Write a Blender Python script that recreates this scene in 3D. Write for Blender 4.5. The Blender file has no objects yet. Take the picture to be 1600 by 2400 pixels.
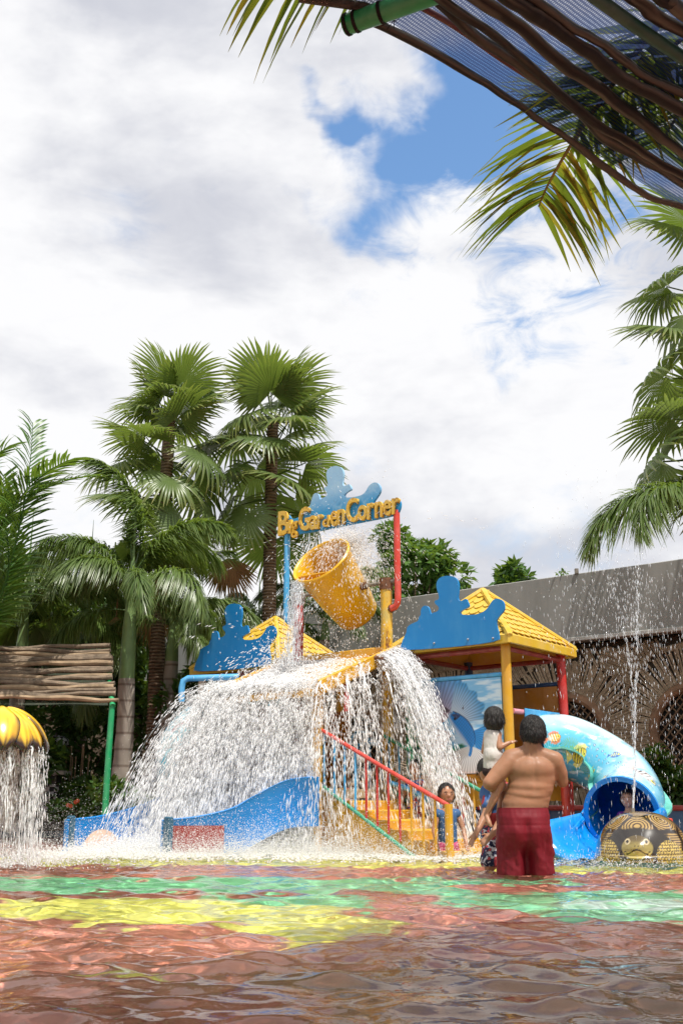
import bpy, bmesh, math, random
import numpy as np
from mathutils import Vector, Matrix, Euler, Quaternion

random.seed(7)
rng = np.random.default_rng(11)
scene = bpy.context.scene
C = scene.collection
R = math.radians

# ------------------------------------------------------------------ camera
CAM_H = 0.55
FPX = 2400.0
PITCH = math.atan(680 / FPX)
cam_d = bpy.data.cameras.new('camera')
cam_d.sensor_fit = 'VERTICAL'
cam_d.sensor_height = 36.0
cam_d.lens = 36.0
cam_d.clip_start = 0.05
cam_d.clip_end = 2000
cam = bpy.data.objects.new('camera', cam_d)
C.objects.link(cam)
cam.location = (0, 0, CAM_H)
cam.rotation_euler = (R(90) + PITCH, 0, 0)
scene.camera = cam

# ------------------------------------------------------------------ world
SUN_EL = R(64)
SUN_AZ = R(148)          # clockwise from +Y: behind the camera, to its right
sun_dir = Vector((math.sin(SUN_AZ) * math.cos(SUN_EL), math.cos(SUN_AZ) * math.cos(SUN_EL), math.sin(SUN_EL)))

def ray(px, py):
    u = (px - 800) / FPX; v = (1200 - py) / FPX
    sp, cp = math.sin(PITCH), math.cos(PITCH)
    return Vector((u, cp - v * sp, sp + v * cp))

world = bpy.data.worlds.new('World'); scene.world = world
world.use_nodes = True
wt = world.node_tree; wn = wt.nodes; wl = wt.links
for n in list(wn): wn.remove(n)
w_out = wn.new('ShaderNodeOutputWorld')
sky = wn.new('ShaderNodeTexSky'); sky.sky_type = 'NISHITA'; sky.sun_disc = False
sky.sun_elevation = SUN_EL; sky.sun_rotation = SUN_AZ
sky.air_density = 1.3; sky.dust_density = 0.3; sky.ozone_density = 2.5
bg_sky = wn.new('ShaderNodeBackground'); bg_sky.inputs[1].default_value = 0.15
hs = wn.new('ShaderNodeHueSaturation'); hs.inputs['Saturation'].default_value = 1.12; hs.inputs['Value'].default_value = 1.22; wl.new(sky.outputs[0], hs.inputs['Color']); wl.new(hs.outputs[0], bg_sky.inputs[0])
tc = wn.new('ShaderNodeTexCoord')

def wmath(op, a, b=None, c=None):
    n = wn.new('ShaderNodeMath'); n.operation = op
    for i, v in enumerate((a, b, c)):
        if v is None: continue
        if isinstance(v, (int, float)): n.inputs[i].default_value = v
        else: wl.new(v, n.inputs[i])
    return n.outputs[0]

def wnoise(scale, detail, rough, offset, stretch=(1, 1, 1), dist=0.0):
    m = wn.new('ShaderNodeMapping')
    m.inputs['Location'].default_value = offset; m.inputs['Scale'].default_value = stretch
    wl.new(tc.outputs['Generated'], m.inputs['Vector'])
    n = wn.new('ShaderNodeTexNoise'); n.inputs['Scale'].default_value = scale
    n.inputs['Detail'].default_value = detail; n.inputs['Roughness'].default_value = rough
    n.inputs['Distortion'].default_value = dist
    wl.new(m.outputs[0], n.inputs['Vector'])
    return n.outputs[0]

def wrange(v, a, b, lo=0.0, hi=1.0):
    n = wn.new('ShaderNodeMapRange'); n.interpolation_type = 'SMOOTHSTEP'
    wl.new(v, n.inputs['Value'])
    for i, k in enumerate((a, b, lo, hi)): n.inputs[i + 1].default_value = k
    return n.outputs[0]

wpn = wn.new('ShaderNodeTexNoise'); wpn.inputs['Scale'].default_value = 7; wpn.inputs['Detail'].default_value = 5; wl.new(tc.outputs['Generated'], wpn.inputs['Vector'])
wps = wn.new('ShaderNodeVectorMath'); wps.operation = 'MULTIPLY_ADD'; wl.new(wpn.outputs['Color'], wps.inputs[0]); wps.inputs[1].default_value = (.24, .24, .24); wps.inputs[2].default_value = (-.12, -.12, -.12)
wpa = wn.new('ShaderNodeVectorMath'); wpa.operation = 'ADD'; wl.new(tc.outputs['Generated'], wpa.inputs[0]); wl.new(wps.outputs[0], wpa.inputs[1])
def wlobe(px, py, r_in, r_out):
    d = ray(px, py).normalized()
    n = wn.new('ShaderNodeVectorMath'); n.operation = 'DISTANCE'
    wl.new(wpa.outputs[0], n.inputs[0]); n.inputs[1].default_value = d
    return wrange(n.outputs['Value'], r_in / FPX, r_out / FPX, 1.0, 0.0)

big = wnoise(3.4, 9, 0.56, (3.1, 7.7, 1.2), (1, 1, 1.5), 0.25)
fine = wnoise(15, 7, 0.62, (1.3, 0.2, 4.4), (1, 1, 1.9), 0.6)
# openings between the cloud banks: a clear blue one and a thin veiled one beside it
clear = wmath('MAXIMUM', wlobe(890, 395, 0, 240), wmath('MAXIMUM', wlobe(770, 330, 0, 130), wlobe(1080, 345, 0, 270)))
veil = wmath('MAXIMUM', wlobe(1390, 480, 30, 520), wlobe(1180, 560, 0, 420))
base = wmath('ADD', wmath('MULTIPLY', big, .7), 0.37)
dens = wmath('MULTIPLY_ADD', clear, -0.52, base)
dens = wmath('MULTIPLY_ADD', wmath('SUBTRACT', fine, 0.5), 0.34, dens)
dens = wmath('MULTIPLY_ADD', veil, -0.30, dens)
dens = wmath('MULTIPLY_ADD', wmath('MULTIPLY', wmath('SUBTRACT', fine, 0.42), veil), 0.75, dens)
cover = wrange(dens, 0.33, 0.66)
shade_n = wnoise(2.6, 6, 0.55, (0.4, 2.9, 6.1), (1, 1, 2.2), 0.2)
shade_f = wrange(shade_n, 0.33, 0.53)
puff = wrange(fine, 0.3, 0.7)
shade_f = wmath('MINIMUM', wmath('MULTIPLY_ADD', puff, 0.16, wmath('MULTIPLY', shade_f, 0.95)), 1.0)
crc = wn.new('ShaderNodeMix'); crc.data_type = 'RGBA'
crc.inputs[6].default_value = (0.58, 0.595, 0.66, 1); crc.inputs[7].default_value = (0.91, 0.91, 0.925, 1)
wl.new(shade_f, crc.inputs[0])
bg_cl = wn.new('ShaderNodeBackground'); bg_cl.inputs[1].default_value = 1.0
wl.new(crc.outputs[2], bg_cl.inputs[0])
wmix = wn.new('ShaderNodeMixShader')
wl.new(cover, wmix.inputs[0]); wl.new(bg_sky.outputs[0], wmix.inputs[1]); wl.new(bg_cl.outputs[0], wmix.inputs[2])
wl.new(wmix.outputs[0], w_out.inputs[0])
world.cycles.sampling_method = 'MANUAL'; world.cycles.sample_map_resolution = 512

# ------------------------------------------------------------------ sun
sun_d = bpy.data.lights.new('sun', 'SUN'); sun_d.energy = 4.8; sun_d.angle = R(0.55); sun_d.color = (1.0, 0.955, 0.88)
sun = bpy.data.objects.new('sun', sun_d); C.objects.link(sun)
sun.rotation_euler = sun_dir.to_track_quat('Z', 'Y').to_euler()
sun.location = (4, -6, 14)

vs = scene.view_settings
vs.view_transform = 'Standard'; vs.look = 'None'; vs.exposure = 0.12; vs.gamma = 1.0; vs.use_curve_mapping = False
scene.render.engine = 'CYCLES'
cy = scene.cycles
cy.max_bounces = 12; cy.diffuse_bounces = 5; cy.glossy_bounces = 4; cy.transmission_bounces = 8; cy.transparent_max_bounces = 16
cy.caustics_refractive = True; cy.caustics_reflective = False; cy.sample_clamp_indirect = 6.0; cy.blur_glossy = 0.5
cy.use_denoising = True
# ------------------------------------------------------------------ helpers
CAM = Vector((0, 0, CAM_H))
def P(px, py, Y):                       # the point seen at a pixel of the photograph, at a given distance
    r = ray(px, py); return CAM + r * (Y / r.y)
def W(px, py, z=0.0):                   # the point of a horizontal plane
    r = ray(px, py); return CAM + r * ((z - CAM_H) / r.z)
def PV(px, py, O, d):                   # the point of a vertical plane through O along d (unit, horizontal)
    r = ray(px, py); n = Vector((d.y, -d.x, 0))
    t = (O - CAM).dot(n) / r.dot(n); return CAM + r * t
OFF = {}
def offset_of(o):
    return OFF.get(o.name, Vector((0, 0, 0))) if o else Vector((0, 0, 0))

class MB:
    def __init__(s): s.v = []; s.f = []; s.c = []
    def add(s, verts, faces, col=None):
        b = len(s.v); s.v += [tuple(x) for x in verts]; s.f += [tuple(i + b for i in f) for f in faces]
        return s
    def box(s, c, size, ax=None, bev=0.0):
        c = Vector(c); hx, hy, hz = [q / 2 for q in size]
        X, Y, Z = ax if ax else (Vector((1, 0, 0)), Vector((0, 1, 0)), Vector((0, 0, 1)))
        if bev <= 0:
            vs_ = [c + X * (i * hx) + Y * (j * hy) + Z * (k * hz) for k in (-1, 1) for j in (-1, 1) for i in (-1, 1)]
            return s.add(vs_, [(0, 2, 3, 1), (4, 5, 7, 6), (0, 1, 5, 4), (2, 6, 7, 3), (0, 4, 6, 2), (1, 3, 7, 5)])
        b = min(bev, hx * .9, hy * .9, hz * .9)
        lv = []
        for k, ins in ((-hz, b), (-hz + b, 0), (hz - b, 0), (hz, b)):
            x, y = hx - ins, hy - ins
            for (i, j) in ((-x + b, -y), (x - b, -y), (x, -y + b), (x, y - b), (x - b, y), (-x + b, y), (-x, y - b), (-x, -y + b)):
                lv.append(c + X * i + Y * j + Z * k)
        fs = [tuple(range(7, -1, -1)), tuple(range(24, 32))]
        for l in range(3):
            for i in range(8):
                j = (i + 1) % 8
                fs.append((l * 8 + i, l * 8 + j, l * 8 + 8 + j, l * 8 + 8 + i))
        return s.add(lv, fs)
    def tube(s, pts, rad, n=10, cap=True, flat=None):
        pts = [Vector(p) for p in pts]; m = len(pts)
        if not hasattr(rad, '__len__'): rad = [rad] * m
        t0 = (pts[1] - pts[0]).normalized()
        up = Vector((0, 0, 1)) if abs(t0.z) < .95 else Vector((1, 0, 0))
        a = t0.cross(up).normalized()
        vs_ = []
        for i in range(m):
            t = (pts[min(i + 1, m - 1)] - pts[max(i - 1, 0)]).normalized()
            a = (a - t * a.dot(t)).normalized(); b = t.cross(a)
            for k in range(n):
                w = 2 * math.pi * k / n
                vs_.append(pts[i] + (a * math.cos(w) + b * math.sin(w)) * rad[i])
        fs = []
        for i in range(m - 1):
            for k in range(n):
                k2 = (k + 1) % n
                fs.append((i * n + k, i * n + k2, (i + 1) * n + k2, (i + 1) * n + k))
        if cap:
            fs.append(tuple(range(n - 1, -1, -1))); fs.append(tuple((m - 1) * n + k for k in range(n)))
        return s.add(vs_, fs)
    def ball(s, c, r, n=16, m=10, rot=None):
        c = Vector(c)
        if not hasattr(r, '__len__'): r = (r, r, r)
        vs_ = []; 
        for i in range(1, m):
            ph = math.pi * i / m
            for k in range(n):
                w = 2 * math.pi * k / n
                p = Vector((r[0] * math.sin(ph) * math.cos(w), r[1] * math.sin(ph) * math.sin(w), r[2] * math.cos(ph)))
                if rot: p = rot @ p
                vs_.append(c + p)
        tp = Vector((0, 0, r[2])); tp = rot @ tp if rot else tp
        vs_ += [c + tp, c - tp]; T = len(vs_) - 2; B = T + 1; fs = []
        for i in range(m - 2):
            for k in range(n):
                k2 = (k + 1) % n
                fs.append((i * n + k, (i + 1) * n + k, (i + 1) * n + k2, i * n + k2))
        for k in range(n):
            fs.append((T, k, (k + 1) % n)); fs.append((B, (m - 2) * n + (k + 1) % n, (m - 2) * n + k))
        return s.add(vs_, fs)
    def prism(s, outline, O, d, thick, n=None):   # outline of (a, z) in the vertical plane O + a*d, thickened along n both ways
        n = n or Vector((d.y, -d.x, 0)); k = len(outline)
        fr = [O + d * a + Vector((0, 0, z)) + n * (thick / 2) for a, z in outline]
        bk = [p - n * thick for p in fr]
        fs = [tuple(range(k)), tuple(range(2 * k - 1, k - 1, -1))]
        for i in range(k):
            j = (i + 1) % k; fs.append((i, i + k, j + k, j))
        return s.add(fr + bk, fs)
    def grid(s, fn, nu, nv, closed_u=False):
        vs_ = [fn(i / (nu if closed_u else nu - 1), j / (nv - 1)) for j in range(nv) for i in range(nu)]
        fs = []
        for j in range(nv - 1):
            for i in range(nu if closed_u else nu - 1):
                i2 = (i + 1) % nu
                fs.append((j * nu + i, j * nu + i2, (j + 1) * nu + i2, (j + 1) * nu + i))
        return s.add(vs_, fs)
    def mesh(s, name, off=None, smooth=35):
        me = bpy.data.meshes.new(name)
        o = off or Vector((0, 0, 0))
        me.from_pydata([(x - o.x, y - o.y, z - o.z) for x, y, z in s.v], [], s.f)
        bm = bmesh.new(); bm.from_mesh(me); bmesh.ops.recalc_face_normals(bm, faces=bm.faces); bm.to_mesh(me); bm.free()
        if smooth:
            me.polygons.foreach_set('use_smooth', [True] * len(me.polygons)); me.set_sharp_from_angle(angle=R(smooth))
        me.update(); return me
    def build(s, name, m, parent=None, smooth=35):
        return link(name, s.mesh(name, offset_of(parent), smooth), m, parent)

def link(name, me, m, parent=None):
    o = bpy.data.objects.new(name, me); C.objects.link(o)
    if m is not None:
        if me.materials: me.materials[0] = m
        else: me.materials.append(m)
    if parent:
        o.parent = parent; OFF[o.name] = offset_of(parent)
    return o
def tag(o, label=None, cat=None, group=None, kind=None):
    if label: o['label'] = label
    if cat: o['category'] = cat
    if group: o['group'] = group
    if kind: o['kind'] = kind
    return o
def thing(name, loc, label, cat, group=None):
    o = bpy.data.objects.new(name, None); C.objects.link(o)
    o.empty_display_size = 0.2; o.location = loc; OFF[o.name] = Vector(loc)
    return tag(o, label, cat, group)
def big_mesh(name, V, F, m, parent=None, cols=None, smooth=True):
    me = bpy.data.meshes.new(name)
    V = np.asarray(V, dtype=np.float32); F = np.asarray(F, dtype=np.int32); k = F.shape[1]
    if parent is not None: V = V - np.array(offset_of(parent), dtype=np.float32)
    me.vertices.add(len(V)); me.vertices.foreach_set('co', V.ravel())
    me.loops.add(F.size); me.loops.foreach_set('vertex_index', F.ravel())
    me.polygons.add(len(F)); me.polygons.foreach_set('loop_start', np.arange(0, F.size, k, dtype=np.int32))
    try: me.polygons.foreach_set('loop_total', np.full(len(F), k, dtype=np.int32))
    except Exception: pass
    me.polygons.foreach_set('use_smooth', np.full(len(F), smooth, dtype=bool))
    me.update(calc_edges=True); me.validate()
    if cols is not None: paint(me, cols)
    return link(name, me, m, parent)
def paint(me, cols):
    a = me.color_attributes.new('paint', 'FLOAT_COLOR', 'POINT')
    c = np.ones((len(me.vertices), 4), dtype=np.float32); c[:, :3] = cols
    a.data.foreach_set('color', c.ravel())
def verts_of(me):
    a = np.empty(len(me.vertices) * 3, dtype=np.float32); me.vertices.foreach_get('co', a); return a.reshape(-1, 3)
def copy_thing(root, loc, rot=None, scale=None):
    r = root.copy(); C.objects.link(r); r.location = loc
    if rot is not None: r.rotation_euler = rot
    if scale is not None: r.scale = scale
    for ch in root.children:
        c = ch.copy(); C.objects.link(c); c.parent = r
        for g in ch.children:
            d = g.copy(); C.objects.link(d); d.parent = c
    return r
def bez(pts, n):                          # Catmull-Rom through points
    pts = [Vector(p) for p in pts]; out = []
    q = [pts[0] * 2 - pts[1]] + pts + [pts[-1] * 2 - pts[-2]]
    segs = len(pts) - 1
    for i in range(n):
        t = i / (n - 1) * segs; k = min(int(t), segs - 1); t -= k
        a, b, c, d = q[k:k + 4]
        out.append(0.5 * ((2 * b) + (c - a) * t + (2 * a - 5 * b + 4 * c - d) * t * t + (3 * b - a - 3 * c + d) * t ** 3))
    return out
def lerp(a, b, t): return a + (b - a) * t
def sstep(x, a, b):
    t = np.clip((x - a) / (b - a), 0, 1); return t * t * (3 - 2 * t)
def vnoise(p, seed=0):                    # smooth value noise, p: (n, d) with d = 2 or 3
    p = np.asarray(p, dtype=np.float64); i = np.floor(p).astype(np.int64); f = p - i; f = f * f * (3 - 2 * f)
    d = p.shape[1]; out = 0
    for c in range(2 ** d):
        b = [(c >> k) & 1 for k in range(d)]
        hsh = np.full(len(p), seed * 374761393 + 1013, dtype=np.int64)
        for k in range(d): hsh = (hsh ^ ((i[:, k] + b[k]) * (73856093, 19349663, 83492791)[k])) * 1274126177 & 0x7fffffff
        hsh = (hsh ^ (hsh >> 13)) * 1103515245 & 0x7fffffff
        val = ((hsh >> 8) & 0xffff) / 65535.0
        w = 1
        for k in range(d): w = w * (f[:, k] if b[k] else 1 - f[:, k])
        out = out + w * val
    return out
def fbm(p, seed=0, oct=4):
    p = np.asarray(p, dtype=np.float64); s = 0; a = .5; tot = 0
    for k in range(oct): s = s + a * vnoise(p * 2 ** k + 17.3 * k, seed + k); tot += a; a *= .5
    return s / tot
def lin(r, g, b):                         # sRGB 0-255 to linear
    return tuple(((c / 255) / 12.92 if c / 255 <= .04045 else ((c / 255 + .055) / 1.055) ** 2.4) for c in (r, g, b))

# ------------------------------------------------------------------ materials
class NT:
    def __init__(s, name):
        s.m = bpy.data.materials.new(name); s.m.use_nodes = True; s.t = s.m.node_tree
        for n in list(s.t.nodes): s.t.nodes.remove(n)
        s.out = s.t.nodes.new('ShaderNodeOutputMaterial')
    def n(s, kind, **kw):
        x = s.t.nodes.new('ShaderNode' + kind)
        for k, v in kw.items(): setattr(x, k, v)
        return x
    def l(s, a, b): s.t.links.new(a, b)
    def coord(s, kind='Object'):
        if not hasattr(s, '_tc'): s._tc = s.n('TexCoord')
        return s._tc.outputs[kind]
    def noise(s, scale, detail=4, rough=.55, vec=None, stretch=None, dist=0):
        x = s.n('TexNoise'); x.inputs['Scale'].default_value = scale; x.inputs['Detail'].default_value = detail
        x.inputs['Roughness'].default_value = rough; x.inputs['Distortion'].default_value = dist
        v = vec or s.coord()
        if stretch:
            mp = s.n('Mapping'); mp.inputs['Scale'].default_value = stretch; s.l(v, mp.inputs[0]); v = mp.outputs[0]
        s.l(v, x.inputs['Vector']); return x.outputs[0]
    def rng(s, v, a, b, lo=0., hi=1.):
        x = s.n('MapRange'); s.l(v, x.inputs[0])
        for i, k in enumerate((a, b, lo, hi)): x.inputs[i + 1].default_value = k
        return x.outputs[0]
    def mix(s, f, a, b, mode='MIX'):
        x = s.n('Mix', data_type='RGBA', blend_type=mode)
        for i, v in ((0, f), (6, a), (7, b)):
            if isinstance(v, (int, float)): x.inputs[i].default_value = v
            elif isinstance(v, tuple): x.inputs[i].default_value = (*v[:3], 1)
            else: s.l(v, x.inputs[i])
        return x.outputs[2]
    def bump(s, h, strength=.3, dist=.01):
        x = s.n('Bump'); x.inputs['Strength'].default_value = strength; x.inputs['Distance'].default_value = dist
        s.l(h, x.inputs['Height']); return x.outputs[0]
    def bsdf(s, col, rough=.5, normal=None, spec=.5, metal=0, **kw):
        x = s.n('BsdfPrincipled')
        for k, v in (('Base Color', col), ('Roughness', rough), ('Metallic', metal), ('Specular IOR Level', spec), *kw.items()):
            i = x.inputs[k]
            if isinstance(v, (int, float)): i.default_value = v
            elif isinstance(v, tuple): i.default_value = (*v[:3], 1) if len(i.default_value) == 4 else v
            else: s.l(v, i)
        if normal is not None: s.l(normal, x.inputs['Normal'])
        return x
    def done(s, sh):
        s.l(sh.outputs[0] if hasattr(sh, 'outputs') else sh, s.out.inputs[0]); return s.m

def paint_mat(name, col, rough=.35, wear=.25, wear_col=None, scale=6, streak=True, chips=None):
    """gloss paint on steel, timber or fibreglass: faded patches, runs of dirt, a few chips"""
    t = NT(name)
    dark = tuple(c * .62 for c in col); pale = tuple(min(1, c * .8 + .16) for c in col)
    n1 = t.noise(scale, 5, .6); n2 = t.noise(scale * 2.2, 6, .65, stretch=(1, 1, .18) if streak else None)
    c = t.mix(t.rng(n1, .42, .72, 0, wear * 1.6), col, pale)
    c = t.mix(t.rng(n2, .48, .74, 0, wear * 2.2), c, wear_col or dark)
    if chips:
        n3 = t.noise(scale * 4, 6, .7)
        c = t.mix(t.rng(n3, .66, .69), c, chips)
    b = t.bump(t.noise(scale * 9, 4), .12, .004)
    return t.done(t.bsdf(c, t.rng(n1, .3, .7, rough * .7, rough * 1.4), b, .5))
def plain_mat(name, col, rough=.6, var=.25, scale=8, bump=.2, spec=.4, stretch=None):
    t = NT(name); n1 = t.noise(scale, 6, .6, stretch=stretch)
    c = t.mix(t.rng(n1, .3, .72), tuple(x * (1 - var) for x in col), tuple(min(1, x * (1 + var)) for x in col))
    return t.done(t.bsdf(c, rough, t.bump(t.noise(scale * 5, 5, .6, stretch=stretch), bump, .01), spec))
def vcol_mat(name, rough=.35, var=.12, coat=0.0, bump=.08, bscale=30):
    """paint that carries a picture: the colours are stored per vertex"""
    t = NT(name); a = t.n('VertexColor', layer_name='paint')
    n1 = t.noise(7, 5); c = t.mix(t.rng(n1, .35, .75, 0, var * 2), a.outputs[0], tuple([.78] * 3), 'MULTIPLY')
    return t.done(t.bsdf(c, rough, t.bump(t.noise(bscale, 4), bump, .004), .5, **{'Coat Weight': coat, 'Coat Roughness': .08}))
def leaf_mat(name, c1, c2, tip=None, trans=.35, rough=.38, gloss=.4):
    t = NT(name); oi = t.n('ObjectInfo'); n1 = t.noise(2.5, 3, vec=t.coord('Object'))
    f = t.n('Math', operation='MULTIPLY_ADD'); t.l(oi.outputs['Random'], f.inputs[0]); f.inputs[1].default_value = .55
    t.l(t.rng(n1, .3, .7, 0, .5), f.inputs[2])
    col = t.mix(f.outputs[0], c1, c2)
    if tip:
        a = t.n('VertexColor', layer_name='paint'); sep = t.n('SeparateColor'); t.l(a.outputs[0], sep.inputs[0])
        col = t.mix(sep.outputs[0], col, tip)
    d = t.bsdf(col, rough, None, gloss)
    tr = t.n('BsdfTranslucent'); tc_ = t.mix(.55, col, (.30, .42, .03)); t.l(tc_, tr.inputs[0])
    mx = t.n('MixShader'); mx.inputs[0].default_value = trans; t.l(d.outputs[0], mx.inputs[1]); t.l(tr.outputs[0], mx.inputs[2])
    return t.done(mx)

M = {}
M['yellow'] = paint_mat('yellow_paint', (.62, .33, .010), .35, .25, (.55, .22, .012), 5, chips=(.35, .14, .03))
M['yellow_bucket'] = paint_mat('yellow_bucket_paint', (.74, .42, .008), .3, .22, (.50, .22, .01), 3)
M['yellow_roof'] = paint_mat('yellow_roof_paint', (.64, .42, .03), .4, .3, (.6, .30, .03), 7)
M['orange'] = paint_mat('orange_panel_paint', (.42, .165, .006), .4, .3, (.35, .13, .01), 4)
M['blue'] = paint_mat('blue_paint', (.008, .20, .58), .3, .2, (.01, .12, .36), 5)
M['blue_light'] = paint_mat('light_blue_paint', (.07, .38, .70), .35, .35, (.03, .22, .5), 5)
M['blue_dark'] = paint_mat('dark_blue_paint', (.01, .05, .14), .45, .2, None, 5)
M['blue_slide'] = paint_mat('blue_slide_gelcoat', (.006, .26, .72), .18, .15, (.01, .16, .5), 3, streak=False)
M['red'] = paint_mat('red_paint', (.48, .018, .012), .35, .25, (.30, .012, .01), 6)
M['red_rail'] = paint_mat('red_rail_paint', (.62, .05, .03), .35, .3, None, 6)
M['maroon'] = paint_mat('maroon_paint', (.28, .035, .028), .5, .3, None, 5)
M['green'] = paint_mat('green_paint', (.012, .30, .13), .4, .3, (.01, .16, .07), 6)
M['green_pole'] = paint_mat('green_pole_paint', (.012, .32, .11), .35, .25, (.01, .17, .06), 6)
M['green_rail'] = paint_mat('green_rail_paint', (.03, .30, .17), .45, .3, None, 6)
M['pink'] = paint_mat('pink_paint', (.66, .27, .34), .4, .3, None, 6)
M['cream'] = paint_mat('cream_paint', (.70, .58, .45), .5, .3, None, 6)
M['rust'] = plain_mat('rusty_steel', (.16, .07, .035), .8, .5, 20, .5)
M['steel'] = plain_mat('weathered_steel', (.22, .20, .17), .5, .4, 14, .3)
M['bolt'] = plain_mat('bolt_steel', (.30, .32, .36), .35, .2, 30, .1)
M['concrete'] = plain_mat('grey_render', (.36, .355, .33), .8, .16, .9, .25)
M['stone'] = plain_mat('dark_stone', (.10, .095, .085), .85, .4, 5, .6)
M['bark_log'] = plain_mat('weathered_pole_bark', (.20, .15, .105), .85, .5, 7, .9, stretch=(1, 1, 1))
M['twig'] = plain_mat('dry_twig', (.30, .215, .135), .85, .5, 4, .6)
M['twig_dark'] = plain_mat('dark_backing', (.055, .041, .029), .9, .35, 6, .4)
M['wood_frame'] = plain_mat('bent_wood_frame', (.25, .145, .085), .7, .35, 4, .5)
M['lattice'] = plain_mat('lattice_wood', (.20, .13, .08), .8, .35, 6, .5)
M['dark'] = plain_mat('black_and_room_shade', (.012, .011, .010), .9, .3, 4, .1)  # near-black; on the window discs it stands for the unlit room
# ------------------------------------------------------------------ ground, pool and water
WAVE_AMP = .0034; WATER_IOR = 1.30
DEPTH = -0.47
gm = plain_mat('paving_ground', (.085, .07, .055), .9, .25, 2.2, .4)
POOL = [(-9.5, -3.0), (9.5, -3.0), (9.5, 14.3), (6.0, 15.6), (0.5, 17.2), (-4.5, 18.0), (-9.5, 18.0)]
# ground sheet with the pool cut out of it
bm = bmesh.new()
pv = [bm.verts.new((x, y, 0.10)) for x, y in POOL]
ov = [bm.verts.new((x, y, 0.10)) for x, y in ((-500, -120), (500, -120), (500, 900), (-500, 900))]
for a in (pv, ov):
    for i in range(len(a)): bm.edges.new((a[i], a[(i + 1) % len(a)]))
bmesh.ops.triangle_fill(bm, edges=bm.edges[:], use_beauty=True)
cen = [f for f in bm.faces if all(v in pv for v in f.verts)]
if cen: bmesh.ops.delete(bm, geom=cen, context='FACES')
for f in bm.faces:
    if f.normal.z < 0: f.normal_flip()
me = bpy.data.meshes.new('ground'); bm.to_mesh(me); bm.free()
tag(link('ground', me, gm), kind='structure')

def axis(lo, a, b, hi, fine, coarse):
    l = list(np.arange(lo, a, coarse)) + list(np.arange(a, b, fine)) + list(np.arange(b, hi, coarse)) + [hi]
    return np.array(l)
def inside_pool_max(x):                     # the pool's far edge at a given x
    xs = [p[0] for p in POOL[2:]][::-1]; ys = [p[1] for p in POOL[2:]][::-1]
    return np.interp(x, xs, ys)
def sheet(xs, ys):
    X, Y = np.meshgrid(xs, ys); 
    k = (Y + 3.0) / (18.0 + 3.0)
    Ymax = inside_pool_max(X); Y = np.where(Y > 9, 9 + (Y - 9) / 9 * (Ymax - 9), Y)
    n, m = len(xs), len(ys); i = np.arange(n * m).reshape(m, n)
    F = np.stack([i[:-1, :-1], i[:-1, 1:], i[1:, 1:], i[1:, :-1]], -1).reshape(-1, 4)
    return X.ravel(), Y.ravel(), F
# floor: painted patches, plus brown shade and a whitish spot in the colour
fx, fy, ff = sheet(axis(-9.5, -5, 5, 9.5, .05, .25), axis(-3, 1.5, 13.5, 18, .05, .25))
wob = np.stack([fx, fy], 1)
wx = fx + .38 * (fbm(wob * 1.1, 3) - .5) * 2 + .10 * (fbm(wob * 4, 5) - .5); wy = fy + .38 * (fbm(wob * 1.1 + 40, 4) - .5) * 2
RED = np.array(lin(186, 116, 98)); GRN = np.array(lin(120, 192, 142)); YEL = np.array(lin(232, 226, 112)); MAR = np.array(lin(146, 84, 70)); WHT = np.array(lin(205, 225, 215)); BRN_SHADE = np.array(lin(130, 92, 70))
fc = np.tile(RED, (len(fx), 1))
def patch(col, cx, cy_, rx, ry, rot=0., soft=.06):
    global fc
    c, s = math.cos(rot), math.sin(rot); dx, dy = wx - cx, wy - cy_
    d = np.sqrt(((dx * c + dy * s) / rx) ** 2 + ((-dx * s + dy * c) / ry) ** 2)
    f = 1 - sstep(d, 1 - soft, 1 + soft); fc = fc * (1 - f[:, None]) + np.array(col) * f[:, None]
def FLP(px, py):                           # floor point seen through the bent ray
    w = W(px, py); d = Vector((w.x, w.y, 0)).normalized(); return w + d * (-DEPTH * math.tan(math.asin(.985 / WATER_IOR)))
def pp(col, px, py, rx, ry, rot=0., soft=.06):
    w = FLP(px, py); patch(col, w.x, w.y, rx, ry, rot, soft)
pp(YEL, 560, 2017, 4.4, .75, -.05)
pp(RED, 700, 2042, 3.0, .5)
pp(RED, 1100, 2040, 1.6, .5)
pp(YEL, 1500, 2034, 1.6, .45)
pp(GRN, 330, 2068, 2.6, .62, .0)
pp(GRN, 980, 2064, 1.1, .33)
pp(MAR, 170, 2092, .95, .36)
pp(YEL, 180, 2122, 1.5, .55)
pp(YEL, 520, 2165, .82, .66, -.25)
pp(GRN, 840, 2095, 1.0, .9, -.5)
pp(RED, 190, 2195, 1.0, .55)
pp(MAR, 740, 2094, .6, .22)
pp(RED, 1080, 2120, .62, .9)
pp(GRN, 1450, 2110, 1.15, .85)
pp(WHT, 1520, 2112, .55, .30, 0, .5)  # whitish spot with a soft edge, over the green
pp(YEL, 330, 2268, .2, .1)
pp(BRN_SHADE, 1300, 2330, 1.3, .85, .2, .4)  # shade at lower right, put into the floor colour as brown
pp(MAR, 250, 2370, .8, .4)
fc *= (0.86 + .28 * fbm(wob * 2.3, 9))[:, None]
floor = big_mesh('pool_floor', np.stack([fx, fy, np.full_like(fx, DEPTH)], 1), ff, vcol_mat('painted_pool_floor', .5, .15), None, fc)
tag(floor, kind='structure')
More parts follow.
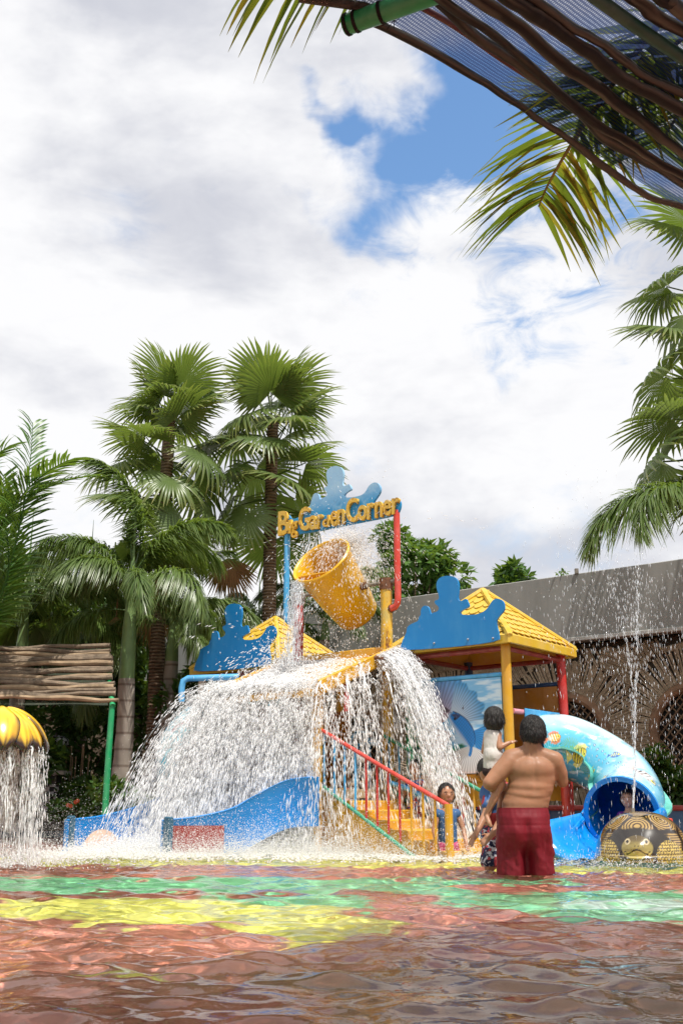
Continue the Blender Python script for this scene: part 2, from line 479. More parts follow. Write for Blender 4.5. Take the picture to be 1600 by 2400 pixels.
# water surface
ax_x = np.concatenate([np.arange(-9.5, -4.6, .14), np.arange(-4.6, -2.4, .036), np.arange(-2.4, 2.6, .021), np.arange(2.6, 5.2, .036), np.arange(5.2, 9.5, .14), [9.5]])
ax_y = np.concatenate([np.arange(-3, 1.8, .14), np.arange(1.8, 6.2, .021), np.arange(6.2, 13.2, .036), np.arange(13.2, 18, .14), [18]])
vx, vy, vf = sheet(ax_x, ax_y)
h = np.zeros_like(vx)
wr = np.random.default_rng(5)
amp_reg = .75 + .9 * fbm(np.stack([vx * .35, vy * .35], 1), 21)
for k in range(46):
    lam = .13 * (1.07 ** k) if k < 24 else wr.uniform(.12, .6)
    ang = wr.normal(-1.57, .75); kx, ky = math.cos(ang) * 2 * math.pi / lam, math.sin(ang) * 2 * math.pi / lam
    ph = wr.uniform(0, 6.28); a = WAVE_AMP * lam ** .8 * min(1, .42 / lam)
    h += a * np.sin(kx * vx + ky * vy + ph + 1.3 * np.sin(.9 * vx + .7 * vy + k))
for (cx, cy_, a, lam, dec) in ((1.50, 8.6, .010, .16, .9), (2.9, 10.0, .012, .15, .8), (-2.6, 9.9, .014, .15, 1.0), (.9, 3.2, .0045, .13, .35), (.15, 4.0, .0045, .14, .4), (1.7, 3.8, .004, .12, .35), (-.2, 2.8, .004, .12, .3)):
    r = np.hypot(vx - cx, vy - cy_); h += a * np.sin(2 * math.pi * r / lam) * np.exp(-(r / dec) ** 1.3)
for k in range(70):                                   # rings left by falling drops
    cx, cy_ = wr.uniform(-2.2, 2.6), 2.3 + 5 * wr.random() ** 1.3; lam = wr.uniform(.085, .15); dec = wr.uniform(.12, .34); a = wr.uniform(.0012, .0032)
    r = np.hypot(vx - cx, vy - cy_); mk = r < dec * 3; h[mk] += a * np.sin(2 * math.pi * r[mk] / lam + wr.uniform(0, 6)) * np.exp(-(r[mk] / dec) ** 1.6)
near_fall = np.exp(-((vx + .6) / 2.6) ** 2 - ((vy - 11.7) / 1.3) ** 2)
h = h * amp_reg + near_fall * .05 * (fbm(np.stack([vx * 7, vy * 7], 1), 31) - .4)
h *= np.clip((inside_pool_max(vx) - vy) / .5, 0, 1)
t = NT('pool_water')
bmp = t.bump(t.noise(11, 3, .5, vec=t.coord('Object')), .22, .02)
gl = t.n('BsdfGlass'); gl.inputs['Roughness'].default_value = 0.0; gl.inputs['IOR'].default_value = WATER_IOR
gl.inputs['Color'].default_value = (.97, .985, .97, 1); t.l(bmp, gl.inputs['Normal'])
water = big_mesh('pool_water', np.stack([vx, vy, h], 1), vf, t.done(gl))
tag(water, kind='structure')
water.cycles.is_caustics_caster = True; floor.cycles.is_caustics_receiver = True; sun_d.cycles.is_caustics_light = True
# pool sides
mb = MB(); k = len(POOL); mb.add([(x, y, DEPTH - .02) for x, y in POOL] + [(x, y, .10) for x, y in POOL], [(i, (i + 1) % k, (i + 1) % k + k, i + k) for i in range(k)])
tag(mb.build('pool_side', paint_mat('dark_blue_pool_side', (.03, .09, .16), .5, .3), None, 0), kind='structure')

def low_wall(name, a, b, h, w, m, mcap, label):
    a, b = Vector(a), Vector(b); d = (b - a).normalized(); n = Vector((-d.y, d.x, 0)); c = (a + b) / 2
    o = thing(name, (c.x, c.y, DEPTH), label, 'wall')
    MB().box((c.x, c.y, (DEPTH + h) / 2), ((b - a).length, w, h - DEPTH), (d, n, Vector((0, 0, 1)))).build('wall_face', m, o)
    MB().box((c.x, c.y, h + .035), ((b - a).length + .04, w + .07, .07), (d, n, Vector((0, 0, 1))), .015).build('coping', mcap, o)
    return o
low_wall('pool_wall', (.9, 15.55, 0), (8.5, 13.2, 0), .44, .25, M['wall_blue'] if 'wall_blue' in M else paint_mat('blue_pool_wall', (.03, .11, .22), .5, .3), M['maroon'], 'low dark blue pool wall with maroon coping behind the turtle')
# ------------------------------------------------------------------ the long building behind: grey fascia, twig-clad wall, round lattice windows
A = P(1600, 1474, 16.6); B = P(285, 1611, 24.9)
zf = (A.z + B.z) / 2; A.z = B.z = 0
wd = (A - B).normalized(); wnrm = Vector((wd.y, -wd.x, 0))          # along the wall to the right; towards the camera
A2 = A + wd * 6; B2 = B - wd * 10
fh = P(1600, 1311, 16.6).z - zf
bld = thing('long_building', ((A.x + B.x) / 2, (A.y + B.y) / 2, 0.1), 'long low building with grey fascia and wall clad in dry twigs', 'building')
L_ = (A2 - B2).length; mid = (A2 + B2) / 2; UP = Vector((0, 0, 1))
t = NT('fascia_render')
n1 = t.noise(.8, 5, .6, stretch=(1, 1, .35)); n2 = t.noise(2.2, 6, .65, stretch=(1, 1, .1)); n3 = t.noise(.25, 3)
c = t.mix(t.rng(n1, .3, .7), (.22, .22, .205), (.31, .305, .285)); c = t.mix(t.rng(n2, .48, .72, 0, .6), c, (.15, .147, .13)); c = t.mix(t.rng(n3, .4, .65, 0, .35), c, (.36, .355, .34))
fm = t.done(t.bsdf(c, .7, t.bump(t.noise(9, 5), .15, .01), .35))
MB().box(mid + wnrm * -.12 + UP * (zf + fh / 2), (L_, .24, fh), (wd, wnrm, UP), .012).build('fascia', fm, bld)
MB().box(mid + wnrm * .012 + UP * (zf + .035), (L_, .05, .07), (wd, wnrm, UP), .008).build('drip_edge', plain_mat('pale_drip_edge', (.5, .49, .46), .6, .15, 3), bld)
MB().box(mid - wnrm * 3.2 + UP * (zf + fh - .35), (L_, 5.8, .12), (wd, wnrm, UP)).build('roof_slab', M['concrete'], bld)
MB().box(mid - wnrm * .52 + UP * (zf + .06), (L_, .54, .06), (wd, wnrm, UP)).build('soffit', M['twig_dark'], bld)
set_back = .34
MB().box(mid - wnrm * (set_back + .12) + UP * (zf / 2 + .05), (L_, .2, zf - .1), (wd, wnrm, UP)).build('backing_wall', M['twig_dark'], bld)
MB().box(mid - wnrm * 6 + UP * ((zf + fh) / 2 - .3), (L_, .2, zf + fh - .7), (wd, wnrm, UP)).build('rear_wall', M['concrete'], bld)
# a short post and a weed on the parapet
q = PV(1350, 1338, A, wd); MB().box((q.x, q.y, zf + fh + .04), (.06, .06, .09)).build('vent_stub', M['steel'], bld)
wo = A - wnrm * set_back                                             # wall face plane
def wall_pt(a, z, out=0.0): return wo + wd * a + UP * z + wnrm * out
def wall_uv(px, py):
    q = PV(px, py, wo, wd); return (q - wo).dot(wd), q.z
def rock(n, seed): return np.random.default_rng(seed)
wins = []
for (px, py, r) in ((1330, 1735, .78), (1640, 1715, .78)):
    u, z = wall_uv(px, py); wins.append((u, z, r))
# more of the same windows along the wall, at the same spacing
sp_ = wins[1][0] - wins[0][0]
for k in range(1, 4): wins.append((wins[0][0] - sp_ * k, wins[0][1], .78))
tw = []                                                             # (p0, p1, radius)
tr_ = np.random.default_rng(3)
zmin, zmax = .1, zf
def stick(u0, z0, u1, z1, r, out):
    tw.append((wall_pt(u0, z0, out), wall_pt(u1, z1, out + tr_.uniform(-.01, .012)), r))
def cell_clear(u, z, rr): return all((u - a) ** 2 + (z - b) ** 2 > rr * rr for a, b, r in wins)
ring_out = {}
for wi, (a, b, r) in enumerate(wins):
    n = 235
    for i in range(n):                                              # sticks radiating from the window
        w = 2 * math.pi * (i + tr_.uniform(-.3, .3)) / n; r0 = r + .02; r1 = r + .62 + tr_.uniform(-.06, .10)
        w2 = w + tr_.normal(0, .02)
        z0, z1 = b + r0 * math.sin(w), b + r1 * math.sin(w2)
        if z1 < zmin or z1 > zmax: continue
        stick(a + r0 * math.cos(w), z0, a + r1 * math.cos(w2), z1, tr_.uniform(.013, .024), .03)
# the rest: parquet-like triangles of parallel sticks
cells = []
for gu in np.arange(-22, 7, .85):
    for gz in np.arange(.1, zf + .5, .62):
        cells.append((gu + tr_.uniform(-.15, .15), gz + tr_.uniform(-.12, .12), tr_.choice([0.15, -.12, .75, -.75, 1.15, -1.1, .45, -.4])))
for (cu, cz, an) in cells:
    ca, sa = math.cos(an), math.sin(an)
    for k in np.arange(-.70, .70, .034):
        ln = .62 - .15 * abs(k) + tr_.uniform(-.08, .08)
        u0, z0 = cu - sa * k - ca * ln, cz + ca * k - sa * ln; u1, z1 = cu - sa * k + ca * ln, cz + ca * k + sa * ln
        if min(z0, z1) < zmin or max(z0, z1) > zmax - .02: continue
        best = run = None                                           # keep the longest stretch clear of the window fans
        for q in range(13):
            f = q / 12; ok = cell_clear(u0 + (u1 - u0) * f, z0 + (z1 - z0) * f, 1.37)
            if ok: run = (run[0], f) if run else (f, f)
            if (not ok or q == 12) and run:
                if best is None or run[1] - run[0] > best[1] - best[0]: best = run
                run = None
        if best is None or best[1] - best[0] < .2: continue
        stick(u0 + (u1 - u0) * best[0], z0 + (z1 - z0) * best[0], u0 + (u1 - u0) * best[1], z0 + (z1 - z0) * best[1], tr_.uniform(.012, .022), tr_.uniform(-.005, .02) + .012 * (int(cu * 37 + cz * 91) % 3))
mb = MB()
for p0, p1, r in tw: mb.tube([p0, (p0 + p1) / 2 + Vector((0, 0, tr_.normal(0, .008))), p1], r, 5, True)
t = NT('dry_twig_cladding')
n1 = t.noise(3, 5, .6); n2 = t.noise(22, 4, .6)
c = t.mix(t.rng(n1, .3, .7), (.30, .225, .15), (.52, .42, .30)); c = t.mix(t.rng(n2, .4, .75, 0, .7), c, (.12, .085, .06))
tag(mb.build('twig_cladding', t.done(t.bsdf(c, .85, t.bump(n2, .4, .01), .25)), bld), 'dry twigs laid in fans and parquet on the wall', kind='stuff')
for (a, b, r) in wins:
    ringp = [wall_pt(a + (r - .03) * math.cos(w) * 1.0, b + (r - .03) * math.sin(w), .05) for w in np.linspace(0, 2 * math.pi, 41)]
    wnd = MB().tube(ringp, .085, 8, False).build('round_window', M['wood_frame'], bld)
    disk = MB(); disk.add([wall_pt(a + (r) * math.cos(w), b + r * math.sin(w), -.005) for w in np.linspace(0, 2 * math.pi, 33)[:-1]], [tuple(range(32))])
    disk.build('opening_shade_disc', M['dark'], wnd)  # flat black disc over the backing, painted as the room's shade
    for sgn in (1, -1):
        for k in np.arange(-r + .1, r - .05, .105):
            hl = math.sqrt(max(0, (r - .05) ** 2 - k * k))
            if hl < .08: continue
            dx, dz = math.cos(.85 * sgn), math.sin(.85 * sgn)
            p0 = wall_pt(a - dz * k - dx * hl, b + dx * k - dz * hl, .02 + .012 * sgn); p1 = wall_pt(a - dz * k + dx * hl, b + dx * k + dz * hl, .02 + .012 * sgn)
            MB().tube([p0, p1], .014, 5).build('lattice_bar', M['lattice'], wnd)
# ------------------------------------------------------------------ the play structure; its frame is turned 39 degrees
TH = R(39)
e1 = Vector((math.cos(TH), -math.sin(TH), 0)); e2 = Vector((math.sin(TH), math.cos(TH), 0)); UP = Vector((0, 0, 1))
def loc(O, a, b, z): return Vector((O.x, O.y, 0)) + e1 * a + e2 * b + UP * z
AX = (e1, e2, UP)
N = Vector((1.921, 12.0, 0))
board_px = [(75,728),(80,680),(100,620),(128,570),(130,530),(150,505),(190,485),(228,472),(235,430),(250,425),(248,380),(262,348),(290,338),(315,352),(325,385),(335,418),(350,400),(375,395),(395,385),(405,365),(398,345),(375,330),(365,310),(372,295),(395,292),(405,275),(400,245),(385,200),(380,150),(400,110),(440,90),(490,86),(535,95),(562,125),(572,170),(568,230),(562,280),(575,300),(600,300),(620,283),(640,285),(645,305),(660,335),(655,355),(620,370),(595,385),(583,400),(592,415),(640,420),(700,418),(760,405),(800,380),(830,345),(855,300),(885,280),(920,283),(950,305),(960,345),(955,385),(925,420),(900,450),(890,475),(895,520),(912,580),(915,657)]
def smooth_outline(pts, it=2):
    pts = [Vector((a, b)) for a, b in pts]
    for _ in range(it):
        q = []; k = len(pts)
        for i in range(k):
            a, b = pts[i], pts[(i + 1) % k]
            q += [a * .75 + b * .25, a * .25 + b * .75]
        pts = q
    return [(p.x, p.y) for p in pts]
Ob = Vector((N.x, N.y, 0)) - e2 * .10 + e1 * .0
board_az = []
for x, y in board_px:
    q = PV(930 + x * .2742, 1330 + y * .2742, Ob, e1); board_az.append(((q - Ob).dot(e1), q.z))
BOARD_Z = min(z for a, z in board_az)
def poly_mesh(outline, O, d, thick, name, m, parent, n=None):
    """a cut board: front and back filled as one concave polygon each, with its sawn edge"""
    n = n or Vector((d.y, -d.x, 0)); bm = bmesh.new(); off = offset_of(parent)
    vs_ = [bm.verts.new(O + d * a + UP * z + n * (thick / 2) - off) for a, z in outline]
    f = bm.faces.new(vs_); r = bmesh.ops.extrude_face_region(bm, geom=[f])
    for v in [g for g in r['geom'] if isinstance(g, bmesh.types.BMVert)]: v.co -= n * thick
    bmesh.ops.triangulate(bm, faces=[f for f in bm.faces if len(f.verts) > 4]); bmesh.ops.recalc_face_normals(bm, faces=bm.faces)
    me = bpy.data.meshes.new(name); bm.to_mesh(me); bm.free()
    return link(name, me, m, parent)
t = NT('blue_cut_board'); 
n1 = t.noise(5, 6, .6, stretch=(1, 1, .3)); n2 = t.noise(9, 6, .7)
c = t.mix(t.rng(n1, .45, .75, 0, .5), (.004, .20, .52), (.06, .30, .58)); c = t.mix(t.rng(n2, .60, .74, 0, .4), c, (.18, .33, .52)); 
M['board'] = t.done(t.bsdf(c, .3, t.bump(n2, .08, .003), .5))
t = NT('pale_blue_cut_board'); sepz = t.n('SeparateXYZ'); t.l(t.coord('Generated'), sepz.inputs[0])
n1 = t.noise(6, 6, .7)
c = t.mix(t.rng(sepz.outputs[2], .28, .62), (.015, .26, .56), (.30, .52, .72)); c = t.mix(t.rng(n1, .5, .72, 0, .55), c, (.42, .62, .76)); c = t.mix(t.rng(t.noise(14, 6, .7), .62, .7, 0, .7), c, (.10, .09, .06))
M['signboard'] = t.done(t.bsdf(c, .4, t.bump(n1, .1, .003), .4))

def scale_mesh(s, drop=.0):
    """one roof shingle: a tongue with a rounded lower end, slightly dished; x across, y down the slope, z out"""
    v = []; pr = [(-.5, 0), (-.5, .55), (-.42, .8), (-.22, .97), (0, 1.03), (.22, .97), (.42, .8), (.5, .55), (.5, 0)]
    for z in (0, 1):
        for x, y in pr:
            v.append((x * .98, y, (.16 * y + .10 * (1 - (2 * x) ** 2) * (y > .1)) if z else (.16 * y - .08)))
    k = len(pr); f = [tuple(range(2 * k - 1, k - 1, -1))] + [(i, (i + 1) % k, (i + 1) % k + k, i + k) for i in range(k)]
    me = bpy.data.meshes.new('shingle'); me.from_pydata(v, [], f)
    me.polygons.foreach_set('use_smooth', [True] * len(me.polygons)); me.set_sharp_from_angle(angle=R(40)); return me
SHINGLE = scale_mesh(1); SHINGLE.materials.append(M['yellow_roof'])

def pavilion(N, s, eave, rise, label, posts, kz=1.0, back_panel=True, bscale=1.0):
    """square pavilion: near corner N; posts are N, left, right, back"""
    base = Vector((N.x, N.y, DEPTH))
    p = thing('pavilion', base, label, 'pavilion')
    cs = {'near': (0, 0), 'left': (-s, 0), 'right': (0, s), 'back': (-s, s)}
    for k, (a, b) in cs.items():
        q = loc(N, a, b, 0); MB().tube([q + UP * DEPTH, q + UP * (eave + .05)], .058 * bscale, 14).build('post', M[posts[k]], p)
    ov = .13
    A_ = loc(N, -s / 2, s / 2, eave + rise)
    cor = [loc(N, ov, -ov, eave), loc(N, ov, s + ov, eave), loc(N, -s - ov, s + ov, eave), loc(N, -s - ov, -ov, eave)]
    # roof shell, with a small flat cap, a deep edge band and hip ridges
    mb = MB(); up = .10
    top = [c + UP * up for c in cor]
    mb.add([*top, A_ + UP * up], [(0, 1, 4), (1, 2, 4), (2, 3, 4), (3, 0, 4)])
    inn = [c + (A_ - c) * .04 for c in cor]
    mb.add([*cor, A_ + UP * .02], [(1, 0, 4), (2, 1, 4), (3, 2, 4), (0, 3, 4)])
    mb.add([*cor, *top], [(i, (i + 1) % 4, (i + 1) % 4 + 4, i + 4) for i in range(4)])
    roof = mb.build('roof', M['yellow_roof'], p, smooth=0)
    for i in range(4):
        a = top[i]; b = A_ + UP * up
        dh = (b - a).normalized()
        MB().tube([a - dh * .02, a + UP * .012, b + UP * .012], [.035, .045, .04], 8).build('hip_ridge', M['yellow_roof'], roof)
        j = (i + 1) % 4; ed = (top[j] - top[i]).normalized()
        outw = ed.cross(UP); outw = outw if outw.dot(top[i] - A_) > 0 else -outw
        MB().box((top[i] + top[j]) / 2 - UP * .045 + outw * .012, ((top[j] - top[i]).length + .03, .035, .115), (ed, outw, UP), .012).build('eave_band', M['yellow_roof'], roof)
    rows = 8
    for i in range(4):
        j = (i + 1) % 4; a, b, apex = top[i], top[j], A_ + UP * up
        ed = (b - a); m_ = (a + b) / 2; dn = (m_ - apex); sl = dn.length; dn.normalize(); edn = ed.normalized()
        nrm = edn.cross(dn); nrm = nrm if nrm.z > 0 else -nrm
        if nrm.y > .25 and True: rws = 0      # the two rear slopes face away from the place
        else: rws = rows
        for r_ in range(rws):
            f0 = (r_ + .35) / (rows + .35); wlen = ed.length * (f0 + .06); cnt = max(1, int(wlen / .135)); wdt = .135
            hgt = sl / rows * (1.25 if r_ < rows - 1 else .98)
            for k in range(cnt + 1):
                xo = (k - cnt / 2 + (.25 if r_ % 2 else -.25)) * wdt
                lim = ed.length / 2 * (f0 + .10) - wdt * .45
                if abs(xo) > lim: continue
                o = bpy.data.objects.new('shingle', SHINGLE); C.objects.link(o); o.parent = roof
                org = apex + dn * ((sl - .05) * r_ / rows + .0) + edn * xo + nrm * .010 - offset_of(p)
                m4 = Matrix(((edn.x, dn.x, nrm.x, 0), (edn.y, dn.y, nrm.y, 0), (edn.z, dn.z, nrm.z, 0), (0, 0, 0, 1)))
                jit = random.uniform(-.03, .03)
                o.matrix_local = Matrix.Translation(org) @ m4 @ Matrix.Rotation(jit, 4, 'Z') @ Matrix.Diagonal((wdt, hgt, .075 * random.uniform(.7, 1.2), 1))
    # cut-out board on the front eave
    O = loc(N, 0, -ov - .075, 0)
    pts = smooth_outline([((a - .0) * bscale, eave + .0 + (z - BOARD_Z) * bscale) for a, z in board_az], 2)
    bd = poly_mesh(pts, O, e1, .03, 'cut_out_board', M['board'], p)
    for a, zz in ((-1.34, .06), (-.85, .08), (-.37, .08), (-.03, .06)):
        q = O + e1 * (a * bscale) - e2 * .02 + UP * (eave + zz); MB().ball(q, .014, 8, 6).build('bolt', M['bolt'], bd)
    # dark ceiling frame
    for (a0, b0, a1, b1) in ((0, 0, -s, 0), (0, 0, 0, s), (-s, 0, -s, s), (0, s, -s, s)):
        q0, q1 = loc(N, a0, b0, eave - .03), loc(N, a1, b1, eave - .03)
        MB().tube([q0, q1], .032, 8).build('eave_rail', M['maroon'], p)
    return p, cs

EAVE = PV(1185, 1509, Ob, e1).z
RISE = P(1137, 1385, 12.95).z - EAVE - .10
S = 1.38
pav, cs = pavilion(N, S, EAVE, RISE, 'yellow shingled pavilion with painted fish panel beside the blue tube slide', {'near': 'yellow', 'left': 'green', 'right': 'red', 'back': 'blue_dark'})
DECK = .86
MB().box(loc(N, -S / 2, S / 2, DECK - .04), (S + .1, S + .1, .08), AX).build('deck', M['orange'], pav)
# fish panel on the front face, painted
zt = PV(1168, 1587, N, e1).z; zb = PV(1150, 1812, N, e1).z
pw, ph = S - .14, zt - zb
nu, nv = 230, 200
U, V = np.meshgrid(np.linspace(0, 1, nu), np.linspace(0, 1, nv))          # u to the right, v upwards
u, v = U.ravel(), V.ravel(); uv = np.stack([u, v], 1)
col = np.zeros((len(u), 3))
def mixc(col, c, f): return col * (1 - f[:, None]) + np.array(c) * f[:, None]
skyb = fbm(np.stack([u * 5, v * 22], 1), 2)
col[:] = np.array(lin(120, 185, 228)); col = mixc(col, lin(205, 228, 243), sstep(skyb, .42, .68)); col = mixc(col, lin(70, 150, 215), sstep(1 - v, .35, 1.) * .55)
reef = sstep(.46 - .55 * u + .16 * (fbm(uv * 7, 8) - .5) * 2 - v * .9 + .08, 0, .06)
col = mixc(col, lin(40, 130, 80), reef); col = mixc(col, lin(20, 96, 74), reef * sstep(fbm(uv * 22, 12), .5, .6)); col = mixc(col, lin(120, 88, 40), reef * sstep(fbm(uv * 9, 15), .6, .66))
col = mixc(col, lin(56, 130, 96), sstep(.07 - v, 0, .02))
def fan(col, cx, cy, a0, a1, r0, r1, cin, cout, rays=26, edge=.06, tipc=None, seed=0):
    dx, dy = (u - cx), (v - cy) * ph / pw; r = np.hypot(dx, dy); a = np.arctan2(dy, dx); a = np.where(a < a0 - .2, a + 2 * math.pi, a)
    t_ = (a - a0) / (a1 - a0)
    rr = r1 * (1 + edge * np.sin(t_ * rays * .9 + seed) + .10 * (fbm(np.stack([t_ * 9, r * 0], 1), seed + 3) - .5))
    f = sstep(t_, -.03, .03) * (1 - sstep(t_, .97, 1.03)) * sstep(r, r0 * .6, r0) * (1 - sstep(r, rr * .97, rr * 1.03))
    g = np.clip(r / r1, 0, 1); stripe = .5 + .5 * np.sin(t_ * rays * 6.28 * .6 + 5 * g)
    c0 = np.array(cin)[None] * (1 - g[:, None]) + np.array(cout)[None] * g[:, None]
    c0 = c0 * (.62 + .42 * stripe[:, None])
    if tipc is not None: c0 = c0 * (1 - (sstep(g, .7, 1) * (stripe > .35))[:, None]) + np.array(tipc) * (sstep(g, .7, 1) * (stripe > .35))[:, None]
    return col * (1 - f[:, None]) + c0 * f[:, None]
WH = lin(238, 240, 242); SB = lin(52, 150, 214); PK = lin(220, 176, 172)
col = fan(col, .26, .50, .55, 1.95, .05, .52, PK, SB, 22, .05, None, 1)
col = fan(col, .40, .52, .10, 1.35, .08, .42, WH, lin(60, 150, 208), 26, .05, None, 2)
col = fan(col, .62, .42, -1.0, .35, .05, .33, lin(40, 130, 210), SB, 16, .05, None, 4)
col = fan(col, .66, .30, 3.4, 5.0, .05, .42, WH, lin(240, 220, 215), 26, .05, lin(200, 62, 48), 5)
col = fan(col, .62, .30, 4.2, 5.9, .05, .34, WH, lin(236, 226, 226), 22, .05, lin(196, 60, 48), 6)
col = fan(col, .44, .44, 2.9, 4.2, .03, .26, lin(232, 200, 196), lin(215, 180, 180), 14, .05, None, 7)
# body: a curved blue spindle from the head at left to the tail root at right below
bt = np.linspace(0, 1, 60); bx = .45 + .22 * np.sin(bt * 1.9) - .03 * bt; by = .615 - .42 * bt; bw = .018 + .072 * np.sin(np.clip(bt * 1.12 + .12, 0, 1) * math.pi) ** .8
dist = np.full(len(u), 9.); tt = np.zeros(len(u))
for k in range(60):
    d = np.hypot(u - bx[k], (v - by[k]) * ph / pw) / bw[k]; mk = d < dist; dist[mk] = d[mk]; tt[mk] = bt[k]
fb = 1 - sstep(dist, .92, 1.04)
sc_ = .5 + .5 * np.sin(u * 190) * np.sin(v * 170)
bc = np.array(lin(38, 128, 205))[None] * (.75 + .45 * sc_[:, None])
bc = mixc(bc, lin(225, 235, 240), sstep(dist, .35, .9) * (u < np.interp(tt, bt, bx)) * .6); bc = mixc(bc, lin(18, 40, 70), sstep(dist, .75, 1.0) * (u > np.interp(tt, bt, bx)))
col = col * (1 - fb[:, None]) + bc * fb[:, None]
eye = np.hypot(u - .475, (v - .585) * ph / pw); col = mixc(col, lin(20, 22, 28), 1 - sstep(eye, .012, .017))
bl = sstep(fbm(np.stack([u * 6 + v * 3, v * 9], 1), 33), .60, .66) * (np.hypot(u - .42, v - .72) < .16); col = mixc(col, lin(58, 36, 44), bl * .8)
i = np.arange(nu * nv).reshape(nv, nu); F4 = np.stack([i[:-1, :-1], i[:-1, 1:], i[1:, 1:], i[1:, :-1]], -1).reshape(-1, 4)
Pc = [loc(N, -S + .07, -.012, 0)]; P0 = np.array(Pc[0]); Vp = P0 + np.outer(u * pw, np.array(e1)) + np.outer(zb + v * ph, np.array(UP))
fp = MB().box(loc(N, -S / 2, .006, (zt + zb) / 2), (pw, .024, ph), AX).build('fish_panel', M['blue_light'], pav)
big_mesh('fish_painting', Vp - np.array(e2) * .002, F4, vcol_mat('fish_painting', .3, .08), fp, col)
MB().tube([loc(N, -S, 0, zt + .03), loc(N, 0, 0, zt + .03)], .028, 10).build('top_rail', M['blue_light'], pav)
MB().tube([loc(N, -S, 0, zb - .03), loc(N, 0, 0, zb - .03)], .022, 10).build('bottom_rail', M['maroon'], pav)
# orange rear panel with a dark blue rail, seen under the roof
zr = PV(1260, 1612, loc(N, 0, S, 0), e1).z
MB().box(loc(N, -S / 2, S, (zr + DECK) / 2), (S - .12, .03, zr - DECK), AX).build('rear_panel', M['orange'], pav)
MB().tube([loc(N, -S, S, zr + .03), loc(N, 0, S, zr + .03)], .028, 10).build('top_rail', M['blue_dark'], pav)
# skirt under the deck
MB().box(loc(N, -S / 2, .01, DECK - .22), (S - .1, .03, .28), AX).build('skirt_board', M['yellow'], pav)
MB().box(loc(N, .0, S * .25, DECK - .22), (.03, S * .4, .28), AX).build('skirt_board', M['yellow'], pav)
# pink handrail at the slide entry
zpk = PV(1208, 1667, N + e1 * .03, e2).z
MB().tube([loc(N, .03, .05, zpk), loc(N, .05, S * .98, zpk), loc(N, .05, S * .98, zpk - .28)], .03, 10).build('slide_rail', M['pink'], pav)

# ---- left pavilion, farther back
N2v = P(651, 1560, 15.0); N2 = Vector((N2v.x, N2v.y, 0)); S2 = 1.57
EAVE2 = PV(470, 1581, N2 - e2 * .15, e1).z
RISE2 = P(632, 1450, 16.1).z - EAVE2 - .10
pav2, _ = pavilion(N2, S2, EAVE2, RISE2, 'yellow shingled pavilion half hidden by the white cascade', {'near': 'yellow', 'left': 'cream', 'right': 'red', 'back': 'blue_dark'}, bscale=S2 / S)
MB().box(loc(N2, -S2 / 2, S2 / 2, .82), (S2 + .1, S2 + .1, .08), AX).build('deck', M['orange'], pav2)
MB().box(loc(N2, 0, S2 / 2, 1.3), (.03, S2 - .1, .9), AX).build('side_panel', M['orange'], pav2)
q = [P(560, 1586, 14.7), P(440, 1590, 14.6), P(430, 1596, 14.6), P(426, 1612, 14.6), P(426, 1645, 14.6)]
MB().tube(q, .045, 12).build('shower_pipe', M['blue_light'], pav2)

# ------------------------------------------------------------------ bucket tower
F_ = Vector((-.28, 11.9, 0)); RT = F_ + e2 * 1.36; LT = RT - e1 * 1.5; FL_ = F_ - e1 * 1.5
tw_ = thing('bucket_tower', (RT.x - .5, RT.y, DEPTH), 'tower of yellow and red posts with sloping yellow water tray below the bucket', 'tower')
AXZ = P(897, 1366, RT.y).z; AXZL = P(699, 1397, LT.y).z; AXZ = (AXZ + AXZL) / 2
TB = P(905, 1535, RT.y).z; TF = P(742, 1612, F_.y).z
def post(q, z0, z1, r, m, nm='post'): return MB().tube([Vector((q.x, q.y, z0)), Vector((q.x, q.y, z1))], r, 14).build(nm, M[m], tw_)
t = NT('peeling_yellow_paint'); n1 = t.noise(5, 6, .65, stretch=(1, 1, .4)); n2 = t.noise(11, 6, .7, stretch=(1, 1, .3))
c = t.mix(t.rng(n1, .46, .62), (.74, .42, .015), (.52, .40, .12)); c = t.mix(t.rng(n2, .55, .64), c, (.20, .07, .02))
M['yellow_peel'] = t.done(t.bsdf(c, .45, t.bump(n2, .2, .004), .4))
post(RT, DEPTH, AXZ + .02, .075, 'yellow_peel'); post(LT, DEPTH, AXZ + .02, .072, 'red'); post(F_, DEPTH, TF + .02, .07, 'yellow'); post(FL_, DEPTH, TF + .02, .07, 'yellow')
pb = P(797, 1640, 14.3); post(Vector((pb.x, pb.y, 0)), DEPTH, 2.2, .055, 'yellow')
for q in (RT, LT):
    MB().tube([Vector((q.x, q.y, AXZ - .10)), Vector((q.x, q.y, AXZ + .05))], .088, 12).build('bearing', M['rust'], tw_)
axle = MB().tube([LT - e1 * .16 + UP * AXZ, RT + e1 * .22 + UP * AXZ], .026, 10).build('axle', M['steel'], tw_)
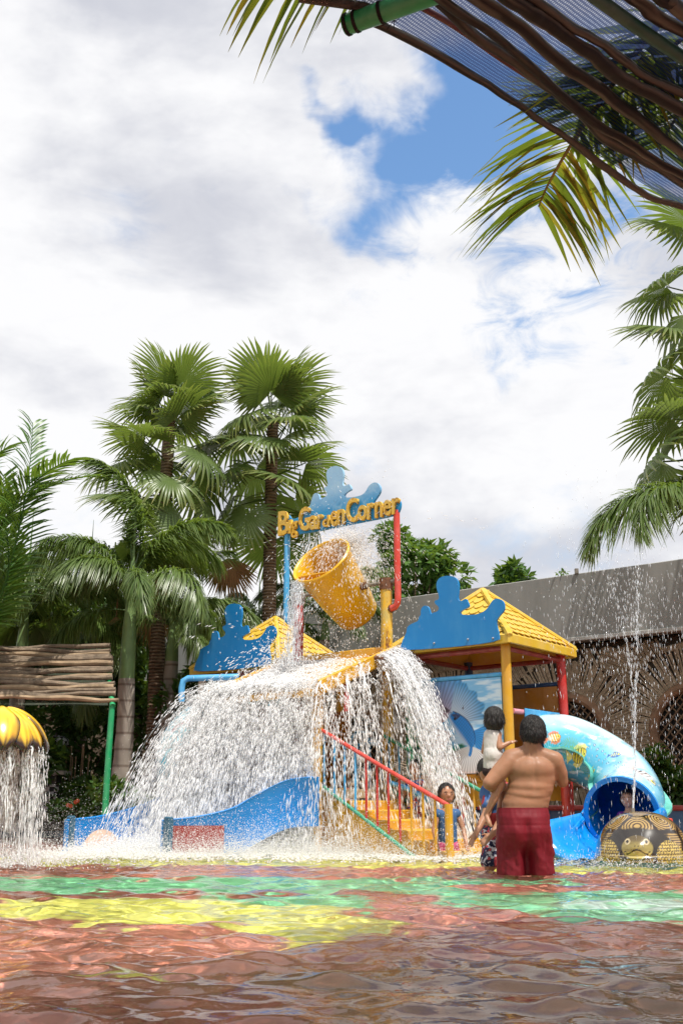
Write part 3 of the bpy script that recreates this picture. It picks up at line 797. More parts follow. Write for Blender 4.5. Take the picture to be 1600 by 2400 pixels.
# tray, sloping down towards the front, with low side lips
mb = MB(); ovr = .14
c4 = [LT - e1 * ovr + UP * TB, RT + e1 * ovr + UP * TB, F_ + e1 * ovr - e2 * .12 + UP * (TF - .04), FL_ - e1 * ovr - e2 * .12 + UP * (TF - .04)]
mb.add([*c4, *[c - UP * .07 for c in c4]], [(0, 1, 2, 3), (7, 6, 5, 4), (0, 4, 5, 1), (1, 5, 6, 2), (2, 6, 7, 3), (3, 7, 4, 0)])
tray = mb.build('tray', M['yellow'], tw_, 0)
for a, b in ((c4[0], c4[1]), (c4[1], c4[2]), (c4[0], c4[3])):
    d = (b - a).normalized(); sd = d.cross(UP).normalized(); MB().box((a + b) / 2 + UP * .03, ((b - a).length, .04, .16), (d, sd, sd.cross(d)), .01).build('tray_lip', M['yellow'], tray)
for k in range(3):                                     # rusty spout nozzles at the right end
    q = c4[1] + (c4[2] - c4[1]) * (.05 + .13 * k) - e1 * .05; MB().tube([q + UP * .09, q + e1 * .20 + UP * .05 ], .03, 10).build('spout', M['rust'], tray)
TDECK = P(742, 1848, F_.y).z
dk = (F_ + RT + LT + FL_) / 4
MB().box(dk + UP * (TDECK - .05), (1.6, 1.46, .10), AX).build('deck', plain_mat('sandy_deck', (.42, .33, .22), .7, .2, 5), tw_)
MB().box(LT - e1 * 0 + e1 * .0 + e2 * -.68 + UP * (TDECK + .55), (.03, 1.2, 1.0), AX).build('side_panel', M['orange'], tw_)
MB().box((LT + RT) / 2 + e2 * .0 - e1 * .28 + UP * (TDECK + .5), (.85, .03, .95), AX).build('back_panel', M['orange'], tw_)
for k in range(4):
    q = FL_ + e1 * (.2 + .3 * k) + UP * (TDECK - .28); MB().box(q - e2 * .015, (.28, .03, .42), AX).build('skirt_board', M['blue'], tw_)
# blue back railing with a round hoop
rl = [RT - e1 * .1 + UP * (TDECK + .55), RT - e1 * .9 + UP * (TDECK + .55)]
MB().tube(rl, .022, 8).build('back_rail', M['blue_light'], tw_)
hq = RT - e1 * .45 + UP * (TDECK + .56)
MB().tube([hq + e1 * (.15 * math.cos(w)) + UP * (.15 * math.sin(w)) for w in np.linspace(0, math.pi, 9)], .02, 8).build('rail_hoop', M['blue_light'], tw_)
for k in range(5):
    q = RT - e1 * (.1 + .19 * k); MB().tube([q + UP * TDECK, q + UP * (TDECK + .55)], .014, 8).build('baluster', M['blue_light'], tw_)

# ------------------------------------------------------------------ the tipping bucket
bmid = LT + (RT - LT) * .5 + UP * AXZ
al = R(38); bd_ = (-e2 * math.cos(al) + UP * math.sin(al)).normalized()      # towards the mouth
bup = e1.cross(bd_).normalized()
buck = thing('tipping_bucket', bmid, 'yellow tipping bucket pouring water from high on the tower', 'bucket')
prof = [(-.50, .0), (-.505, .20), (-.49, .268), (-.46, .29), (-.1, .345), (.3, .385), (.46, .40), (.50, .425), (.53, .43), (.545, .415), (.535, .39), (.50, .378), (.3, .362), (-.1, .322), (-.44, .268), (-.46, .20), (-.465, .0)]
mb = MB(); n = 40; vs_ = []
for (x, r) in prof:
    for k in range(n):
        w = 2 * math.pi * k / n; vs_.append(bmid + bd_ * x + (e1 * math.cos(w) + bup * math.sin(w)) * max(r, .001))
fs = [(i * n + k, i * n + (k + 1) % n, (i + 1) * n + (k + 1) % n, (i + 1) * n + k) for i in range(len(prof) - 1) for k in range(n)]
mb.add(vs_, fs); mb.build('shell', M['yellow_bucket'], buck, 50)
for sgn in (-1, 1):
    MB().tube([bmid + e1 * (.33 * sgn), bmid + e1 * (.42 * sgn)], .05, 12).build('pivot_boss', M['rust'], buck)
mb = MB(); MB.box(mb, bmid + bd_ * .40 + bup * .27 , (.5, .02, .26), (e1, bup, bd_), .005); mb.build('inner_baffle', M['yellow'], buck)

# ------------------------------------------------------------------ name sign above the bucket
SO = RT.copy(); SO.z = 0
sign_px = [(232,772),(228,640),(300,560),(330,620),(410,598),(418,560),(455,520),(500,500),(512,460),(522,420),(535,385),(560,374),(584,390),(592,442),(622,420),(652,408),(662,382),(650,360),(630,345),(632,325),(660,320),(668,290),(655,240),(650,190),(672,150),(720,126),(770,130),(803,160),(810,210),(800,260),(800,305),(820,315),(850,295),(868,300),(885,345),(850,360),(820,385),(815,405),(830,420),(900,415),(970,400),(1010,370),(1040,310),(1080,280),(1120,280),(1148,320),(1145,370),(1112,420),(1085,455),(1087,475),(1180,466),(1262,438),(1310,434),(1333,460),(1328,520),(1298,582),(1040,632),(800,680),(500,742)]
sg = thing('name_sign', (RT.x - .6, RT.y + .4, DEPTH), 'blue cut-out sign with raised yellow letters reading Big Garden Corner', 'sign')
def s_az(x, y):
    q = PV(600 + x * .2551, 1060 + y * .2551, SO, e1); return ((q - SO).dot(e1), q.z)
so = smooth_outline([s_az(x, y) for x, y in sign_px], 2)
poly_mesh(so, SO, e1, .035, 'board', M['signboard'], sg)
# letters: (character, left x, baseline y, width, height) measured on the crop of the photograph
letters = [('B',225,775,95,220),('I',318,755,28,125),('g',345,760,55,105),('G',413,735,100,215),('a',513,722,68,130),('r',582,712,52,130),('d',632,698,62,105),('e',706,690,60,140),('n',768,676,66,140),('C',848,658,108,220),('o',955,640,82,140),('r',1040,626,66,148),('n',1112,612,72,145),('e',1190,596,72,145),('r',1268,580,72,148)]
t = NT('worn_yellow_letters'); n1 = t.noise(16, 6, .7); n2 = t.noise(5, 5)
c = t.mix(t.rng(n2, .35, .7), (.74, .42, .03), (.66, .46, .10)); c = t.mix(t.rng(n1, .54, .64, 0, .85), c, (.20, .085, .02))
M['letters'] = t.done(t.bsdf(c, .5, t.bump(n1, .2, .003), .4))
dg = None
for ch, x, y, w, hgt in letters:
    cu = bpy.data.curves.new('letter', 'FONT'); cu.body = ch; cu.extrude = .02; cu.offset = .022; cu.size = 1; cu.resolution_u = 4
    to = bpy.data.objects.new('letter_tmp', cu); C.objects.link(to)
    bpy.context.view_layer.update()
    me = bpy.data.meshes.new_from_object(to.evaluated_get(bpy.context.evaluated_depsgraph_get()))
    bpy.data.objects.remove(to); bpy.data.curves.remove(cu)
    vv = verts_of(me); x0, x1 = vv[:, 0].min(), vv[:, 0].max(); y0, y1 = vv[:, 1].min(), vv[:, 1].max()
    y0f = y0
    if ch == 'g': yb = y + 38; hh = hgt + 45
    else: yb = y; hh = hgt
    a0, z0 = s_az(x, yb); a1, z1 = s_az(x + w, yb - w * .177); a2, z2 = s_az(x, yb - hh)
    off = offset_of(sg); nn = -e2
    out = np.zeros_like(vv)
    for k in range(len(vv)):
        fx_ = (vv[k, 0] - x0) / (x1 - x0); fy_ = (vv[k, 1] - y0) / (y1 - y0)
        p = SO + e1 * (a0 + (a1 - a0) * fx_) + UP * (z0 + (z1 - z0) * fx_ + (z2 - z0) * fy_) - e2 * (.0175 + .022 + vv[k, 2])
        out[k] = p - off
    me.vertices.foreach_set('co', out.ravel()); me.update()
    link('letter', me, M['letters'], sg)
# its two pipes, bent in to the tower's posts
zr_ = s_az(1290, 575)[1]; ar = s_az(1290, 575)[0]; al_ = s_az(287, 770)[0]; zl_ = s_az(287, 770)[1]
def pipe(a, ztop, zbot, toward, m):
    q = SO + e1 * a; s_ = 1 if toward > a else -1
    pts = [q + UP * (ztop + .06), q + UP * ((ztop + zbot) / 2), q + UP * (zbot + .12), q + UP * (zbot + .05) + e1 * (.012 * s_), q + UP * (zbot + .012) + e1 * (.05 * s_), q + UP * zbot + e1 * (.12 * s_), SO + e1 * toward + UP * zbot]
    o = MB().tube(pts, .042, 12).build('pipe', M[m], sg); o.location += e2 * .06 * 0
    MB().tube([SO + e1 * (toward - .02 * s_) + UP * zbot, SO + e1 * (toward - .0 * s_) + UP * zbot], .055, 12).build('flange', M['rust'], o)
pipe(ar, zr_, P(905, 1428, RT.y).z, .06, 'red_rail'); pipe(al_, zl_, P(695, 1456, LT.y).z, -1.56, 'blue_light')

# ------------------------------------------------------------------ stairs
st = thing('staircase', (F_.x + .9, F_.y - .4, DEPTH), 'yellow steps with red and green handrails coming down from the tower', 'stairs')
zt0 = P(757, 1708, F_.y).z; bq = loc(F_, 1.74, 0, 0); zt1 = P(1046, 1888, bq.y).z
WST = 1.05; RUN = 1.55; nst = 6
for k in range(nst):
    a = .10 + RUN * k / nst; z = TDECK - .14 - (TDECK - .10) * k / nst
    hgt_ = z - DEPTH if k >= nst - 2 else .30
    s_ = MB().box(loc(F_, a + .14, .10 + WST / 2, z - .09), (.30, WST, .20), AX, .012).build('step', M['yellow'], st)
mb = MB(); 
for b in (.08, .12 + WST):
    m2 = MB(); a0, a1 = loc(F_, .02, b, 0), loc(F_, RUN + .1, b, 0)
    m2.add([a0 + UP * (TDECK - .02), a1 + UP * -.02, a1 + UP * -.42, a0 + UP * (TDECK - .62), *[q + e2 * .04 for q in (a0 + UP * (TDECK - .02), a1 + UP * -.02, a1 + UP * -.42, a0 + UP * (TDECK - .62))]], [(0, 1, 2, 3), (7, 6, 5, 4), (0, 4, 5, 1), (1, 5, 6, 2), (2, 6, 7, 3), (3, 7, 4, 0)])
    m2.build('stringer', M['yellow'], st, 0)
for side, b, mcol in ((0, 0.02, 'red_rail'), (1, WST + .2, 'green_rail')):
    r0, r1 = loc(F_, .02, b, zt0 - .02 * side), loc(F_, 1.74, b, zt1 - .02 * side)
    rail = MB().tube([r0, (r0 + r1) / 2 + UP * -.006, r1], .022, 10).build('handrail', M[mcol], st)
    l0, l1 = loc(F_, .08, b, TDECK + .02), loc(F_, 1.42, b, -.06)
    MB().tube([l0, l1], .02, 10).build('bottom_rail', M['green_rail'], st)
    seq = ['blue_light'] * 4 + ['red'] * 4 + ['yellow'] * 3
    for k, mm in enumerate(seq):
        f = (k + .5) / (len(seq) + .6); top = r0 + (r1 - r0) * f
        zlo = lerp(TDECK + .02, -.15, f)
        MB().tube([Vector((top.x, top.y, zlo)), top], .0125, 8).build('baluster', M[mm], st)
    q = r1; MB().tube([Vector((q.x, q.y, DEPTH)), q + UP * .015], .042, 10).build('newel_post', M['yellow'], st)
q0 = loc(F_, .9, WST * .7, 0)
MB().tube([loc(F_, .25, WST * .95, .78), loc(F_, .55, WST * .95, .70), loc(F_, 1.15, WST * .95, .42)], .03, 10).build('middle_rail', M['blue_light'], st)

# ------------------------------------------------------------------ left slide: teal covered tube running out into a wide blue chute
ls = thing('wide_slide', (-2.0, 12.2, DEPTH), 'wide blue water slide with open chute and teal tunnel under the cascade', 'water slide')
def px_path(pts): return [P(*p) for p in pts]
def ribbon_wall(top, zb_off, thick, side, name, m, parent, nseg=40):
    """a wall under a curved top line; side is the direction of its thickness"""
    tp = bez(top, nseg); mb = MB(); 
    def fn(s_, t_):
        i = min(int(round(t_ * (nseg - 1))), nseg - 1); q = tp[i]
        d = (tp[min(i + 1, nseg - 1)] - tp[max(i - 1, 0)]); d.z = 0; d.normalize(); n_ = Vector((d.y, -d.x, 0)) * side
        prof_ = [(0, zb_off(i / (nseg - 1), q)), (0, q.z - .02), (-.012, q.z - .005), (thick * .25, q.z + .004), (thick * .75, q.z + .004), (thick + .012, q.z - .005), (thick, q.z - .02), (thick, zb_off(i / (nseg - 1), q))]
        o, z = prof_[min(int(round(s_ * 7)), 7)]
        return Vector((q.x, q.y, z)) + n_ * o
    mb.grid(fn, 8, nseg)
    k = 8; mb.f.append(tuple(range(k))); mb.f.append(tuple((nseg - 1) * k + i for i in range(k - 1, -1, -1)))
    return mb.build(name, m, parent, 50)
EL, ER = W(157, 1997), W(386, 2006)
rt_top = [P(380, 1922, ER.y), P(470, 1912, ER.y + .10), P(545, 1893, ER.y + .18), P(590, 1868, ER.y + .22), P(660, 1832, ER.y + .22), P(705, 1822, ER.y + .2), P(742, 1821, ER.y + .15)]
lt_top = [P(152, 1921, EL.y), P(240, 1910, EL.y + .25), P(330, 1885, EL.y + .5), P(420, 1845, EL.y + .75), P(500, 1800, EL.y + 1.0), P(600, 1745, EL.y + 1.2)]
ribbon_wall(rt_top, lambda f, q: DEPTH if f < .45 else q.z - .52, .09, -1, 'chute_wall', M['blue_slide'], ls)
ribbon_wall(lt_top, lambda f, q: DEPTH, .09, 1, 'chute_wall', M['blue_slide'], ls)
rb = bez(rt_top, 24); lb = bez(lt_top, 24)
mb = MB(); mb.grid(lambda a, b: (lambda i: (lb[i] * (1 - a) + rb[i] * a) - UP * (.36 + .10 * math.sin(a * math.pi)) * (1 if i > 4 else 1))(min(int(round(b * 23)), 23)), 9, 24)
for k, q in enumerate(mb.v): mb.v[k] = (q[0], q[1], max(q[2], -.08))
mb.build('chute_floor', M['blue_slide'], ls)
for q in (EL, ER):
    d = e2; MB().box((q.x + (.03 if q is ER else .03), q.y - .02, (.40 + DEPTH) / 2), (.10, .07, .40 - DEPTH), AX, .012).build('end_cap', plain_mat('slate_blue_cap', (.03, .10, .16), .5, .2, 8), ls)
dmr = rb[5] - rb[1]; dmr.z = 0; dmr.normalize()
zc = rb[3].z - .09
ch = MB(); oo = [Vector((rb[0].x, rb[0].y, 0)) + dmr * .07 + Vector((dmr.y, -dmr.x, 0)) * .004]
ch.box(oo[0] + dmr * .30 + UP * (zc / 2 - .16) + Vector((dmr.y, -dmr.x, 0)) * .006, (.60, .012, zc + .32), (dmr, Vector((dmr.y, -dmr.x, 0)), UP)); ch.build('painted_panel', M['maroon'], ls)
# pale round spot painted inside the far wall
dl = lb[4] - lb[0]; dl.z = 0; dl.normalize(); nl = Vector((dl.y, -dl.x, 0))
sp = MB(); cc = lb[0] + dl * .42 + nl * .10; sp.add([cc + dl * (.22 * math.cos(w)) + UP * (.22 * math.sin(w) - .33 ) + nl * .004 for w in np.linspace(0, 2 * math.pi, 33)[:-1]] , [tuple(range(32))]); sp.build('painted_spot', paint_mat('peach_paint', (.78, .50, .36), .4, .1), ls)
# teal tunnel
tp = bez([P(640, 1705, 15.1), P(560, 1700, 14.8), P(480, 1735, 14.2), P(455, 1790, 13.6), P(490, 1850, 13.2)], 34)
mb = MB(); mb.tube(tp, [.50] * 34, 26, False)
tun = mb.mesh('tunnel', offset_of(ls)); vv = verts_of(tun)
tn = fbm(vv * 3, 5); tc_ = np.tile(np.array(lin(70, 180, 200)), (len(vv), 1)); tc_ = mixc(tc_, lin(30, 140, 170), sstep(tn, .4, .6)); tc_ = mixc(tc_, lin(222, 220, 214), sstep(fbm(vv * 6, 9), .60, .64)); tc_ = mixc(tc_, lin(200, 70, 60), sstep(fbm(vv * 8 + 9, 9), .64, .67))
paint(tun, tc_); link('tunnel', tun, vcol_mat('teal_painted_tunnel', .25, .1), ls)
MB().tube(tp[-2:], .53, 26, False).build('tunnel_flange', M['cream'], ls)
rim = [tp[16] + (Vector((1, 0, 0)) * math.cos(w) + UP * math.sin(w)) * .5 for w in np.linspace(0, 2 * math.pi, 3)]

# ------------------------------------------------------------------ right tube slide
ts = thing('tube_slide', (2.8, 12.2, DEPTH), 'painted blue tube slide with fish, curling down from the pavilion to a blue chute', 'water slide')
# centre line: out of the pavilion's right side, round to the left, mouth towards the camera
mouth = P(1456, 1909, 11.35)
tpath = bez([loc(N, .02, S * .5, 1.19), P(1322, 1748, 12.50), P(1390, 1778, 12.42), P(1450, 1822, 12.2), P(1478, 1878, 11.8), mouth], 60)
rr_ = [.36] * 60
nt = 64
mb = MB(); mb.tube(tpath, rr_, nt, False); me = mb.mesh('tube', offset_of(ts), 60)
# paint: angle round the tube and arclength, as on the real thing
vv = verts_of(me)[:]; nvt = len(vv); kk = np.arange(nvt); ring = kk // nt; an = (kk % nt) / nt * 2 * math.pi
M_S = ring / 59 * 2.6; pos = vv + np.array(offset_of(ts))
tcol = np.tile(np.array(lin(96, 190, 222)), (nvt, 1)); nz = fbm(pos * 4, 4)
axis_c = np.array([[*q] for q in tpath])[np.clip(ring, 0, 59)]
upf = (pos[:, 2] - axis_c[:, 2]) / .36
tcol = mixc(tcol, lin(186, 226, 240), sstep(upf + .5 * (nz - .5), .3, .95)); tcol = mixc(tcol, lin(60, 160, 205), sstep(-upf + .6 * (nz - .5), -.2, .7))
weed = sstep(fbm(np.stack([M_S * 3, upf * 1.5], 1), 6) - .25 * upf, .52, .60); tcol = mixc(tcol, lin(40, 150, 130), weed * .75); tcol = mixc(tcol, lin(80, 170, 90), weed * sstep(fbm(pos * 22, 7), .55, .65))
link('tube', me, None, ts); tube_o = ts.children[-1]
# fine copy of the visible skin so that the fish keep their outlines
TR = 240; TA = 190
tp2 = bez(tpath, TR)
def tube_grid(path, rad, TA):
    a = None; V = []; t0 = (path[1] - path[0]).normalized(); a = t0.cross(UP).normalized()
    ax_ = []
    for i in range(len(path)):
        tn_ = (path[min(i + 1, len(path) - 1)] - path[max(i - 1, 0)]).normalized(); a = (a - tn_ * a.dot(tn_)).normalized(); b = tn_.cross(a); ax_.append((a.copy(), b.copy()))
        for k in range(TA):
            w = 2 * math.pi * k / TA; V.append(path[i] + (a * math.cos(w) + b * math.sin(w)) * rad)
    return V, ax_
Vt, axs = tube_grid(tp2, .364, TA)
Vt = np.array([[*q] for q in Vt]); ring = np.repeat(np.arange(TR), TA); kk = np.tile(np.arange(TA), TR)
cen_ = np.array([[*q] for q in tp2])[ring]
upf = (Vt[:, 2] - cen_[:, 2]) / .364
sl_ = np.concatenate([[0], np.cumsum([(tp2[i + 1] - tp2[i]).length for i in range(TR - 1)])])[ring]
va = kk / TA * 2 * math.pi * .364
nz = fbm(Vt * 4, 4); nzf = fbm(Vt * 16, 14)
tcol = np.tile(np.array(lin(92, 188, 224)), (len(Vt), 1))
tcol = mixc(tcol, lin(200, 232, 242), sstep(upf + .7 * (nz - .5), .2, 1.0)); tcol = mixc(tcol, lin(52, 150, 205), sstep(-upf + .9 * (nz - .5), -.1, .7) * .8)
def seen_at(px, py):                       # nearest vertex of the tube skin to a sight line
    r = np.array(ray(px, py)); r = r / np.linalg.norm(r); d = Vt - np.array(CAM); tt_ = d @ r
    perp = np.linalg.norm(d - np.outer(tt_, r), axis=1); ok = perp < .02
    idx = np.where(ok)[0]; return idx[np.argmin(tt_[idx])] if len(idx) else int(np.argmin(perp))
def local(px, py, ang=0.0):                # along-axis and around coordinates about a spot on the skin, metres
    i = seen_at(px, py); dx = sl_ - sl_[i]; dv = va - va[i]; per = 2 * math.pi * .364
    dv = (dv + per / 2) % per - per / 2; 
    tn_ = (tp2[min(ring[i] + 1, TR - 1)] - tp2[max(ring[i] - 1, 0)]).normalized(); a, b = axs[ring[i]]
    w = kk[i] / TA * 2 * math.pi; around = -a * math.sin(w) + b * math.cos(w)
    # screen right and up at the spot
    sx = Vector((1, 0, 0)); sz = UP
    a_ = math.atan2(around.dot(sx), tn_.dot(sx)); ca_, sa_ = math.cos(a_), math.sin(a_); X = dx * ca_ + dv * sa_; Z = -dx * sa_ + dv * ca_
    if (-tn_ * sa_ + around * ca_).dot(sz) < 0: Z = -Z
    c, s = math.cos(ang), math.sin(ang)
    near = (np.abs(dx) < .6) & (np.abs(dv) < .6)
    return np.where(near, X * c + Z * s, 9), np.where(near, -X * s + Z * c, 9)
def weeds(px, py, r, c, rays=26, spread=1.2):
    global tcol
    X, Z = local(px, py); rr = np.hypot(X, Z); a = np.arctan2(X, Z)
    f = (1 - sstep(rr, r * .75, r)) * (np.abs(a) < spread) * sstep(.5 + .5 * np.sin(a * rays + 6 * nz), .55, .8) * .85
    tcol = mixc(tcol, c, f)
def fish(px, py, L, H, ang, body, stripe, fin):
    global tcol
    X, Z = local(px, py, ang)
    tail = (np.abs(X + L * .62) < L * .2) & (np.abs(Z) < (np.abs(X + L * .42) * .9)); tcol = mixc(tcol, fin, tail * .9)
    d = np.hypot(X / (L * .55), Z / (H * .75)); tcol = mixc(tcol, fin, ((d < 1) & (np.abs(X) < L * .4) & (np.abs(Z) > H * .42)) * .85)
    d = np.hypot(X / (L * .5), Z / (H * .5)); f = 1 - sstep(d, .94, 1.02); tcol = mixc(tcol, body, f)
    st_ = sstep(np.sin(X / L * 34 + Z / H * 1.2), .35, .6) * (X < L * .22); tcol = mixc(tcol, stripe, f * st_)
    tcol = mixc(tcol, lin(70, 60, 50), (sstep(d, .86, .95) * (1 - sstep(d, .98, 1.04))) * .7)
    e = np.hypot(X - L * .3, Z - H * .08); tcol = mixc(tcol, lin(240, 225, 80), 1 - sstep(e, L * .10, L * .12)); tcol = mixc(tcol, lin(25, 25, 30), 1 - sstep(e, L * .045, L * .06))
weeds(1290, 1768, .22, lin(40, 150, 130)); weeds(1330, 1785, .16, lin(90, 170, 90)); weeds(1385, 1830, .18, lin(40, 150, 140)); weeds(1352, 1812, .2, lin(50, 150, 110), 30, 1.5)
fish(1354, 1772, .24, .20, -.05, lin(235, 208, 70), lin(60, 58, 56), lin(240, 222, 120))
fish(1381, 1815, .13, .12, -1.1, lin(222, 202, 60), lin(60, 60, 40), lin(230, 205, 40))
fish(1410, 1825, .17, .10, .9, lin(205, 200, 205), lin(180, 120, 110), lin(150, 160, 170))
fish(1517, 1815, .30, .12, -1.0, lin(225, 220, 220), lin(40, 40, 50), lin(205, 180, 175))
fish(1300, 1725, .16, .10, .2, lin(240, 170, 60), lin(250, 240, 230), lin(235, 120, 40)); fish(1440, 1765, .13, .08, -.4, lin(60, 110, 190), lin(230, 230, 120), lin(40, 80, 160)); fish(1480, 1840, .12, .07, .5, lin(236, 190, 80), lin(80, 70, 50), lin(240, 210, 110))
weeds(1430, 1838, .16, lin(60, 160, 120)); weeds(1255, 1745, .18, lin(50, 150, 120)); weeds(1500, 1868, .14, lin(40, 140, 140)); weeds(1340, 1760, .16, lin(120, 180, 90), 34, 1.6)
tcol = mixc(tcol, lin(40, 130, 175), sstep(fbm(Vt * 7, 44), .55, .70) * .45); tcol = mixc(tcol, lin(225, 238, 242), sstep(fbm(Vt * np.array([12, 12, 26]), 45), .60, .72) * .55)
for (bx_, by_) in [(1376,1748),(1391,1743),(1400,1752),(1408,1757),(1414,1764),(1394,1770),(1399,1780),(1413,1777),(1420,1785),(1450,1783),(1460,1790),(1444,1795),(1470,1795),(1478,1803),(1462,1806),(1488,1802),(1453,1804),(1446,1810),(1475,1811),(1498,1830),(1435,1817),(1525,1856),(1530,1866),(1538,1872),(1541,1880),(1528,1876),(1440,1790)]:
    X, Z = local(bx_, by_); d = np.hypot(X, Z); rb_ = .016
    tcol = mixc(tcol, lin(60, 90, 120), (sstep(d, rb_ * .6, rb_ * .8) * (1 - sstep(d, rb_, rb_ * 1.3))) * .8); tcol = mixc(tcol, lin(235, 240, 242), (1 - sstep(d, rb_ * .4, rb_ * .7)) * .8)
ii = np.arange(TR * TA).reshape(TR, TA); jj = np.roll(ii, -1, 1)
Ft = np.stack([ii[:-1], jj[:-1], jj[1:], ii[1:]], -1).reshape(-1, 4)
me0 = tube_o.data; tube_o.data.materials.clear(); tube_o.data.materials.append(M['blue_slide'])
tube_o.name = 'tube_lining'
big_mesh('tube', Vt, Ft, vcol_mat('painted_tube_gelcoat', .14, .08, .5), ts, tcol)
# flanges: mouth ring, bottom seam, entry plate
tn_ = (tpath[-1] - tpath[-2]).normalized()
MB().tube([tpath[-1] - tn_ * .03, tpath[-1] + tn_ * .015], .405, 44, False).build('mouth_flange', M['blue_slide'], ts)
mb = MB(); a, b = axs[-1]
ro, ri = .405, .352
mb.add([tpath[-1] + tn_ * .015 + (a * math.cos(w) + b * math.sin(w)) * r for r in (ro, ri) for w in np.linspace(0, 2 * math.pi, 45)[:-1]], [(k, (k + 1) % 44, 44 + (k + 1) % 44, 44 + k) for k in range(44)])
mb.build('mouth_ring', M['blue_slide'], ts)
seam = []
for sgn, lab in ((1, 'near'), (-1, 'far')):
    mb = MB(); vs_ = []
    for i in range(0, TR - 2, 4):
        d = (tp2[min(i + 2, TR - 1)] - tp2[max(i - 2, 0)]); d.z = 0; d.normalize(); n_ = Vector((d.y, -d.x, 0)) * sgn
        q = tp2[i] - UP * .05
        for o, z in ((.355, .012), (.43, .012), (.43, -.012), (.355, -.012)): vs_.append(q + n_ * o + UP * z)
    k = len(vs_) // 4; mb.add(vs_, [(i * 4 + j, i * 4 + (j + 1) % 4, i * 4 + 4 + (j + 1) % 4, i * 4 + 4 + j) for i in range(k - 1) for j in range(4)])
    mb.build('seam_flange', paint_mat('seafoam_flange', (.13, .52, .42), .3, .4), ts, 20)
MB().box(loc(N, .07, S * .5, 1.40), (.03, S * .62, .42), AX, .012).build('entry_plate', M['blue_light'], ts)
# open run-out chute below the mouth
mo = tpath[-1]; cdir = Vector((-.60, -.80, 0)).normalized(); cn = Vector((cdir.y, -cdir.x, 0))
secs = [(-.05, .0), (.12, -.02), (.36, -.06), (.64, -.09), (.92, -.10)]
prof2 = []
for k in range(15):
    w = math.pi * (k / 14); prof2.append((-.40 * math.cos(w) , -.40 * math.sin(w) ** .8))
mb = MB(); vs_ = []; nn_ = []
for j, (dd, dz) in enumerate(secs):
    f = j / (len(secs) - 1)
    for k, (x, z) in enumerate(prof2):
        lift = 0.03 - .06 * f; q = mo + cdir * dd + cn * (x * (1 + .28 * f)); vs_.append(Vector((q.x, q.y, max(mo.z + lift + z * .94 + dz * .3, -.10 + .0))))
kk_ = 15; top_l = [vs_[j * 15] for j in range(len(secs))]; top_r = [vs_[j * 15 + 14] for j in range(len(secs))]
mb.add(vs_, [(j * 15 + k, j * 15 + k + 1, (j + 1) * 15 + k + 1, (j + 1) * 15 + k) for j in range(len(secs) - 1) for k in range(14)])
cho = mb.build('chute', M['blue_slide'], ts); so_ = cho.modifiers.new('thick', 'SOLIDIFY'); so_.thickness = .05; so_.offset = 1
for tpz, sg_ in ((top_l, -1), (top_r, 1)):
    # rolled edge, falling to the water at the end
    tpz = tpz if sg_ < 0 else [lerp(tpz[0], q, .42) - UP * (.05 * i) for i, q in enumerate(tpz)]
    pts = bez([q + cn * (.02 * sg_) for q in tpz] + [tpz[-1] + cdir * .12 - UP * .16 + cn * (.02 * sg_)], 20)
    MB().tube(pts, .045, 10).build('rolled_edge', M['blue_slide'], ts)
    mb = MB(); tq = [q + cn * (.04 * sg_) for q in tpz]; mb.add([*tq, *[Vector((q.x, q.y, DEPTH)) for q in tq], *[q + cn * .03 * sg_ for q in tq], *[Vector((q.x, q.y, DEPTH)) + cn * .03 * sg_ for q in tq]], [(i, i + 1, i + 6, i + 5) for i in range(4)] + [(i + 10, i + 15, i + 16, i + 11) for i in range(4)])
    mb.build('chute_side', M['blue_slide'], ts)
# supports: red bent pipe and yellow beam
q = P(1320, 1860, 12.3)
MB().tube([P(1285, 1826, 12.4), P(1312, 1826, 12.4), P(1322, 1834, 12.4), P(1324, 1850, 12.4), Vector((P(1324, 1850, 12.4).x, 12.4, DEPTH))], .055, 12).build('support_pipe', M['red_rail'], ts)
MB().box(P(1300, 1855, 12.7), (.3, .06, .22)).build('support_beam', M['yellow'], ts)
MB().tube([Vector((3.25, 12.75, DEPTH)), P(1470, 1860, 12.75)], .06, 12).build('support_pipe', M['red'], ts)
MB().box(P(1553, 1934, 11.3), (.20, .05, .14), None, .01).build('red_cap', M['red_rail'], ts)
# ------------------------------------------------------------------ turtle fountain
tc0 = W(1528, 2022); TURT = Vector((tc0.x, tc0.y + .30, DEPTH))
tu = thing('turtle_fountain', TURT, 'glossy painted tortoise fountain standing in the water before the tube slide', 'fountain')
f_ = Vector((-.36, -.93, 0)).normalized(); r_ = Vector((-f_.y, f_.x, 0)); r_ = r_ if r_.x > 0 else -r_
nu, nv = 300, 130
ph_, hv = np.meshgrid(np.linspace(-math.pi, math.pi, nu), np.linspace(0, 1, nv)); phv, hvv = ph_.ravel(), hv.ravel()
HT = .485
el = hvv * math.pi / 2
rad = .46 * np.cos(el) ** .82; zz = HT * np.sin(el) ** 1.0
band = zz < .085; rad = rad + .014 * (1 - sstep(zz, .07, .09)) 
ax_, ay_ = 1.0, 1.12
lx = rad * np.sin(phv) * ax_; ly = -rad * np.cos(phv) * ay_              # local: x to its left on screen right, -y forwards
lx = lx * (1 + .0); 
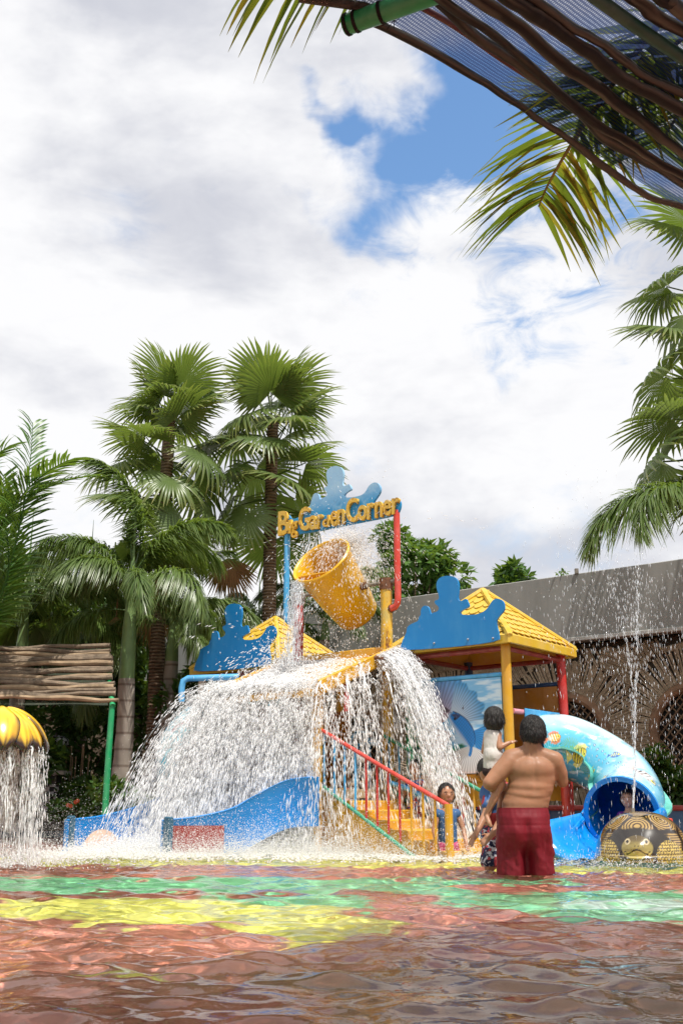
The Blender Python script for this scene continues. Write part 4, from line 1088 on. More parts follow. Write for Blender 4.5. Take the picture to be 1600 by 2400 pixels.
# head bulge and leg bulges in the front
def bul(ph0, z0, sp_, sz, amp): return amp * np.exp(-((phv - ph0) / sp_) ** 2 - ((zz - z0) / sz) ** 2)
b_ = bul(0, .165, .30, .10, .06) + bul(.72, .12, .3, .07, .025) + bul(-.72, .12, .3, .07, .025)
lx += b_ * np.sin(phv); ly -= b_ * np.cos(phv)
Vw = np.array([TURT.x, TURT.y, -.02]) + np.outer(lx, np.array(r_)) - np.outer(ly, np.array(f_)) * 1.0
Vw[:, 2] += zz
p3 = np.stack([lx, ly, zz], 1)
seeds = [(0.0, -.10, .46), (-.20, -.20, .40), (.20, -.20, .40), (0, .2, .46), (-.26, .12, .38), (.26, .12, .38), (0, -.36, .33)]
for k in range(11):
    w = (k + .5) / 11 * 2 * math.pi; seeds.append((.44 * math.sin(w), -.48 * math.cos(w), .19))
for k in range(16):
    w = k / 16 * 2 * math.pi; seeds.append((.47 * math.sin(w), -.52 * math.cos(w), .06))
sd = np.array(seeds); d = np.sqrt(((p3[:, None, :] - sd[None]) ** 2).sum(-1)); o = np.sort(d, 1); edge = o[:, 1] - o[:, 0]; near_i = np.argmin(d, 1)
CR = np.array(lin(172, 142, 84)); DK = np.array(lin(34, 24, 16)); BR = np.array(lin(66, 46, 26))
wob = fbm(p3 * 9, 3); ringv = np.sin((o[:, 0] + .018 * (wob - .5)) * 6.28 / .026)
ringv = np.where(near_i > 6, np.sin((zz + .012 * (wob - .5)) * 6.28 / .021), ringv); tcol_ = np.tile(BR, (len(p3), 1)); tcol_ = mixc(tcol_, CR, sstep(ringv, -.35, .25) * (1 - sstep(o[:, 0], .12, .22) * .45)); tcol_ = mixc(tcol_, DK, sstep(fbm(p3 * np.array([9, 9, 3]) + 5, 8), .50, .60) * .85 * (near_i > 6)); tcol_ = mixc(tcol_, DK, 1 - sstep(edge, np.where(near_i > 6, .03, .012), np.where(near_i > 6, .075, .034)))
# front opening with head, legs and throat
hood = 1 - sstep(np.hypot(phv / 1.1, (zz - .02) / .33), .93, .99); tcol_ = mixc(tcol_, lin(38, 30, 20), hood)
def scal(s, c1, c2):
    g = np.stack([phv * .46 * s, zz * s], 1); gi = np.floor(g[:, 1]); gx = g[:, 0] + .5 * (gi % 2); fx_, fy2 = gx - np.floor(gx) - .5, g[:, 1] - gi - .5
    return np.where((np.hypot(fx_, fy2) < .42)[:, None], np.array(c1), np.array(c2))
for sgn in (-1, 1):
    lg = 1 - sstep(np.hypot((phv - sgn * .70) / .34, (zz - .08 ) / .15), .93, 1.0); tcol_ = tcol_ * (1 - lg[:, None]) + scal(38, lin(190, 164, 84), lin(60, 44, 24)) * lg[:, None]
tcol_ = mixc(tcol_, lin(150, 124, 66), 1 - sstep(np.hypot(phv / .24, (zz - .03) / .06), .9, 1.0))
tcol_ = mixc(tcol_, lin(176, 154, 96), sstep(np.sin(phv * 30), .2, .6) * (np.abs(phv) < .42) * (zz < .07) * .7)
hd = np.hypot(phv / .34, (zz - .165) / .115); hf = 1 - sstep(hd, .95, 1.0)
hc = np.tile(np.array(lin(150, 134, 72)), (len(p3), 1)); hc = mixc(hc, lin(90, 74, 40), sstep(zz, .17, .24)); hc = mixc(hc, lin(214, 196, 120), sstep(-(zz - .145), 0, .03) * .7); hc = hc * (.75 + .5 * fbm(p3 * 50, 3)[:, None])
tcol_ = tcol_ * (1 - hf[:, None]) + hc * hf[:, None]; tcol_ = mixc(tcol_, lin(36, 28, 18), sstep(hd, .88, .95) * (1 - sstep(hd, 1.0, 1.06)))
mouth_z = .125 + .02 * np.cos(phv * 16) * (np.abs(phv) < .2); tcol_ = mixc(tcol_, lin(40, 30, 18), (np.abs(zz - mouth_z) < .0075) & (np.abs(phv) < .25))
for sgn in (-1, 1):
    e = np.hypot((phv - sgn * .19) * .46, zz - .215); tcol_ = mixc(tcol_, lin(205, 190, 150), 1 - sstep(e, .024, .029)); tcol_ = mixc(tcol_, lin(70, 48, 26), 1 - sstep(e, .014, .018)); tcol_ = mixc(tcol_, lin(12, 10, 10), 1 - sstep(e, .008, .011))
    e = np.hypot((phv - sgn * .035) * .46, zz - .178); tcol_ = mixc(tcol_, lin(34, 24, 16), 1 - sstep(e, .004, .007))
tcol_ = mixc(tcol_, lin(30, 40, 36), 1 - sstep(zz, .008, .016)); tcol_ = mixc(tcol_, lin(190, 170, 110), (np.abs(zz - .088) < .004))
i = np.arange(nu * nv).reshape(nv, nu); F4 = np.stack([i[:-1, :-1], i[:-1, 1:], i[1:, 1:], i[1:, :-1]], -1).reshape(-1, 4)
big_mesh('shell', Vw, F4, vcol_mat('varnished_tortoise_paint', .2, .1, .9, .04), tu, tcol_)
mb = MB(); mb.tube([Vector((TURT.x, TURT.y, DEPTH)), Vector((TURT.x, TURT.y, -.015))], [.44, .455], 36); mb.build('plinth', paint_mat('teal_plinth', (.04, .22, .24), .4, .3), tu)
TTOP = Vector((TURT.x, TURT.y, HT - .02)) + f_ * .06 - r_ * .06
MB().tube([TTOP - UP * .05, TTOP + UP * .03], .02, 10).build('nozzle', M['steel'], tu)

# ------------------------------------------------------------------ banana-flower mushroom fountain
bc0 = W(-30, 2028); BF = Vector((bc0.x, bc0.y, DEPTH))
bf = thing('petal_fountain', BF, 'yellow banana petal mushroom fountain pouring water beside the bamboo shade', 'fountain')
ztop = P(-10, 1672, BF.y).z; ztip = P(80, 1768, BF.y).z
MB().tube([BF, BF + UP * (ztop - DEPTH - .12)], .07, 14).build('stem', plain_mat('brown_stem', (.16, .09, .04), .6, .3, 6), bf)
def petal():
    nu, nv = 11, 22; V = []; col = []
    for j in range(nv):
        t_ = j / (nv - 1); r = .04 + .40 * math.sin(t_ * 1.35) / math.sin(1.35); z = (ztop - ztip) * (math.cos(t_ * 1.45) - math.cos(1.45)) / (1 - math.cos(1.45))
        w = .018 + .125 * math.sin(min(1, t_ * 1.08) * math.pi * .80) ** 1.1
        if t_ > .86: w *= max(.06, 1 - ((t_ - .86) / .14) ** 1.6)
        for i in range(nu):
            s = i / (nu - 1) * 2 - 1
            V.append((r + .02 * (1 - s * s) * t_, s * w, z + .045 * (1 - s * s) * (t_ > .02)))
            c = np.array(lin(240, 190, 40)); fn = fbm(np.array([[s * 5, t_ * 2.0]]), 4)[0]
            dk = float(sstep(abs(s) + .5 * (fn - .5), .62, .92)) * .85 * (t_ > .15) + float(sstep(t_ + .22 * (fn - .5) - .12 * (1 - abs(s)), .72, .92))
            st = float(sstep(fbm(np.array([[s * 14, t_ * 1.2]]), 7)[0], .55, .7)) * .5
            c = c * (1 - st) + np.array(lin(205, 120, 20)) * st; dk = min(1, dk); c = c * (1 - dk) + np.array(lin(46, 24, 18)) * dk
            col.append(c)
    F = [(j * nu + i, j * nu + i + 1, (j + 1) * nu + i + 1, (j + 1) * nu + i) for j in range(nv - 1) for i in range(nu - 1)]
    me = bpy.data.meshes.new('petal'); me.from_pydata(V, [], F); me.polygons.foreach_set('use_smooth', [True] * len(F)); paint(me, np.array(col)); return me
pm = petal(); pm.materials.append(vcol_mat('petal_paint', .25, .08, .5))
for k in range(13):
    o = bpy.data.objects.new('petal', pm); C.objects.link(o); o.parent = bf
    o.location = (0, 0, ztip - DEPTH + (.012 if k % 2 else 0)); o.rotation_euler = (0, 0, 2 * math.pi * k / 13 - .18); s_ = 1.0 if k % 2 else .94; o.scale = (s_, s_, 1)
    md = o.modifiers.new('thick', 'SOLIDIFY'); md.thickness = .012
MB().ball(BF + UP * (ztop - DEPTH - .02), (.09, .09, .05), 16, 8).build('crown_knob', M['yellow'], bf)

# ------------------------------------------------------------------ bamboo shade rack at left
rk = thing('pole_shade_rack', (P(256, 1890, 14.4).x, 14.4, .1), 'sloping shade roof of weathered poles on a green post', 'shade rack')
gp = P(262, 1650, 14.4)
MB().tube([Vector((gp.x, 14.4, .1)), Vector((gp.x, 14.4, 1.2)), Vector((gp.x + .01, 14.4, gp.z + .05))], [.046, .044, .04], 12).build('post', M['green_pole'], rk)
pa, pb_ = P(264, 1652, 14.38), P(246, 1513, 15.35)
MB().tube([pa - (pb_ - pa) * .02, (pa + pb_) / 2, pb_], [.042, .038, .036], 12).build('rafter', M['green_pole'], rk)
MB().tube([pb_, pb_ + (pb_ - pa).normalized() * .012], .036, 12).build('sawn_end', plain_mat('sawn_wood', (.6, .40, .26), .7, .2, 20), rk)
for k in range(1, 3):
    dx = Vector((-2.3 * k, 0, 0)); MB().tube([pa + dx, pb_ + dx], .04, 10).build('rafter', M['green_pole'], rk); MB().tube([Vector((gp.x, 14.4, .1)) + dx, Vector((gp.x, 14.4, gp.z)) + dx], .044, 10).build('post', M['green_pole'], rk)
wr2 = np.random.default_rng(8)
for k in range(15):
    f = (k + .2 + wr2.uniform(-.18, .18)) / 15; q = pa + (pb_ - pa) * (f * .93 + .03) + Vector((.05 + wr2.uniform(-.02, .05), -.03, .05)); r0 = wr2.uniform(.026, .042); ph = wr2.uniform(0, 6)
    pts = []
    for j in range(24):
        x = -5.6 * j / 23; pts.append(q + Vector((x, .012 * math.sin(j * 1.3 + ph), .022 * math.sin(j * .55 + ph) + .012 * math.sin(j * 1.7 + ph * 2))))
    MB().tube(pts, [r0 * (1 + .16 * math.sin(j * 1.1 + ph)) for j in range(24)], 8).build('roof_pole', M['bark_log'] if k % 3 else M['twig'], rk)
t = NT('grey_shade_net'); d = t.bsdf((.07, .085, .06), .8); tr = t.n('BsdfTransparent'); mx = t.n('MixShader'); mx.inputs[0].default_value = .45; t.l(d.outputs[0], mx.inputs[1]); t.l(tr.outputs[0], mx.inputs[2]); netm = t.done(mx)
mb = MB(); mb.add([pa + Vector((0, .06, .0)), pb_ + Vector((0, .06, 0)), pb_ + Vector((-5.5, .06, 0)), pa + Vector((-5.5, .06, 0))], [(0, 1, 2, 3)]); mb.build('net', netm, rk, 0)

# ------------------------------------------------------------------ shrine corner: chequered parasol and stone altar
t = NT('chequered_cloth'); chk = t.n('TexChecker'); chk.inputs['Scale'].default_value = 13; chk.inputs[1].default_value = (.45, .46, .48, 1); chk.inputs[2].default_value = (.02, .02, .022, 1); t.l(t.coord('Object'), chk.inputs[0])
chm = t.done(t.bsdf(chk.outputs[0], .8))
uq = P(130, 1748, 18.2); pr = thing('parasol', (uq.x, 18.2, .1), 'small black and white chequered ceremonial parasol in the shade', 'parasol')
zc_ = P(130, 1750, 18.2).z
mb = MB(); mb.grid(lambda a, b: Vector((uq.x + .27 * math.sin(b * 1.5) * math.cos(a * 6.2832), 18.2 + .27 * math.sin(b * 1.5) * math.sin(a * 6.2832), zc_ + .20 * math.cos(b * 1.5) + .012 * abs(math.sin(a * 6.2832 * 4)) * b)), 32, 10, True); cp_ = mb.build('canopy', chm, pr)
MB().tube([Vector((uq.x, 18.2, .1)), Vector((uq.x, 18.2, zc_ + .24))], .014, 8).build('pole', M['stone'], pr)
for k in range(10):
    w = 2 * math.pi * k / 10; q = Vector((uq.x + .265 * math.cos(w), 18.2 + .265 * math.sin(w), zc_ + .02)); MB().tube([q, q - UP * .09], .008, 5).build('tassel', M['twig'], pr)
aq = P(112, 1860, 17.6); sh = thing('stone_altar', (aq.x, 17.6, .1), 'dark stone altar wrapped in chequered cloth under the parasol', 'altar')
MB().box((aq.x, 17.6, .25), (.62, .5, .3), None, .02).build('base', M['stone'], sh); MB().box((aq.x, 17.6, .62), (.44, .38, .44), None, .01).build('cloth_wrap', chm, sh)
za = P(112, 1812, 17.6).z
MB().box((aq.x, 17.6, .92), (.34, .30, .16), None, .01).build('niche', M['stone'], sh); MB().box((aq.x, 17.6, za), (.62, .5, .07), None, .01).build('roof_slab', M['concrete'], sh); MB().box((aq.x, 17.6, (za + 1.0) / 2), (.22, .2, max(.05, za - 1.0)), None).build('neck', M['stone'], sh)
bq = P(165, 1850, 17.9); bs = thing('bamboo_screen', (bq.x, 17.9, .1), 'upright screen of thin bamboo canes beside the stone altar', 'screen')
for k in range(9):
    x = bq.x - .22 + .06 * k + wr2.uniform(-.015, .015); MB().tube([Vector((x, 17.9, .1)), Vector((x + wr2.uniform(-.03, .03), 17.9, P(165, 1760, 17.9).z + wr2.uniform(-.15, .2)))], .011, 6).build('cane', M['twig'], bs)
# low hut frame and dark room behind, closing the shaded corner
# ------------------------------------------------------------------ palms and trees
def fan_leaf(seed, Rb=.82, Lp=.72, segs=40, spread=2.35, bend=.5, droop=.35, dead=False):
    g = np.random.default_rng(seed); V = []; F = []; Cc = []
    # petiole
    base = 0; n = 5
    for j, (x, rr) in enumerate(((0, .018), (Lp * .5, .013), (Lp, .010))):
        for k in range(n): w = 6.283 * k / n; V.append((x, rr * math.cos(w), rr * math.sin(w) - .03 * (x / Lp) ** 2)); Cc.append((.0, 0, 0))
    for j in range(2):
        for k in range(n): F.append((j * n + k, j * n + (k + 1) % n, (j + 1) * n + (k + 1) % n, (j + 1) * n + k))
    cb, sb = math.cos(bend), math.sin(bend)
    for s in range(segs):
        a = (s + .5) / segs * 2 - 1; ang = a * spread; half = spread / segs
        L = Rb * (1 - .22 * abs(a) ** 1.6) * g.uniform(.93, 1.05); dr = droop * g.uniform(.6, 1.5) * (1.4 if dead else 1)
        fuse = .60 + g.uniform(-.05, .05); tw = g.normal(0, .06); brk = g.random() < (.10 if not dead else .3)
        prev = None
        for (f, wf) in ((.03, 1.), (.3, 1.), (fuse, 1.), (.83, .66), (1.0, .05)):
            r = L * f; wd_ = (half * min(r, L * fuse) * 1.02) * wf * (1.0 if f <= fuse else 1.0)
            cx, cyy = math.cos(ang + tw * max(0, f - fuse)), math.sin(ang + tw * max(0, f - fuse))
            fold = .10 * r * abs(math.sin(ang)) * .9       # the blade is folded along its midrib
            dz = -dr * max(0, f - .45) ** 1.7 * L * 2.0 - fold - (.35 * L * max(0, f - .7) if brk else 0)
            row = []
            for q, up in ((-1, 0), (0, 1), (1, 0)):
                x = cx * r - cyy * wd_ * q; y = cyy * r + cx * wd_ * q; z = dz + up * wd_ * .55
                X, Z = x * cb + z * sb, -x * sb + z * cb
                row.append(len(V)); V.append((Lp + X, y, Z - .03)); Cc.append((min(1, max(0, (f - .72) / .28)) * g.choice([.0, .15, .8]) + (.25 if f > .9 else 0), 0, 0))
            if prev: F += [(prev[0], prev[1], row[1], row[0]), (prev[1], prev[2], row[2], row[1])]
            prev = row
    me = bpy.data.meshes.new('fan_frond'); me.from_pydata(V, [], F); me.polygons.foreach_set('use_smooth', [True] * len(F)); paint(me, np.clip(np.array(Cc), 0, 1)); return me
def feather_leaf(seed, L=2.3, n=150, ll=.40, e0=.9, e1_=-.9, plumose=True, lw=.016, vee=.5, hang=.5, start=.16):
    g = np.random.default_rng(seed); V = []; F = []; Cc = []; m = 26
    pts = []; x = z = 0.0; 
    for j in range(m):
        pts.append((x, z)); t = j / (m - 1); e = e0 + (e1_ - e0) * t ** 1.25; x += math.cos(e) * L / (m - 1); z += math.sin(e) * L / (m - 1)
    pts = np.array(pts)
    k5 = 5
    for j in range(m):
        rr = .020 * (1 - .85 * j / (m - 1))
        for k in range(k5): w = 6.283 * k / k5; V.append((pts[j, 0], rr * math.cos(w), pts[j, 1] + rr * math.sin(w))); Cc.append((0, 0, 0))
    for j in range(m - 1):
        for k in range(k5): F.append((j * k5 + k, j * k5 + (k + 1) % k5, (j + 1) * k5 + (k + 1) % k5, (j + 1) * k5 + k))
    for i in range(n):
        t = start + (1 - start) * (i + g.uniform(-.3, .3)) / n; t = min(max(t, 0), .995); fj = t * (m - 1); j = int(fj)
        b = pts[j] + (pts[min(j + 1, m - 1)] - pts[j]) * (fj - j); tg = pts[min(j + 1, m - 1)] - pts[max(j - 1, 0)]; tg = tg / np.linalg.norm(tg)
        T = Vector((tg[0], 0, tg[1])); Nn = Vector((-tg[1], 0, tg[0])); Bb = Vector((0, 1, 0))
        side = 1 if i % 2 else -1
        th = g.uniform(-2.5, 2.5) * 1.0 if plumose else side * (math.pi / 2 - vee + g.normal(0, .10))
        rad = (Nn * math.cos(th) + Bb * math.sin(th))
        fw = .75 + .55 * t if plumose else .55 + .7 * t
        d = (rad + T * fw * g.uniform(.8, 1.2)).normalized()
        pl = min(1, (t - start + .04) / .12) * (1 - .55 * max(0, (t - .55) / .45) ** 1.4); ln = ll * pl * g.uniform(.85, 1.1)
        sd = d.cross(UP); sd = sd.normalized() if sd.length > .1 else Bb; w_ = lw * g.uniform(.8, 1.2)
        p = Vector((b[0], 0, b[1])); prev = None; hg = hang * g.uniform(.7, 1.4)
        for q, (f, wf) in enumerate(((0, .5), (.35, 1.), (.7, .8), (1., .05))):
            pos = p + d * (ln * f) - UP * (hg * ln * f * f); row = []
            for s in (-1, 1): row.append(len(V)); V.append(tuple(pos + sd * (w_ * wf * s))); Cc.append((f * g.uniform(0, .35), 0, 0))
            if prev: F.append((prev[0], prev[1], row[1], row[0]))
            prev = row
    me = bpy.data.meshes.new('feather_frond'); me.from_pydata(V, [], F); me.polygons.foreach_set('use_smooth', [True] * len(F)); paint(me, np.clip(np.array(Cc), 0, 1)); return me

M['fan_leaf'] = leaf_mat('fan_palm_leaf', (.065, .12, .038), (.18, .24, .075), (.40, .35, .11), .36, .33, .5)
M['fox_leaf'] = leaf_mat('foxtail_leaf', (.052, .115, .026), (.13, .205, .05), (.40, .42, .18), .38, .35, .5)
M['areca_leaf'] = leaf_mat('areca_leaf', (.030, .11, .022), (.075, .18, .03), (.20, .26, .06), .35, .35, .4)
M['dead_leaf'] = leaf_mat('dead_palm_leaf', (.20, .10, .05), (.33, .18, .09), (.38, .24, .14), .15, .8, .1)
M['tree_leaf'] = leaf_mat('broad_leaf', (.04, .11, .022), (.10, .20, .04), None, .30, .4, .4)
M['dark_leaf'] = leaf_mat('shrub_leaf', (.025, .075, .018), (.07, .15, .03), None, .30, .45, .4)
t = NT('ringed_palm_trunk'); wv = t.n('TexWave'); wv.wave_type = 'BANDS'; wv.bands_direction = 'Z'; wv.inputs['Scale'].default_value = 5.5; wv.inputs['Distortion'].default_value = 2.2; wv.inputs['Detail'].default_value = 3; t.l(t.coord('Object'), wv.inputs[0])
c = t.mix(wv.outputs[1], (.09, .055, .035), (.26, .18, .12)); c = t.mix(t.rng(t.noise(9, 5), .45, .7, 0, .6), c, (.34, .25, .18)); M['fan_trunk'] = t.done(t.bsdf(c, .9, t.bump(wv.outputs[1], .8, .03), .2))
t = NT('foxtail_trunk'); sz = t.n('SeparateXYZ'); t.l(t.coord('Object'), sz.inputs[0]); wv = t.n('TexWave'); wv.bands_direction = 'Z'; wv.inputs['Scale'].default_value = 1.3; wv.inputs['Distortion'].default_value = .5; t.l(t.coord('Object'), wv.inputs[0])
c = t.mix(t.rng(t.noise(4, 5, stretch=(1, 1, .3)), .35, .7), (.25, .21, .175), (.40, .345, .29)); c = t.mix(t.rng(wv.outputs[1], .0, .10, .75, 0), c, (.12, .08, .06)); M['fox_trunk'] = t.done(t.bsdf(c, .75, t.bump(wv.outputs[1], .2, .01), .3))
M['crownshaft'] = plain_mat('green_crownshaft', (.16, .25, .09), .45, .2, 5, .1)

FAN = [fan_leaf(s, bend=b, droop=d) for s, b, d in ((1, .35, .28), (2, .8, .40), (3, .15, .22), (4, 1.3, .5), (5, 1.0, .35))]
DEADF = [fan_leaf(31, .66, .35, 26, 1.15, .15, .25, True), fan_leaf(32, .60, .30, 24, .8, .1, .2, True)]
FOX = [feather_leaf(s, 2.3, 430, .44, a, b, lw=.0125, hang=.85) for s, a, b in ((11, 1.1, -1.15), (12, .8, -1.25), (13, 1.3, -.5), (14, .5, -1.4))]
ARE = [feather_leaf(s, 3.2, 110, .62, a, b, False, .017, .45, .35, .2) for s, a, b in ((21, 1.35, .1), (22, 1.2, -.5), (23, 1.45, .6))]
for l, m in ((FAN, 'fan_leaf'), (FOX, 'fox_leaf'), (ARE, 'areca_leaf'), (DEADF, 'dead_leaf')):
    for x in l: x.materials.append(M[m])
def put(me, name, parent, pos, az, el, roll=0., s=1.0):
    o = bpy.data.objects.new(name, me); C.objects.link(o); o.parent = parent
    o.location = Vector(pos) - offset_of(parent)
    o.rotation_euler = (Matrix.Rotation(az, 3, 'Z') @ Matrix.Rotation(-el, 3, 'Y') @ Matrix.Rotation(roll, 3, 'X')).to_euler(); o.scale = (s, s, s); return o
def trunk(parent, base, top, r0, r1, m, n=24, seed=0, flare=1.25):
    g = np.random.default_rng(seed); pts = []; rad = []
    for j in range(n):
        f = j / (n - 1); pts.append(base + (top - base) * f + Vector((.03 * math.sin(f * 3 + seed), .02 * math.sin(f * 4), 0)) * math.sin(f * math.pi)); rad.append((r0 + (r1 - r0) * f) * (1 + (flare - 1) * max(0, 1 - f * 7)) * (1 + .02 * g.normal()))
    return MB().tube(pts, rad, 14).build('trunk', m, parent)
def fan_palm(px, pys, Y, nf, label, seed, s=1.0, crown_h=1.8, dead=(), r=.10, hide=None, skirt=0):
    top = P(px, pys, Y); base = Vector((top.x, Y, .1)); g = np.random.default_rng(seed)
    o = thing('fan_palm', base, label, 'palm tree', 'fan palms')
    trunk(o, base, top, r * 1.15, r * .85, M['fan_trunk'], seed=seed)
    for k in range(nf):
        f = (k + .5) / nf; az = k * 2.39996 + g.uniform(-.25, .25) + seed
        el = lerp(-.6, 1.42, f ** .7) + g.uniform(-.12, .12); z = top.z - crown_h * (1 - f) ** 1.35
        put(FAN[g.integers(0, 5)] if f < .8 else FAN[(0, 2)[k % 2]], 'frond', o, (top.x, top.y, z), az, el, g.uniform(-.5, .5), s * g.uniform(.85, 1.1))
    for (dx, dz, az, el, k) in dead: put(DEADF[k], 'dead_frond', o, (top.x + dx, top.y, top.z + dz), az, el, 0, s)
    # old leaf bases along the upper trunk
    for k in range(22):
        f = k / 22; az = k * 2.4; z = top.z - crown_h * 1.15 * f; q = Vector((top.x, top.y, z)); d = Vector((math.cos(az), math.sin(az), .9)).normalized()
        MB().tube([q + d * .05, q + d * .17], [.035, .012], 5).build('leaf_base', M['fan_trunk'], o)
    return o
fan_palm(398, 985, 17.6, 25, 'tall fan palm behind the grey foxtail trunk', 3, 1.12, 2.0, ((-.1, -2.5, -1.3, -1.2, 0), (-.25, -2.7, -2.0, -1.25, 1), (-.1, -3.2, -1.6, -1.4, 1), (-.75, -3.3, -1.5, -1.3, 1)), .125)
fan_palm(640, 985, 18.3, 24, 'tall fan palm rising directly behind the name sign', 8, 1.14, 1.9, ((-.78, -2.35, -1.45, -1.2, 0), (-.72, -2.30, -1.9, -1.3, 0)), .125)
rp = fan_palm(1665, 630, 14.4, 7, 'fan palm beside the building, towering over the turtle', 14, 1.15, 1.6, (), .14)
tq_ = P(1665, 630, 14.4)
for k, (py_, az, el, lf, s_) in enumerate(((520, 2.9, .8, 0, 1.0), (640, 3.1, .35, 1, 1.05), (735, 3.3, .22, 2, 1.1), (830, 3.0, .15, 1, 1.2), (860, 2.2, .1, 2, .9), (930, 3.25, .08, 2, 1.2), (945, 4.1, .0, 1, .9), (1010, 3.05, .0, 1, 1.4), (1060, 4.2, -.4, 3, 1.1), (1075, 3.2, -.45, 3, 1.1))):
    q = P(1665, py_ + 45, 14.4); put(FAN[lf], 'frond', rp, (tq_.x, tq_.y, q.z - .12), az, el, (-.55, .3, -.4, .5)[k % 4], s_)
def fox_palm(px, pys, Y, nf, label, seed, s=1.0, r=.10, els=(-.1, .8), azs=None, cat='foxtail_palm', name='foxtail_palm', leaves=FOX, shaft=.9, trunk_m='fox_trunk'):
    top = P(px, pys, Y); base = Vector((top.x, Y, .1)); g = np.random.default_rng(seed)
    o = thing(name, base, label, 'palm tree')
    trunk(o, base, top - UP * shaft, r * 1.2, r, M[trunk_m], seed=seed, flare=1.15)
    MB().tube([top - UP * shaft, top - UP * shaft * .7, top - UP * shaft * .25, top + UP * .1], [r * .98, r * .92, r * .6, r * .3], 14).build('crownshaft', M['crownshaft'], o)
    for k in range(nf):
        f = (k + .5) / nf; az = (azs[k] if azs else k * 2.39996 + seed) + g.uniform(-.15, .15)
        put(leaves[g.integers(0, len(leaves))], 'frond', o, top - UP * (shaft * .45 * (1 - f)), az, lerp(els[0], els[1], f) + g.uniform(-.1, .1), g.uniform(-.3, .3), s * g.uniform(.9, 1.08))
    MB().tube([top, top + UP * 1.0, top + UP * 1.75 * s], [.022, .016, .003], 6).build('spear_leaf', M['crownshaft'], o)
    return o
fox_palm(312, 1330, 15.8, 13, 'foxtail palm with smooth grey trunk between the shade rack and slide', 5, .88, .125, (-.45, .6), (0.05, 3.2, -.9, 3.7, .8, 2.6, -1.4, -2.1, .5, 2.9, -.4, 4.0, 1.5), shaft=1.75)
fox_palm(762, 1440, 19.3, 10, 'small bushy palm below the tipping bucket', 9, .75, .09, (-.4, .6), shaft=.5)
fox_palm(606, 1490, 20.6, 9, 'small dark palm beyond the farther pavilion roof', 19, .7, .09, (-.4, .6), shaft=.5)
fp4 = fox_palm(1740, 1215, 13.4, 6, 'foxtail palm with one long frond hanging before the grey fascia', 29, 1.0, .12, (.1, .5), (2.2, .6, -1.2, 1.4, 5.2, 0), shaft=1.0)
q = P(1740, 1215, 13.4); put(FOX[3], 'frond', fp4, q, 3.25, .12, 0, 1.12); put(FOX[1], 'frond', fp4, q, 3.6, -.15, .2, 1.0)
fox_palm(60, 1430, 17.2, 12, 'dark foxtail palm crowded behind the shade rack', 39, 1.05, .12, (-.5, .6), shaft=1.0)
fox_palm(205, 1440, 19.0, 11, 'farther foxtail palm filling the gap behind the grey trunk', 49, 1.05, .12, (-.5, .6), shaft=1.0)
fox_palm(408, 1440, 17.2, 9, 'low foxtail palm drooping over the blue cut-out board', 59, .82, .11, (-.6, .35), (0.0, -.5, .5, 3.1, -1.2, 1.2, 2.2, -.15, .2), shaft=.8)
fox_palm(-70, 1560, 14.4, 13, 'tall feathery palm reaching in from beyond the petal fountain', 69, 1.15, .12, (.35, 1.1), (0.1, .5, -.3, .9, -.7, 1.4, 2.4, 3.3, 4.2, 5.0, .25, .0, -.1), name='areca_palm', leaves=ARE, shaft=.8)
# broadleaf tree and shrubs
def leafy(name, label, cat, c, rad, nl, ls, seed, m, base_z=.1, trunk_r=.09, vis=None, group=None, lumps=9):
    g = np.random.default_rng(seed); c = Vector(c); o = thing(name, (c.x, c.y, base_z), label, cat, group)
    cl = []
    for k in range(lumps):
        d = Vector(g.normal(0, 1, 3)).normalized(); rr = g.uniform(.4, 1.0); cl.append((c + Vector((d.x * rad[0], d.y * rad[1], d.z * rad[2])) * rr, g.uniform(.2, .42)))
    cl.append((c, .5))
    mb = MB(); b0 = Vector((c.x, c.y, base_z)); fork = b0 + (c - b0) * .55
    mb.tube([b0, b0 + (fork - b0) * .5 + Vector((.05, 0, 0)), fork], [trunk_r, trunk_r * .8, trunk_r * .65], 8)
    for q, _ in cl: mb.tube([fork, (fork + q) / 2 + Vector((0, 0, .08)), q], [trunk_r * .5, trunk_r * .32, trunk_r * .12], 6)
    mb.build('trunk', M['fan_trunk'], o)
    N_ = nl; ci = g.integers(0, len(cl), N_); cen = np.array([[*q] for q, _ in cl])[ci]; cr = np.array([r for _, r in cl])[ci]
    d = g.normal(0, 1, (N_, 3)); d /= np.linalg.norm(d, axis=1)[:, None]; rr = g.uniform(.45, 1.0, N_) ** .6
    pos = cen + d * (rr * cr)[:, None] * np.array(rad)
    ax = g.normal(0, 1, (N_, 3)) * .6 + d * .8 + np.array([0, 0, -.15]); ax /= np.linalg.norm(ax, axis=1)[:, None]
    sd = np.cross(ax, g.normal(0, .45, (N_, 3)) + np.array([0, 0, 1])); sd /= np.linalg.norm(sd, axis=1)[:, None]; nn = np.cross(sd, ax)
    L = (ls * g.uniform(.7, 1.25, N_))[:, None]; w = L * .24
    V = np.stack([pos, pos + ax * L * .5 + sd * w + nn * L * .08, pos + ax * L - nn * L * .12, pos + ax * L * .5 - sd * w + nn * L * .08, pos + ax * L * .5], 1).reshape(-1, 3)
    b = np.arange(N_)[:, None] * 5; F = np.concatenate([b + np.array([[0, 1, 4]]), b + np.array([[1, 2, 4]]), b + np.array([[2, 3, 4]]), b + np.array([[3, 0, 4]])])
    big_mesh('crown', V, F, m, o, None, False); return o
leafy('leafy_tree', 'leafy green tree rising above the grey fascia beside the red pipe', 'tree', P(968, 1352, 29.0), (1.5, 1.2, 1.35), 3300, .30, 4, M['tree_leaf'], lumps=16)
leafy('treetop', 'small leafy treetop peeking over the grey fascia by the pavilion roof', 'tree', P(1188, 1362, 27.5), (.55, .5, .38), 900, .28, 6, M['tree_leaf'])
